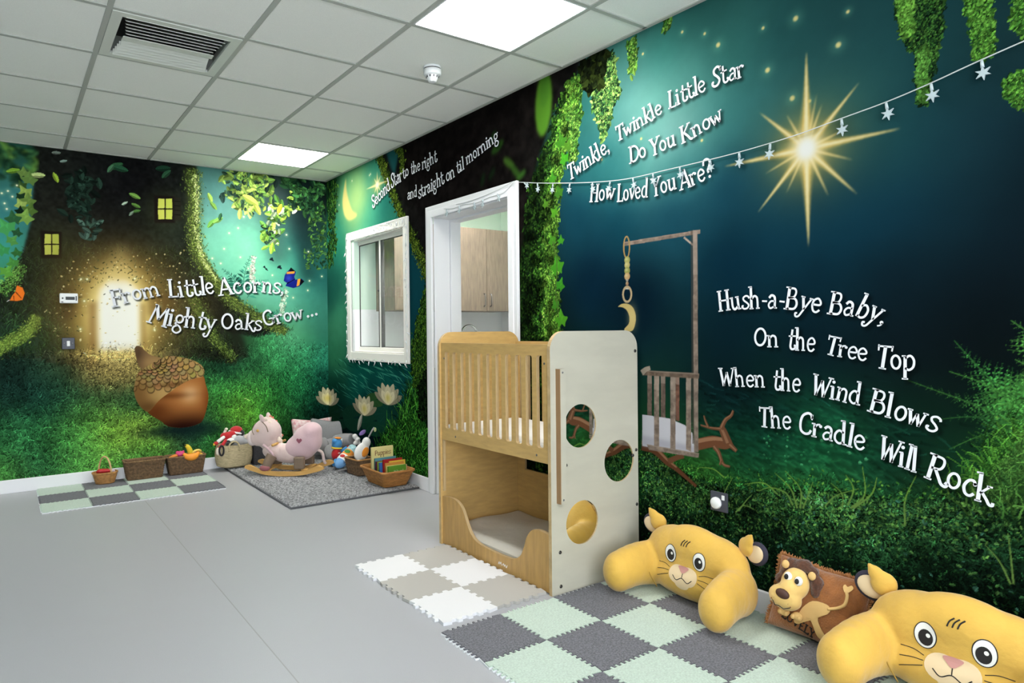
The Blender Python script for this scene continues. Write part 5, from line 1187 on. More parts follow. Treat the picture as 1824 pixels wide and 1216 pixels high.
for x, z in ((-.030, 1.09), (-.028, .60), (-.052, .575), (-.495, .58), (-.535, .19), (-.532, .035), (-.026, .33)):
    MB().lathe([(0, .004), (.007, .003), (.0085, 0)], 12, 0, cM @ TR(x, CY0, z, PI / 2)).build('bolt', mat('dark_bolt', (70, 68, 66), .4, metal=.8), near)
for z in (1.006, .432): MB().lathe([(0, .003), (.004, .002), (.005, 0)], 10, 0, cM @ TR(-.534, CY0 - .026, z, PI / 2)).build('screw', M_STEEL, near)
ya, yb = 3.022, 3.940
def guard(name, x, parent):
    n_, s_, p_ = 11, .046, .0793
    a0 = (ya + yb) / 2 - (10 * p_) / 2
    holes = [rrect(s_, .425, .012, 3, a0 + k * p_, .868)[::-1] for k in range(n_)]
    return MB().prism([(ya, .590), (yb, .590), (yb, 1.132), (ya, 1.132)], 0, .018, holes, 0, YZ(x), 1).build(name, [M_PINE, M_PLYEDGE], parent)
g = guard('front_guard', CX0 + .010, cot)
for y, z in ((ya + .03, 1.045), (yb - .03, 1.045), (ya + .14, .62), (yb - .09, .62)): MB().lathe([(0, .002), (.005, .001), (.006, 0)], 10, 0, cM @ TR(CX0 + .010, -y, z, 0, -PI / 2)).build('bolt', M_STEEL, g)
guard('back_guard', CX1 - .030, cot)
wave = catmull([(3.03, .270), (3.11, .276), (3.175, .266), (3.225, .232), (3.262, .172), (3.305, .118), (3.37, .090), (3.48, .082), (3.60, .082), (3.67, .090), (3.72, .118), (3.748, .165), (3.772, .222), (3.81, .262), (3.86, .274), (3.94, .270)], 4)
MB().prism([(ya, 0.004), (yb, 0.004)] + [(p[0], p[1]) for p in wave[::-1]] + [(ya, .268)], 0, .018, (), 0, YZ(CX0 + .010), 1).build('front_board', [M_OAKB, M_PLYEDGE], cot)
mb = MB()
for k, P in enumerate(([(3.545, .030), (3.552, .044), (3.558, .034), (3.566, .046), (3.572, .030)], [(3.580, .034), (3.588, .044), (3.594, .032), (3.600, .042), (3.610, .030), (3.618, .044)])):
    ribbon(mb, 'c', [tuple(q) for q in catmull(P, 4)], .004, lambda u, z: tuple(cM @ Vector((CX0 + .0095, -u, z))))
mb.build('maker_mark', M_WHITE, cot)
back = MB().prism([(ya, .002), (yb, .002), (yb, .586), (ya, .586)], 0, .012, [[(ya + .075, .366), (ya + .075, .545), (yb - .075, .545), (yb - .075, .366)]], 0, YZ(CX1 - .024), 1).build('back_panel', [M_PINE, M_PLYEDGE], cot)
MB().box(CX0 + .03, CX1 - .03, -yb, -ya, .588, .604, 0, cM).build('upper_base', M_PINE, cot)
MB().box(CX0 + .030, CX1 - .034, -yb + .004, -ya - .004, .605, .674, 0, cM).build('upper_mattress', M_SHEET, cot, bevel=.02, seg=3)
MB().box(CX0 + .030, CX1 - .026, -yb, -ya, .02, .045, 0, cM).build('lower_base', M_PINE, cot)
def lowmat(u, v):
    x = CX0 + .032 + u * (CX1 - CX0 - .064); y = -yb + .006 + v * (yb - ya - .012)
    e = min(u, 1 - u, v, 1 - v); z = .118 - .03 * max(0, 1 - e / .06) ** 2 + .004 * math.sin(9 * u + 4 * v) + .003 * math.sin(17 * v - 6 * u) * math.sin(5 * u)
    return (x - CT.x, y - CT.y, z)
mb = MB().grid(lowmat, 28, 40); mb.box(CX0 + .033, CX1 - .033, -yb + .007, -ya - .007, .046, .092, 0, cM)
mb.build('lower_mattress', M_LINEN, cot)
MB().box(CX0 + .012, CX0 + .026, -ya - .012, -ya - .0, .30, .588, 0, cM).build('drop_rail_slot', M_PLYEDGE, cot)

# ------------------------------------------------------------------ jigsaw floor tiles
M_MINTPILE = mat('mint_fluffy_pile', (190, 208, 194), .95, noise=(150, .16), bump=(420, .006), sheen=.3)
M_DARKPILE = mat('charcoal_fluffy_pile', (98, 98, 106), .95, noise=(150, .62), bump=(420, .006), sheen=.2)
M_FOAM = mat('white_foam', (232, 234, 236), .8)
M_WTILE = mat('white_eva_foam', (224, 224, 227), .7, bump=(300, .0004))
M_GTILE = mat('pale_grey_eva_foam', (176, 173, 168), .7, bump=(300, .0004))
def edge_curve(a, b, n_, amp, seed, flat=.12):
    """jigsaw edge from a to b (2-D), same curve for both neighbouring tiles"""
    a, b = Vector(a), Vector(b); d = b - a; l = d.length; d.normalize(); nn = Vector((-d.y, d.x)); out = [a]
    for k in range(n_):
        for t, s in ((.12, -1), (.20, 1), (.62, 1), (.70, -1)):
            q = (flat + (1 - 2 * flat) * (k + t) / n_) * l
            out.append(a + d * q + nn * amp * s * (1 if seed % 2 else -1))
    out.append(b); return out
def jig(x0, y0, sx, sy, i, j, ni, nj, teeth, amp):
    X = lambda k: x0 + k * sx
    Y = lambda k: y0 + k * sy
    bot = edge_curve((X(i), Y(j)), (X(i + 1), Y(j)), teeth, amp, i + j); top = edge_curve((X(i), Y(j + 1)), (X(i + 1), Y(j + 1)), teeth, amp, i + j + 1)
    lef = edge_curve((X(i), Y(j)), (X(i), Y(j + 1)), teeth, amp, i + j); rig = edge_curve((X(i + 1), Y(j)), (X(i + 1), Y(j + 1)), teeth, amp, i + j + 1)
    return bot + rig[1:] + top[::-1][1:] + lef[::-1][1:-1]
def shrink(P, c, d):
    out = []
    n = len(P); A = sum(P[k].x * P[(k + 1) % n].y - P[(k + 1) % n].x * P[k].y for k in range(n)); sg = 1 if A > 0 else -1
    for k in range(n):
        e1 = (P[k] - P[k - 1]); e2 = (P[(k + 1) % n] - P[k])
        e1 = e1.normalized() if e1.length > 1e-7 else e2.normalized(); e2 = e2.normalized() if e2.length > 1e-7 else e1
        n1 = Vector((-e1.y, e1.x)); n2 = Vector((-e2.y, e2.x)); b = n1 + n2
        b = b / max(b.length_squared / 2, .4) if b.length > 1e-6 else n1
        out.append(P[k] + b * d * sg)
    return out
def tile(x0, y0, sx, sy, i, j, ni, nj, mt, label, group, teeth=8, amp=.006, th=.012, fluffy=True):
    P = jig(x0, y0, sx, sy, i, j, ni, nj, teeth, amp)
    c = Vector((x0 + (i + .5) * sx, y0 + (j + .5) * sy))
    L_ = [(p.x - c.x, p.y - c.y) for p in shrink(P, c, .0004)]
    T = Matrix.Translation((c.x, c.y, 0))
    if fluffy:
        t = thing('fluffy_floor_tile', label, 'floor tile', T, group)
        MB().prism(L_, 0.0005, th * .6).build('foam_backing', M_FOAM, t)
        Q = [(p.x - c.x, p.y - c.y) for p in shrink(P, c, .0022)]
        MB().prism(Q, th * .6, th).build('pile', mt, t)
    else:
        t = MB().prism(L_, 0.0005, th).build('foam_tile', mt, M=T, bevel=.0012)
        tag(t, label, 'floor tile', group)
    return t
ORD = ('first', 'second', 'third', 'fourth', 'fifth', 'sixth')
COLT = ('outermost by the open floor', 'second in from the open floor', 'third in from the open floor', 'against the skirting board')
for j in range(6):
    for i in range(4):
        dark = (i + j) % 2 == 0
        tile(-1.190, -3.990, .293, -.296, i, j, 4, 6, M_DARKPILE if dark else M_MINTPILE,
             '%s fluffy tile in the %s row from the cot, %s' % ('charcoal' if dark else 'mint', ORD[j], COLT[i]), 'fluffy tiles in front of the lion cushions', 9, .007)
for j in range(3):
    for i in range(2):
        white = (i + j) % 2 == 0
        tile(-1.140, -3.080, .275, -.283, i, j, 2, 3, M_WTILE if white else M_GTILE,
             '%s smooth foam tile, %s row from the far end, %s' % ('white' if white else 'pale grey', ORD[j], ('outer edge', 'touching the cot front')[i]), 'smooth foam tiles in front of the cot', 4, .008, .014, False)
for j in range(3):
    for i in range(4):
        dark = (i + j) % 2 == 1
        tile(-2.395, -.018, .298, -.286, i, j, 4, 3, M_DARKPILE if dark else M_MINTPILE,
             '%s fluffy tile, %s from the left, %s' % ('grey' if dark else 'pale mint', ORD[i], ('row along the far skirting', 'middle row by the wicker baskets', 'front row of the far mat')[j]), 'fluffy tiles under the wicker baskets', 8, .006)
# ------------------------------------------------------------------ shaggy rug
rug = thing('shaggy_rug', 'grey shaggy rug in the corner under the rocking toy and baskets', 'rug', Matrix.Translation((-.51, -.93, 0)))
M_RUG = mat('grey_shag', (146, 147, 150), 1.0, noise=(62, .95), bump=(180, .02), sheen=.3)
rn = np.random.RandomState(4).rand(260, 160)
def rugf(u, v):
    e = min(u, 1 - u, v, 1 - v); k = .012 + .012 * rn[int(v * 259), int(u * 159)]
    if e < .004: k = .0
    return (-.495 + .99 * u + (rn[int(u * 150), int(v * 150)] - .5) * .006, -.845 + 1.69 * v + (rn[int(v * 200), int(u * 100)] - .5) * .006, .001 + k)
MB().grid(rugf, 150, 250).build('pile', M_RUG, rug)
mb = MB(); mb.tube([(-.5, -.85, .008), (.5, -.85, .008), (.5, .85, .008), (-.5, .85, .008)], .007, 6, closed=True); mb.build('bound_edge', mat('rug_binding', (92, 93, 97), .95, bump=(200, .004)), rug)

# ------------------------------------------------------------------ plush armrest cushions, shaped like a generic lion cub
M_YELLOW = mat('golden_velour', (212, 168, 70), .75, noise=(7, .12), bump=(13, .016), sheen=.3)
M_THREAD = mat('ochre_thread', (176, 138, 58), .9)
M_CREAM = mat('cream_velour', (226, 200, 160), .8, sheen=.3)
M_EARDARK = mat('navy_velour', (52, 50, 66), .85)
M_INK = mat('black_embroidery', (26, 22, 22), .7)
M_EYEW = mat('white_felt', (236, 234, 230), .7)
M_NOSE = mat('dusky_pink_felt', (196, 140, 132), .7)
M_BROWN = mat('brown_plush', (150, 92, 44), .9, noise=(30, .2), bump=(160, .008), sheen=.4)
M_MANE = mat('dark_brown_plush', (84, 50, 32), .95, noise=(60, .35), bump=(120, .012), sheen=.4)

def bvh_of(o):
    dg = bpy.context.evaluated_depsgraph_get(); e = o.evaluated_get(dg); me = e.to_mesh()
    t = BVHTree.FromPolygons([v.co.copy() for v in me.vertices], [tuple(p.vertices) for p in me.polygons]); e.to_mesh_clear()
    return t
class Proj:
    """lays embroidery onto a soft surface: local (x, z) seen along +y"""
    def __init__(s, o, y0=-1.0, tilt=0.0): s.t = bvh_of(o); s.y0 = y0
    def at(s, x, z, off=.001):
        h = s.t.ray_cast(Vector((x, s.y0, z)), Vector((0, 1, 0)))
        if h[0] is None: return None
        return h[0] + h[1] * off
    def patch(s, mb, P, off=.0012, mi=0):
        """filled shape: dense fan of rings"""
        cx = sum(p[0] for p in P) / len(P); cz = sum(p[1] for p in P) / len(P); rings = 6; vs_ = []; n = len(P)
        for r in range(rings + 1):
            for p in P:
                q = s.at(cx + (p[0] - cx) * r / rings, cz + (p[1] - cz) * r / rings, off)
                if q is None: q = s.at(cx + (p[0] - cx) * .7 * r / rings, cz + (p[1] - cz) * .7 * r / rings, off)
                if q is None: q = s.at(cx, cz, off)
                if q is None: return
                vs_.append(q)
        fs = [(r * n + k, r * n + (k + 1) % n, (r + 1) * n + (k + 1) % n, (r + 1) * n + k) for r in range(rings) for k in range(n)]
        mb.add(vs_, fs, mi, True)
    def line(s, mb, P, r=.002, n=6, smooth=True, closed=False, mi=0):
        Q = [tuple(q) for q in catmull(P, n, closed)] if smooth else P
        L_ = [s.at(x, z, r * .3) for x, z in Q]; L_ = [q for q in L_ if q is not None]
        if len(L_) > 1: mb.tube(L_, r, 6, mi, closed=closed)

def cub_cushion(pos, label, sc=1.0, rz=0.0):
    t = thing('armrest_cushion', label, 'cushion', Matrix.Translation(pos) @ rotm(0, 0, -PI / 2 + rz) @ Matrix.Scale(sc, 4), 'golden lion cub armrest cushions')
    mb = MB()
    mb.ell((0, .01, .175), (.275, .095, .155)); mb.ell((0, .0, .10), (.29, .105, .10)); mb.ell((0, -.01, .24), (.17, .075, .105)); mb.ell((.10, .005, .2), (.17, .085, .12)); mb.ell((-.10, .005, .2), (.17, .085, .12))
    for s in (-1, 1):
        for k in range(6):
            f = k / 5
            mb.ell((s * (.235 + .035 * f), -.02 - .20 * f, .115 - .012 * f + .012 * math.sin(PI * f)), (.082 - .006 * f, .075, .108 - .012 * f))
    body = mb.build('body', M_YELLOW, t, remesh=.009, smooth=10)
    seams = []
    for s in (-1, 1):
        seams.append(MB().tube([tuple(q) for q in catmull([(s * .155, -.085, .035), (s * .175, -.115, .10), (s * .20, -.11, .165), (s * .245, -.085, .205)], 6)], .0022, 6))
    pr = Proj(body)
    for s in (-1, 1):
        e = MB(); M_ = Matrix.Translation((s * .225, .025, .285)) @ rotm(0, s * .62, s * -.35)
        e.ell((0, .008, .02), (.042, .020, .044), M_); e.ell((0, .006, .052), (.026, .015, .040), M_); e.ell((0, .004, .078), (.012, .010, .024), M_)
        ear = e.build('ear', M_YELLOW, t, remesh=.006, smooth=4)
        e = MB(); M_ = Matrix.Translation((s * .262, .035, .268)) @ rotm(0, s * 1.05, s * -.2)
        e.ell((0, .016, .02), (.050, .016, .060), M_); e.build('ear_back', M_EARDARK, ear)
        e = MB(); e.ell((0, .000, .022), (.036, .012, .046), M_); e.build('ear_lining', M_CREAM, ear)
    f = MB()
    pr.patch(f, circ(-.026, .132, .050, 24, .042)); pr.patch(f, circ(.026, .132, .050, 24, .042)); pr.patch(f, circ(0, .098, .040, 20, .026), .001)
    f.build('muzzle', M_CREAM, t)
    f = MB(); pr.patch(f, [tuple(q) for q in catmull([(-.028, .168), (0, .174), (.028, .168), (.012, .148), (0, .142), (-.012, .148)], 4, True)], .0035); f.build('nose', M_NOSE, t)
    for s in (-1, 1):
        f = MB(); pr.patch(f, circ(s * .078, .212, .030, 24, .038), .0016); eye = f.build('eye', M_EYEW, t)
        f = MB(); pr.patch(f, circ(s * .076, .206, .021, 20, .025), .003); f.build('pupil', M_INK, eye)
        f = MB(); pr.patch(f, circ(s * .076 + .007, .214, .0065, 12), .0042); f.build('glint', M_EYEW, eye)
    f = MB()
    pr.line(f, [(0, .142), (0, .124)]); pr.line(f, [(-.052, .124), (-.03, .108), (0, .122), (.03, .108), (.052, .124)])
    for s in (-1, 1):
        pr.line(f, circ(s * .078, .212, .031, 18, .039), .0018, 2, True, True)
        for k, (a, b, c_) in enumerate(((.150, .158, .156), (.136, .134, .126), (.122, .110, .094))):
            pr.line(f, [(s * .080, a), (s * .112, b), (s * .150, c_)], .0013)
    for x in (-.018, -.004, .010): pr.line(f, [(x, .262), (x + .006, .278), (x + .018, .290)], .0022)
    f.build('stitched_features', M_INK, t)
    for sm_b in seams: sm_b.build('seam', M_THREAD, t)
    return t
cub_cushion((-.125, -4.385, .012), 'golden lion cub armrest cushion next to the cot', .95)
cub_cushion((-.135, -5.395, .012), 'golden lion cub armrest cushion at the right edge, beyond the brown pillow', 1.0, .05)

# ------------------------------------------------------------------ brown plush pillow with a lion
pm = Matrix.Translation((-.108, -4.890, .014)) @ rotm(0, 0, -PI / 2 + .10) @ rotm(-.30, 0, 0) @ rotm(0, .08, 0)
pil = thing('plush_pillow', 'square brown plush pillow with a lion on it between the golden cushions', 'pillow', pm)
PW, PH = .172, .275
def pill(side):
    def f(u, v):
        x, z = (u - .5) * 2, (v - .5) * 2
        th = .052 * max(0, (1 - x ** 4)) ** .6 * max(0, (1 - z ** 4)) ** .6
        pin = 1 - .07 * (1 - abs(x)) * abs(z) ** 3
        pin2 = 1 - .07 * (1 - abs(z)) * abs(x) ** 3
        return (x * PW * pin2, side * th, PH / 2 + z * PH / 2 * pin)
    return f
mb = MB().grid(pill(-1), 64, 56).grid(pill(1), 64, 56)
bodyp = mb.build('pillow_body', M_BROWN, pil, weld=True)
mb = MB(); rr = random.Random(3)
for k in range(900):
    q = k / 900 * 4; s_ = int(q); f_ = q - s_; e = .07 * .25
    x, z = [(2 * f_ - 1, -1), (1, 2 * f_ - 1), (1 - 2 * f_, 1), (-1, 1 - 2 * f_)][s_]
    if s_ == 0: continue
    p = Vector(pill(-1)((x + 1) / 2, (z + 1) / 2)); d = Vector((x if abs(x) == 1 else rr.uniform(-.5, .5), rr.uniform(-.9, .9), z if abs(z) == 1 else rr.uniform(-.5, .5))).normalized()
    mb.tube([tuple(p - d * .003), tuple(p + d * .008), tuple(p + d * (.011 + rr.random() * .007) + Vector((0, 0, rr.uniform(-.004, .004))))], [.0024, .0018, .0005], 4)
mb.build('fur_trim', mat('tan_fur_trim', (176, 122, 76), .95), pil)
pp = Proj(bodyp)
f = MB()
M_TANF = mat('tan_felt', (222, 182, 118), .85)
pp.patch(f, [tuple(q) for q in catmull([(-.03, .115), (.0, .15), (.05, .155), (.065, .14), (.055, .12), (.035, .11), (.03, .09), (.05, .06), (.075, .035), (.065, .025), (.035, .035), (.01, .075), (-.01, .085), (-.03, .075), (-.03, .055), (-.05, .05), (-.055, .07), (-.04, .09)], 3, True)], .0045)
pp.line(f, [(.055, .14), (.085, .155), (.105, .175), (.108, .205), (.102, .222)], .006)
pp.patch(f, [tuple(q) for q in catmull([(.102, .215), (.088, .232), (.092, .243), (.102, .238), (.112, .246), (.120, .236)], 3, True)], .005)
f.build('applique_body', M_TANF, pil)
hd = MB(); HM = Matrix.Translation((-.072, -.062, .165)) @ rotm(.2, .12, .1)
hd.ell((0, -.005, .025), (.052, .040, .062), HM); hd.ell((-.012, -.035, -.030), (.062, .042, .046), HM); hd.ell((-.006, -.028, .0), (.042, .040, .05), HM)
head = hd.build('lion_head', mat('honey_plush', (226, 188, 112), .85, sheen=.4, bump=(90, .002)), pil, remesh=.005, smooth=6)
mn = MB(); mrn = random.Random(9)
for k in range(46):
    a = -.5 + 3.9 * mrn.random(); r_ = .058 + .014 * mrn.random()
    mn.ell((.006 + r_ * math.cos(a), .012 + .014 * mrn.random(), .032 + r_ * 1.05 * math.sin(a)), (.019, .024, .019), HM, nu=8, nv=6)
mn.build('mane', M_MANE, pil, remesh=.006, smooth=2)
MB().ell((-.012, -.074, -.008), (.026, .012, .018), HM).build('nose', mat('dark_brown_felt', (74, 44, 34), .6), head)
for s in (-1, 1):
    eye = MB().ell((s * .020, -.040, .052), (.0150, .010, .0175), HM).build('eye', M_EYEW, head)
    MB().ell((s * .020 - .003, -.048, .051), (.0085, .005, .0105), HM).build('pupil', M_INK, eye)
    MB().ell((s * .050, -.008, .082), (.014, .009, .016), HM).build('ear', M_TANF, head)
    mb = MB()
    for q in range(3): mb.ell((-.012 + s * (.026 + .010 * (q % 2)), -.069 + .004 * q, -.036 - .009 * q), (.003, .003, .003), HM, nu=8, nv=6)
    mb.build('freckles', M_BROWN, head)
MB().tube([tuple(HM @ Vector(q)) for q in ((-.045, -.064, -.048), (-.028, -.075, -.060), (-.012, -.076, -.056), (.006, -.075, -.060), (.024, -.066, -.048))], .0018, 6).build('mouth', M_INK, head)
for x in (-.085, -.035): MB().ell((x, -.075, .078), (.020, .014, .016)).ell((x - .012, -.084, .074), (.009, .008, .010)).ell((x + .012, -.084, .074), (.009, .008, .010)).build('paw', M_TANF, pil)
tx = MB()
for k_, Q, w_ in word('LOVELY', (-.105, .052), (.022, .020), .030, 0, (0, 0), 2) + word('LION', (.040, .018), (.125, .010), .030, 0, (0, 0), 2):
    if k_ == 'd' or len(Q) < 2: continue
    L_ = [pp.at(x, z, .0022) for x, z in Q]; L_ = [q for q in L_ if q is not None]
    if len(L_) > 1: tx.tube(L_, .0024, 5)
tx.build('stitched_words', M_INK, pil)

# ------------------------------------------------------------------ baskets
M_WICK = mat('dark_seagrass_weave', (104, 80, 56), .9, noise=(60, .45), bump=(90, .006))
M_WICK2 = mat('honey_wicker', (176, 126, 72), .7, noise=(50, .3), bump=(90, .004))
M_GRASSW = mat('pale_seagrass', (188, 172, 136), .9, noise=(34, .25), stretch=(1, 1, 4), bump=(70, .006))
M_RATTAN = mat('brown_rattan', (164, 112, 56), .6, noise=(24, .28), stretch=(1, 1, 3), bump=(70, .004))
def woven_rect(mb, w0, d0, w1, d1, h_, th, rows, r_bump=.0035, M=None, rc=.02, close=True):
    """tapering woven tub: rows of rounded strands with over-under ripple, inside and outside"""
    n = 72
    def ring(w_, d_, z, ph, off):
        out = []
        P = rrect(w_, d_, rc, 17)
        n_ = len(P)
        for k, (x, y) in enumerate(P):
            l = math.hypot(x / (w_ / 2), y / (d_ / 2)) or 1
            o = off + r_bump * .6 * math.cos(k * PI / 2 + ph)
            out.append((x * (1 + o / (w_ / 2)), y * (1 + o / (d_ / 2)), z))
        return out
    prof = []
    for r in range(rows * 2 + 1):
        f = r / (rows * 2); z = h_ * f
        prof.append((w0 + (w1 - w0) * f, d0 + (d1 - d0) * f, z, (r // 2) * PI, r_bump if r % 2 else 0))
    rings = [ring(*q) for q in prof] + [ring(q[0] - 2 * th, q[1] - 2 * th, max(q[2], th), q[3], -q[4]) for q in prof[::-1]]
    m = len(rings[0]); vs_ = [p for r in rings for p in r]; fs = []
    for i in range(len(rings) - 1):
        for k in range(m):
            l = (k + 1) % m; fs.append((i * m + k, i * m + l, (i + 1) * m + l, (i + 1) * m + k))
    fs.append(tuple(range(m - 1, -1, -1))); fs.append(tuple((len(rings) - 1) * m + k for k in range(m)))
    mb.add(vs_, fs, 0, True, M)
def rim(mb, w_, d_, z, r_, rc=.02, M=None):
    P = rrect(w_, d_, rc, 6); Q = []
    for k, (x, y) in enumerate(P): Q.append((x, y, z))
    mb.tube(Q, r_, 7, 0, M, closed=True)

for x, lab in ((-1.656, 'empty dark woven basket left of the one holding toy fruit'), (-1.338, 'dark woven basket holding colourful toy fruit')):
    t = thing('storage_basket', lab, 'basket', Matrix.Translation((x, -.102, .0135)), 'dark woven baskets by the far skirting')
    mb = MB(); woven_rect(mb, .255, .115, .300, .150, .150, .010, 9); mb.build('weave', M_WICK, t)
    mb = MB(); rim(mb, .302, .152, .150, .0065); mb.build('rim', mat('seagrass_rim', (126, 98, 68), .9, noise=(90, .4), bump=(120, .004)), t)

def food(name, mb, col, loc, label, cat, rough=.45, rz=0, rx=0, ry=0):
    o = mb.build(name, col if not isinstance(col, tuple) else mat(name + '_plastic', col, rough), M=TR(*loc, rx, ry, rz)); return tag(o, label, cat)
b = Vector((-1.338, -.102, .0135))
ban = thing('toy_banana', 'yellow toy banana standing up in the dark woven basket', 'toy food', TR(b.x + .025, b.y + .005, .200, .0, -.2, .4))
MB().tube([tuple(q) for q in catmull([(0, 0, -.085), (.014, 0, -.05), (.016, 0, -.01), (.004, 0, .03), (-.012, 0, .048)], 6)], [.010 + .012 * math.sin(PI * (.12 + .8 * k / 24)) for k in range(25)], 10).build('skin', mat('banana_yellow', (236, 214, 62), .5), ban)
MB().tube([(-.012, 0, .046), (-.020, 0, .060)], [.006, .004], 8).build('stalk', mat('banana_stalk', (84, 66, 30), .7), ban)
food('toy_melon_slice', MB().tube([tuple(q) for q in catmull([(-.062, 0, .02), (-.035, -.01, -.006), (0, -.014, -.014), (.035, -.01, -.006), (.062, 0, .02)], 6)], [.006 + .026 * math.sin(PI * (.05 + .9 * k / 24)) for k in range(25)], 12), (240, 150, 44), (b.x + .035, b.y - .058, .168), 'orange toy melon slice lying over the basket edge', 'toy food')
egg = thing('toy_ring', 'yellow and white round toy slice in the dark woven basket', 'toy food', TR(b.x + .085, b.y - .025, .178, -.9, 0, .2))
MB().lathe([(.036, -.01), (.044, 0), (.036, .010), (.026, .008), (.024, 0), (.026, -.008)], 26, closed=True).build('rind', mat('pale_yellow_plastic', (240, 214, 110), .5), egg)
MB().lathe([(0, .005), (.026, .005), (.026, -.005), (0, -.005)], 22).build('flesh', mat('cream_plastic', (226, 214, 190), .5), egg)
food('toy_dragonfruit', MB().ell((0, 0, 0), (.036, .030, .027)).ell((-.022, 0, .014), (.014, .010, .016)).ell((.024, .0, .016), (.012, .010, .014)), (206, 64, 120), (b.x - .040, b.y + .0, .176), 'pink toy fruit between the orange pieces in the basket', 'toy food')
food('toy_carrot', MB().tube([(-.045, 0, -.02), (0, 0, .004), (.05, 0, .024)], [.020, .018, .004], 10), (222, 130, 44), (b.x - .090, b.y - .01, .158), 'orange toy wedge at the left end of the dark woven basket', 'toy food')
food('toy_lemon', MB().ell((0, 0, 0), (.026, .022, .022)).ell((.026, 0, 0), (.008, .007, .007)), (240, 190, 70), (b.x + .115, b.y - .02, .152), 'small yellow-orange toy fruit at the right end of the basket', 'toy food')

fb = thing('fruit_basket', 'small honey wicker basket with a tall hoop handle', 'basket', Matrix.Translation((-1.942, -.118, .0135)))
mb = MB(); woven_rect(mb, .128, .105, .172, .140, .085, .007, 7, .003, None, .05); mb.build('weave', M_WICK2, fb)
mb = MB(); rim(mb, .174, .142, .085, .007, .065); mb.build('rim', M_WICK2, fb)
M_CANE = mat('pale_cane', (206, 170, 122), .6, noise=(40, .2))
MB().tube([(-.0, .066 * math.cos(a), .075 + .135 * math.sin(a)) for a in np.linspace(0, PI, 20)], .0065, 8, 0, rotm(0, 0, .62)).build('hoop_handle', M_CANE, fb)
food('toy_pepper', MB().tube([tuple(q) for q in catmull([(-.05, .01, 0), (-.02, 0, .008), (.02, 0, .006), (.05, -.01, .0)], 5)], [.006, .012, .016, .018, .019, .019, .018, .018, .017, .017, .016, .016, .014, .012, .010, .004], 10), (190, 34, 40), (-1.952, -.128, .104), 'red toy pepper in the hoop-handled wicker basket', 'toy food')
food('toy_apple', MB().lathe([(0, .010), (.008, .016), (.018, .012), (.021, 0), (.016, -.014), (.006, -.018), (0, -.016)], 16), (198, 40, 44), (-1.925, -.095, .104), 'red round toy fruit at the back of the hoop-handled basket', 'toy food')
food('toy_onion', MB().lathe([(0, .022), (.004, .016), (.014, .010), (.018, 0), (.012, -.012), (0, -.016)], 16), (206, 186, 200), (-1.888, -.130, .102), 'pale lilac toy vegetable at the right of the hoop-handled basket', 'toy food')

sg = thing('seagrass_basket', 'round pale seagrass basket full of soft toys', 'basket', Matrix.Translation((-.944, -.135, .026)))
prof = [(0, 0.001), (.105, 0.001), (.126, .012)]
for k in range(28):
    f = k / 27; r_ = .130 + .022 * math.sin(PI * (.1 + .75 * f)) + (.003 if k % 2 else -.001); prof.append((r_, .016 + .178 * f))
prof += [(.142, .200), (.132, .198)] + [(.128, .17), (.122, .05), (.10, .02), (0, .02)]
MB().lathe(prof, 48, 0, None, 1.04, .80).build('weave', M_GRASSW, sg)
for a in (-1.75, 1.3):
    c_ = Vector((.150 * math.cos(a) * 1.04, .150 * math.sin(a) * .80, .185)); tn = Vector((-math.sin(a), math.cos(a) * .8, 0)).normalized()
    MB().tube([tuple(c_ + tn * (.045 * math.cos(b_)) + Vector((0, 0, .062 * math.sin(b_) - .012))) for b_ in np.linspace(-.35, PI + .35, 18)], .0075, 8).build('rope_handle', M_GRASSW, sg)

# ------------------------------------------------------------------ soft toys
def plush(name, mats_parts, label, cat, M, rem=.006):
    """mats_parts: list of (part name, MB, material)"""
    t = thing(name, label, cat, M)
    for pn, mb, m in mats_parts: mb.build(pn, m, t, remesh=rem, smooth=4)
    return t
P_RED = mat('red_plush', (186, 26, 34), .85, sheen=.3); P_BLACK = mat('black_plush', (24, 22, 24), .85, sheen=.3); P_CREAMP = mat('cream_plush', (228, 212, 196), .85, sheen=.3, bump=(90, .002)); P_GREYP = mat('light_grey_plush', (168, 168, 172), .9, sheen=.3, bump=(110, .003)); P_WHITEP = mat('white_plush', (232, 230, 228), .85, sheen=.3)
P_DGREY = mat('mid_grey_plush', (142, 140, 142), .9, sheen=.3, bump=(80, .003)); P_BLUE = mat('sky_blue_plush', (62, 142, 206), .85, sheen=.3); P_YEL = mat('yellow_plush', (232, 196, 60), .85); P_ORANGE = mat('orange_plush', (232, 142, 36), .85, sheen=.3); P_GREEN = mat('green_felt', (66, 140, 66), .85); P_TEAL = mat('teal_plush', (70, 130, 150), .85); P_PURPLE = mat('purple_felt', (128, 104, 170), .85)
bx, by = -.944, -.135
plush('rag_doll', [('jacket', MB().ell((0, 0, 0), (.055, .035, .038)).ell((.045, 0, .012), (.04, .03, .03)), P_RED),
    ('arm', MB().tube([(-.02, -.02, .0), (-.055, -.03, -.02), (-.085, -.035, -.04)], [.015, .016, .017], 10), P_WHITEP), ('arm', MB().tube([(-.02, .0, .02), (-.005, .0, .055), (.0, -.01, .068)], [.014, .013, .016], 10), P_CREAMP),
    ('boot', MB().ell((-.098, -.036, -.05), (.022, .017, .018)), P_RED), ('boot_toe', MB().ell((-.112, -.038, -.057), (.012, .013, .013)), P_YEL), ('leg', MB().tube([(-.01, -.03, -.03), (-.05, -.05, -.07), (-.08, -.055, -.09)], [.016, .016, .014], 10), P_RED), ('foot', MB().ell((-.085, -.06, -.118), (.022, .014, .036)), P_CREAMP)],
    'red and cream soft doll hanging out of the seagrass basket', 'soft toy', TR(bx - .065, by - .015, .300))
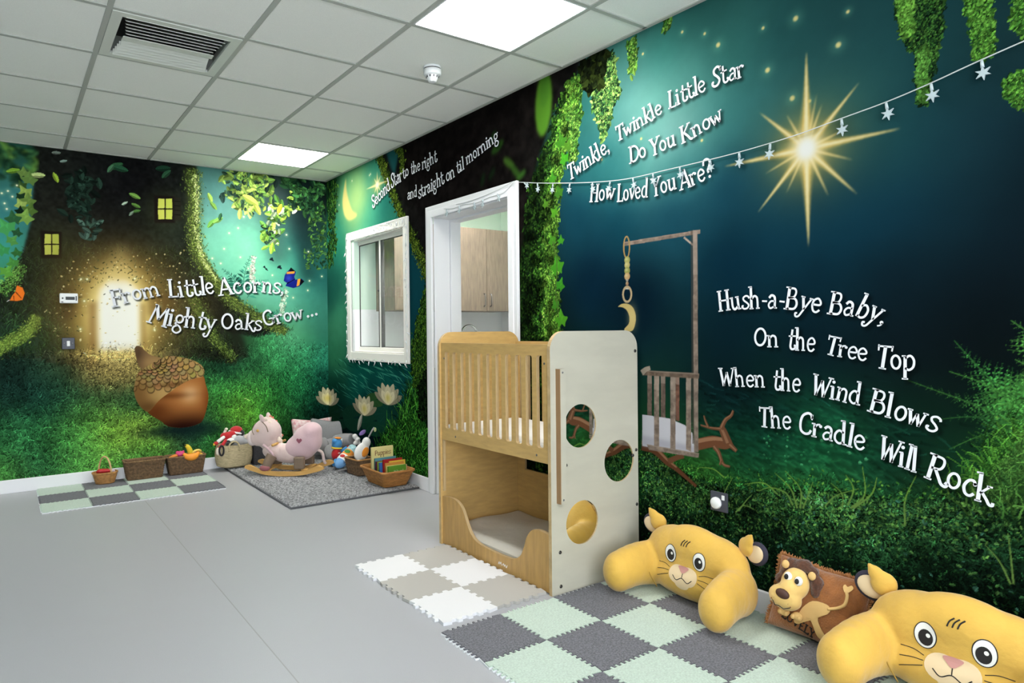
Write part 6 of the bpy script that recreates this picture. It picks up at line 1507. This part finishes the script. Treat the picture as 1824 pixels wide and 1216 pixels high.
plush('bobble_hat', [('crown', MB().ell((0, 0, .012), (.056, .05, .042)), P_RED), ('brim', MB().tube([(.058 * math.cos(a), .050 * math.sin(a), -.004 - .015 * math.cos(a)) for a in np.linspace(0, 2 * PI, 24)[:-1]], .011, 8, closed=True), P_WHITEP), ('lining', MB().ell((.035, -.022, -.012), (.032, .030, .034)), P_BLACK)],
    'red hat-shaped soft toy with white trim and black ear on top of basket', 'soft toy', TR(bx + .028, by + .022, .322))
plush('koala_toy', [('body', MB().ell((0, 0, 0), (.060, .05, .050)).ell((.052, -.012, -.012), (.036, .034, .028)), P_GREYP), ('ear', MB().ell((-.040, -.010, .040), (.026, .012, .024)), P_WHITEP), ('ear', MB().ell((.035, .02, .042), (.024, .012, .022)), P_WHITEP), ('nose', MB().ell((.086, -.03, -.012), (.012, .010, .012)), P_BLACK)],
    'light grey soft toy animal at the front of the seagrass basket', 'soft toy', TR(bx + .035, by - .030, .248))
plush('panda_toy', [('body', MB().ell((0, 0, 0), (.045, .038, .035)), P_WHITEP), ('patch', MB().ell((-.025, -.022, -.008), (.030, .022, .026)), P_BLACK), ('limb', MB().tube([(.02, -.02, 0), (-.02, -.045, -.02), (-.05, -.05, -.012)], [.018, .018, .02], 10), P_BLACK)],
    'black and white soft toy in the middle of the seagrass basket', 'soft toy', TR(bx - .035, by - .028, .252))
plush('puppy_toy', [('body', MB().ell((0, 0, 0), (.038, .036, .042)).ell((.02, -.02, .03), (.026, .024, .024)), P_CREAMP), ('ear', MB().ell((.040, -.022, .018), (.012, .010, .026)), mat('taupe_plush', (128, 104, 88), .9)), ('muzzle', MB().ell((.048, -.035, .012), (.016, .014, .012)), P_WHITEP)],
    'cream soft toy dog at the right of the seagrass basket', 'soft toy', TR(bx + .102, by + .016, .250))
MBt = MB().ell((0, 0, 0), (.018, .014, .034))
hang = thing('soft_ring', 'black cloth loop hanging from the left of the seagrass basket', 'soft toy', TR(bx - .128, by - .088, .190))
MB().tube([(.018 * math.cos(a), -.008, .042 * math.sin(a)) for a in np.linspace(0, 2 * PI, 20)[:-1]], .008, 8, closed=True).build('loop', P_BLACK, hang)

gb = thing('storage_box', 'dark grey fabric storage box behind the seagrass basket', 'box', TR(-.70, -.115, .026))
MB().prism(rrect(.17, .16, .015), 0, .19, [rrect(.155, .145, .012)[::-1]]).build('sides', mat('charcoal_felt', (66, 64, 68), .95, noise=(120, .2)), gb)
MB().prism(rrect(.16, .15, .012), .0, .008).build('base', P_BLACK, gb)

# ------------------------------------------------------------------ rocking animal
RA = math.atan2(.66, -.75)          # head direction in plan
rk = thing('rocking_animal', 'pink plush rocking animal on curved wooden rockers', 'rocking toy', TR(-.640, -.720, .0255, 0, 0, RA))
P_PINK = mat('pale_pink_plush', (212, 188, 184), .9, noise=(12, .06), sheen=.5, bump=(110, .002)); P_MAUVE = mat('dusty_pink_plush', (206, 174, 180), .9, sheen=.5, bump=(110, .002)); P_TAUPE = mat('taupe_suede', (122, 104, 88), .9, bump=(70, .003)); M_RWOOD = mat('honey_beech', (206, 160, 92), .45, noise=(5, .10), stretch=(2, 12, 12))
# local frame: +x towards the head, y across, z up
for s in (-1, 1):
    up_ = catmull([(.335, .082), (.30, .088), (.255, .070), (.19, .046), (.08, .036), (-.05, .036), (-.17, .046), (-.24, .072), (-.285, .088), (-.325, .080)], 4)
    lo_ = catmull([(-.335, .062), (-.30, .046), (-.24, .030), (-.15, .010), (-.04, .0), (.07, .0), (.17, .010), (.25, .032), (.305, .048), (.34, .064)], 4)
    MB().prism([(p[0], p[1]) for p in up_] + [(p[0], p[1]) for p in lo_], -.011, .011, (), 0, Matrix.Translation((0, s * .125, 0)) @ Matrix(((1, 0, 0, 0), (0, 0, -1, 0), (0, 1, 0, 0), (0, 0, 0, 1)))).build('rocker', M_RWOOD, rk, bevel=.004)
for x in (-.16, .15): MB().box(x - .025, x + .025, -.118, .118, .040, .056).build('cross_bar', M_RWOOD, rk, bevel=.003)
MB().ell((0, 0, .0), (.17, .088, .085), TR(.0, 0, .165)).ell((0, 0, 0), (.11, .085, .075), TR(.13, 0, .185)).build('body', P_PINK, rk, remesh=.008, smooth=8)
mb = MB()   # upholstered seat back, a big rounded pad over the hind end
mb.ell((-.095, 0, .215), (.135, .105, .110)); mb.ell((-.145, 0, .285), (.120, .108, .115)); mb.ell((-.185, 0, .345), (.090, .10, .085)); mb.ell((-.05, 0, .20), (.10, .10, .085)); mb.ell((-.195, 0, .27), (.08, .098, .10))
seat = mb.build('seat_back', P_MAUVE, rk, remesh=.011, smooth=24)
hd = MB(); hd.ell((.200, 0, .345), (.122, .100, .112)); hd.ell((.275, 0, .300), (.080, .082, .080)); hd.ell((.185, 0, .27), (.085, .075, .09)); hd.ell((.23, 0, .315), (.11, .092, .095))
head = hd.build('head', P_PINK, rk, remesh=.009, smooth=14)
MB().ell((.328, 0, .290), (.040, .068, .066)).build('muzzle', mat('blush_plush', (222, 204, 202), .9, sheen=.4), head)
for s in (-1, 1):
    MB().ell((0, 0, .0), (.022, .012, .048), TR(.215, s * .060, .455, s * -.35, .25)).build('ear', P_PINK, head, remesh=.005, smooth=4)
    e = MB().ell((0, 0, 0), (.012, .007, .012), TR(.240, s * .096, .365)).build('eye', mat('amber_eye', (206, 160, 80), .3), head)
    MB().tube([tuple(q) for q in catmull([(.275, s * .058, .425), (.292, s * .085, .37), (.275, s * .093, .33)], 6)], .003, 6).build('bridle_strap', P_TAUPE, head)
    MB().tube([tuple(q) for q in catmull([(.205, s * .080, .435), (.165, s * .098, .400), (.150, s * .098, .355)], 6)], .004, 6).build('bridle_strap', P_TAUPE, head)
    mb = MB(); mb.tube([(.13, s * .07, .155), (.155, s * .098, .10), (.165, s * .112, .055)], [.045, .040, .036], 12); mb.build('front_leg', P_TAUPE, rk, remesh=.006, smooth=2)
    MB().ell((.17, s * .125, .062), (.045, .026, .026)).build('hoof', mat('rose_plush', (150, 92, 96), .9), rk)
    mb = MB(); mb.cbox((-.12, s * .112, .105), (.085, .05, .10)); mb.build('hind_leg', P_TAUPE, rk, bevel=.012, seg=3)
    h_ = Proj(seat)
    hb = MB(); q0 = Vector((-.115, s * .5, .285))
    P = [(.026 * (16 * math.sin(a) ** 3) / 16, .024 * (13 * math.cos(a) - 5 * math.cos(2 * a) - 2 * math.cos(3 * a) - math.cos(4 * a)) / 16) for a in np.linspace(0, 2 * PI, 30)[:-1]]
    ok = []
    for (dx, dz) in P:
        r_ = h_.t.ray_cast(Vector((q0.x + dx, s * .5, q0.z + dz)), Vector((0, -s, 0)))
        if r_[0] is not None: ok.append(r_[0] + r_[1] * .0012)
    r_ = h_.t.ray_cast(Vector((q0.x, s * .5, q0.z)), Vector((0, -s, 0)))
    if r_[0] is not None and len(ok) > 20:
        c0 = r_[0] + r_[1] * .002; n = len(ok); mid = [(p + c0) / 2 + r_[1] * .0008 for p in ok]
        hb.add(ok + mid + [c0], [(k, (k + 1) % n, n + (k + 1) % n, n + k) for k in range(n)] + [(n + k, n + (k + 1) % n, 2 * n) for k in range(n)], 0, True)
        hb.build('heart_patch', mat('plum_felt', (146, 82, 98), .85), seat)
mb = MB(); mr = random.Random(5)
for k in range(30):
    f = k / 29
    mb.ell((.20 - .12 * f + mr.uniform(-.01, .01), mr.uniform(-.05, .05), .452 - .22 * f * f - .03 * f), (.020, .020, .022), None, nu=8, nv=6)
mb.build('woolly_mane', mat('cream_wool', (222, 204, 190), .95, bump=(60, .006)), rk, remesh=.006, smooth=1)
for k in range(5): MB().ell((.19 - .10 * k / 4, -.045 + .012 * (k % 2), .466 - .16 * (k / 4) ** 2), (.011, .010, .010)).build('mane_flower', mat('coral_felt', (206, 120, 100), .85), rk)
MB().tube([tuple(q) for q in catmull([(.20, -.08, .245), (.155, -.092, .215), (.12, -.085, .17), (.12, -.06, .12)], 6)], .010, 8).tube([tuple(q) for q in catmull([(.20, .08, .245), (.155, .092, .215), (.12, .085, .17), (.12, .06, .12)], 6)], .010, 8).build('harness', P_MAUVE, rk)
MB().tube([(.10, -.13, .25), (.10, .13, .25)], .011, 10).build('hand_bar', M_RWOOD, rk)
MB().tube([tuple(q) for q in catmull([(-.22, 0, .20), (-.27, -.01, .17), (-.285, -.01, .10), (-.30, -.02, .075)], 6)], [.012] * 18 + [.004], 8).build('tail', P_PINK, rk)

# ------------------------------------------------------------------ cushions and soft toys in the corner
def cushion(name, mt, label, w_, h_, th, M):
    def side(sd):
        def f(u, v):
            x, z = (u - .5) * 2, (v - .5) * 2
            t = th * max(0, 1 - x ** 4) ** .6 * max(0, 1 - z ** 4) ** .6
            return (x * w_ / 2 * (1 - .10 * (1 - abs(z)) * abs(x) ** 3), sd * t, z * h_ / 2 * (1 - .14 * (1 - abs(x)) * abs(z) ** 3))
        return f
    o = MB().grid(side(-1), 22, 20).grid(side(1), 22, 20).build(name, mt, weld=True, M=M); return tag(o, label, 'cushion')
M_FLORAL = mat('pink_white_print', (232, 222, 220), .9, noise=(38, .1), col2=(206, 140, 146))
cushion('scatter_cushion', M_FLORAL, 'white cushion with pink pattern behind the grey one in the corner', .40, .36, .05, TR(-.205, -.085, .205, -.14, .03, -.03))
cushion('scatter_cushion', mat('grey_linen', (138, 138, 140), .95, noise=(200, .12), bump=(160, .002)), 'plain grey cushion leaning in the corner behind the toys', .40, .36, .055, TR(-.085, -.255, .205, -.30, .10, -.25))
plush('elephant_toy', [('body', MB().ell((0, 0, .0), (.12, .13, .10)).tube([(.02, -.05, .06), (.06, -.13, .09), (.10, -.20, .10)], [.075, .066, .058], 14).tube([(-.05, -.10, .02), (-.07, -.18, -.03), (-.06, -.22, -.06)], [.07, .06, .05], 14), P_DGREY),
    ('ear', MB().ell((-.09, -.02, .05), (.035, .075, .07)), P_DGREY), ('toes', MB().ell((.110, -.235, .135), (.026, .020, .024)).ell((.135, -.240, .105), (.026, .020, .024)).ell((.112, -.245, .075), (.024, .018, .022)).ell((.150, -.235, .070), (.020, .018, .020)).ell((.128, -.25, .108), (.020, .018, .018)), P_WHITEP)],
    'grey soft toy elephant lying with white toes showing', 'soft toy', TR(-.160, -.470, .135))
plush('robot_doll', [('body', MB().ell((0, 0, .0), (.046, .036, .052)), P_RED), ('head', MB().ell((.005, .01, .088), (.050, .042, .046)).ell((-.03, 0, .11), (.028, .024, .024)), P_BLUE), ('collar', MB().tube([(.044 * math.cos(a), .036 * math.sin(a), .052) for a in np.linspace(0, 2 * PI, 20)[:-1]], .008, 8, closed=True), P_YEL),
    ('arm', MB().tube([(.04, -.015, .025), (.075, -.02, .045), (.095, -.02, .055)], [.015, .017, .019], 10), P_BLUE), ('hand', MB().ell((.108, -.022, .060), (.016, .016, .018)), P_RED), ('leg', MB().tube([(-.01, -.02, -.045), (-.035, -.04, -.075), (-.055, -.05, -.085)], [.018, .020, .022], 10), P_BLUE), ('leg', MB().tube([(.02, -.02, -.045), (.01, -.045, -.078)], [.018, .020], 10), P_BLUE), ('badge', MB().ell((.0, -.037, .012), (.018, .004, .007)), P_WHITEP), ('ear', MB().ell((.050, .005, .105), (.012, .008, .032)), P_WHITEP), ('cap_peak', MB().ell((.0, .0, .138), (.034, .026, .010)), P_ORANGE)],
    'blue and red soft doll slumped beside the pink rocking animal', 'soft toy', TR(-.255, -.770, .145, 0, .15, .30), .0045)
rc_ = thing('rocket_toy', 'soft rocket toy with blue nose, red spot and orange band', 'soft toy', TR(-.225, -.905, .135, 0, math.radians(116), math.radians(208)))
def band(a, b): return [( .052 * (1 - max(0, (z - .03) / .11) ** 2) ** .5 if z > .03 else .052 - .004 * ((.03 - z) / .13), z) for z in np.linspace(a, b, 10)]
MB().lathe(band(.075, .1385) + [(0, .140)], 24).build('nose_cone', mat('powder_blue_plush', (110, 158, 206), .85, bump=(60, .003)), rc_)
MB().lathe(band(.015, .075), 24).build('white_band', P_WHITEP, rc_)
MB().lathe(band(-.055, .015), 24).build('orange_band', P_ORANGE, rc_)
MB().lathe([(0, -.125)] + band(-.12, -.055), 24).build('tail_band', mat('aqua_print', (168, 208, 214), .85, noise=(50, .3)), rc_)
for (a, z, r_, m_) in ((-.25, .045, .022, P_RED), (-.35, -.022, .026, P_GREEN)):
    for off in (0, PI):
        MB().ell((0, 0, 0), (.006, r_, r_ * .85), Matrix.Translation((.051 * math.cos(a + off) * .97, .051 * math.sin(a + off) * .97, z)) @ rotm(0, 0, a + off)).build('spot', m_, rc_)
tb = thing('toy_basket', 'small dark wicker basket between the soft rocket and the book basket', 'basket', TR(-.190, -1.105, .026, 0, 0, .10))
mb = MB(); woven_rect(mb, .13, .19, .165, .225, .130, .009, 8); mb.build('weave', M_WICK, tb)
mb = MB(); rim(mb, .167, .227, .130, .006); mb.build('rim', M_WICK2, tb)
plush('butterfly_toy', [('body', MB().ell((0, 0, 0), (.050, .028, .064), rotm(0, .5, 0)).ell((.035, 0, .06), (.03, .024, .035)), P_WHITEP), ('spot', MB().ell((.012, -.027, .008), (.024, .007, .036), rotm(0, .5, 0)), P_ORANGE), ('leg', MB().tube([(-.035, -.02, -.045), (-.04, -.045, -.085), (-.038, -.05, -.11)], [.014, .013, .018], 10), P_WHITEP), ('ribbon', MB().tube([(.05, 0, .09), (.085, .01, .135), (.10, .01, .155)], [.006, .007, .006], 8), P_DGREY), ('wing', MB().ell((.075, .02, .10), (.03, .008, .016), rotm(0, -.5, 0)), P_PURPLE), ('tag', MB().ell((.11, .02, .135), (.012, .006, .018)), mat('pale_green_felt', (196, 204, 150), .85))],
    'white soft toy with an orange oval in the small dark basket', 'soft toy', TR(-.180, -1.12, .205) @ Matrix.Scale(1.25, 4), .0045)

# ------------------------------------------------------------------ rattan book basket
bb = thing('book_basket', 'brown rattan tray basket full of picture books', 'basket', TR(-.170, -1.555, .026))
mb = MB(); woven_rect(mb, .190, .300, .270, .400, .115, .009, 9, .002, None, .03); mb.build('weave', M_RATTAN, bb)
mb = MB(); rim(mb, .275, .405, .116, .010, .035); mb.build('rim', M_RATTAN, bb)
M_PAGE = mat('book_pages', (232, 226, 210), .8)
def book(label, col, y, x, w_, h_, th, lean=.0, title=None, tcol=(40, 34, 30), tsize=.035, yaw=0.0, group='picture books in the rattan basket', z=.036):
    """upright book: cover faces -y (towards the room), th thick"""
    t = thing('picture_book', label, 'book', Matrix.Translation((x, y, z)) @ rotm(0, 0, yaw) @ rotm(-lean, 0, 0), group)
    cm_ = mat('book_cover', col, .4)
    mb = MB(); mb.box(-w_ / 2, w_ / 2, -th / 2, -th / 2 + .002, 0, h_); mb.box(-w_ / 2, w_ / 2, th / 2 - .002, th / 2, 0, h_); mb.box(-w_ / 2, -w_ / 2 + .002, -th / 2, th / 2, 0, h_)
    mb.build('cover', cm_, t)
    MB().box(-w_ / 2 + .002, w_ / 2 - .003, -th / 2 + .002, th / 2 - .002, .003, h_ - .003).build('pages', M_PAGE, t)
    if title:
        mb = MB()
        for (s_, a, b_, hh) in title:
            for k_, Q, ww in word(s_, a, b_, hh): ribbon(mb, k_, Q, ww, lambda u, z_: (u, -th / 2 - .0006, z_))
        mb.build('title', mat('book_title_ink', tcol, .6), t)
    return t
book('tall cream picture book titled Puppies at the back', (232, 218, 150), -1.475, -.172, .190, .262, .012, .0, [('Puppies', (-.066, .196), (.074, .200), .038)], (110, 46, 26))
book('teal picture book in front of the Puppies book', (96, 158, 168), -1.505, -.160, .185, .180, .008)
book('plum-spined thin book at the left of the rattan basket', (96, 30, 60), -1.532, -.228, .055, .160, .010)
book('lime and blue thin book beside the plum-spined one', (160, 196, 60), -1.550, -.224, .050, .158, .010)
book('bright blue thin book behind the red one', (54, 110, 176), -1.567, -.220, .050, .155, .010)
book('dark red picture book in the middle of the rattan basket', (168, 34, 38), -1.590, -.140, .165, .178, .012, .02)
book('yellow picture book behind the orange-edged one', (232, 204, 80), -1.610, -.110, .140, .165, .008, .02)
book('orange-edged picture book behind the green one', (206, 140, 66), -1.632, -.145, .160, .158, .010, .03)
book('pale yellow thin book behind the green one', (226, 222, 140), -1.652, -.150, .150, .140, .008, .03)
book('green picture book with white lettering at the front', (92, 150, 48), -1.674, -.145, .155, .140, .012, .04, [('Make', (-.030, .085), (.014, .088), .020), ('and', (.022, .088), (.052, .090), .018), ('Do', (-.012, .056), (.018, .058), .020)], (222, 232, 200))
book('pink patterned book standing at the right of the basket', (214, 168, 150), -1.60, -.068, .120, .135, .008, 0, None, yaw=-1.35)

# ------------------------------------------------------------------ string of star lights along the mural
M_WIRE = mat('white_flex', (196, 200, 200), .5)
M_STAR = mat('clear_white_star', (176, 190, 194), .25, spec=.7)
st = thing('star_string_light', 'white wire of little star lights strung across the mural from the door', 'string lights')
WP = [(3.030, 2.098), (3.20, 2.062), (3.40, 2.024), (3.667, 1.980), (3.904, 1.953), (4.183, 1.948), (4.484, 1.946), (4.68, 1.952), (4.811, 1.960), (4.964, 1.977), (5.122, 1.994), (5.265, 2.018), (5.409, 2.048), (5.62, 2.085), (5.95, 2.13), (6.3, 2.19)]
wire = catmull(WP, 5)
MB().tube([(-.010, -u, z) for u, z in wire], .0022, 6).build('wire', M_WIRE, st)
def star_mb(s_=1.0):
    mb = MB(); O = []
    for k in range(12):
        r_ = (.024 if k % 2 == 0 else .0095) * s_; a = PI / 2 + k * PI / 6
        O.append((r_ * math.cos(a), r_ * math.sin(a) - .042 * s_))
    mb.prism(O, -.003, .003); 
    mb.tube([(0, -.002, 0), (0, -.024 * s_, 0)], [.0045 * s_, .006 * s_], 8)
    return mb
base = None
def hang_star(u, z, x, tilt, parent, s_=1.0):
    global base
    M_ = Matrix(((0, 0, -1, x), (-1, 0, 0, -u), (0, 1, 0, z), (0, 0, 0, 1))) @ rotm(0, 0, tilt)
    if base is None:
        base = star_mb().build('star', M_STAR, parent); o = base
    else:
        o = base.copy(); COL.objects.link(o); o.parent = parent
    o.matrix_basis = M_ @ Matrix.Scale(s_, 4)
for (x, y, tl) in ((936, 323, .9), (960, 325, .1), (988, 326, -.2), (1018, 327, -.2), (1058, 327, .1), (1090, 324, -.3), (1130, 318, .2), (1166, 310, .1), (1214, 295, .05), (1268, 286, .1), (1320, 272, 0), (1375, 256, -.1), (1502, 212, .05), (1581, 183, .15), (1661, 150, .1), (1751, 109, .1)):
    u, _z = on_right(x, y); z = float(np.interp(u, [q[0] for q in wire], [q[1] for q in wire]))
    hang_star(u, z - .002, -.012, tl, st, .85 if u < 4.4 else 1.0)
sd = thing('star_string_light', 'white wire of star lights draped over the top of the door frame', 'string lights')
MB().tube([(-.030, -u, z) for u, z in catmull([(3.012, 2.104), (2.90, 2.055), (2.75, 2.052), (2.60, 2.040), (2.45, 2.052), (2.32, 2.046), (2.20, 2.062)], 6)], .0022, 6).tube([(-.030, -u, z) for u, z in catmull([(3.0, 2.106), (2.86, 2.085), (2.66, 2.068), (2.48, 2.062), (2.36, 2.068)], 6)], .0022, 6).build('wire', M_WIRE, sd)
for u, z, tl in ((2.84, 2.058, .4), (2.68, 2.052, -.1), (2.58, 2.046, .2), (2.40, 2.052, .05), (2.24, 2.056, 0)): hang_star(u, z, -.033, tl, sd, .85)

# ------------------------------------------------------------------ fairy lights round the window frame
fl = thing('fairy_lights', 'white fairy lights draped around the internal window frame', 'string lights')
rr = random.Random(21)
W0, W1, Z0, Z1 = WIN[0] - .060, WIN[1] + .060, WIN[2] - .060, WIN[3] + .060
def pth(q):
    q = q % 4
    if q < 1: return (W0, Z1 - (Z1 - Z0) * q)
    if q < 2: return (W0 + (W1 - W0) * (q - 1), Z0)
    if q < 3: return (W1, Z0 + (Z1 - Z0) * (q - 2))
    return (W1 - (W1 - W0) * (q - 3), Z1)
pts = []
for k in range(121):
    u, z = pth(4 * k / 120); pts.append((-.024 - .004 * rr.random(), -(u + rr.uniform(-.012, .012)), z + rr.uniform(-.014, .010)))
MB().tube(pts, .0019, 5).build('wire', M_WIRE, fl)
pts = [(-.022 - .004 * rr.random(), -(W1 - (W1 - W0) * k / 24), Z1 - .045 - .035 * abs(math.sin(k * .9)) + rr.uniform(-.006, .006)) for k in range(25)]
MB().tube([tuple(q) for q in catmull(pts, 3)], .0017, 5).build('wire', M_WIRE, fl)
lamp = None; M_BULB = mat('clear_bulb', (226, 230, 232), .2, spec=.8)
for k in range(64):
    u, z = pth(4 * (k + .4) / 64); a = rr.uniform(0, 2 * PI)
    out = (0, -.35) if k % 3 else (0, .2)
    mb_M = Matrix.Translation((-.026, -(u + rr.uniform(-.02, .02)), z + rr.uniform(-.02, .01))) @ rotm(rr.uniform(-1.2, 1.2), rr.uniform(-.5, .5), 0)
    if lamp is None:
        lamp = MB().tube([(0, 0, 0), (0, 0, -.014), (0, 0, -.036)], [.0036, .0046, .0016], 7).build('bulb', M_BULB, fl); o = lamp
    else:
        o = lamp.copy(); COL.objects.link(o); o.parent = fl
    o.matrix_basis = mb_M
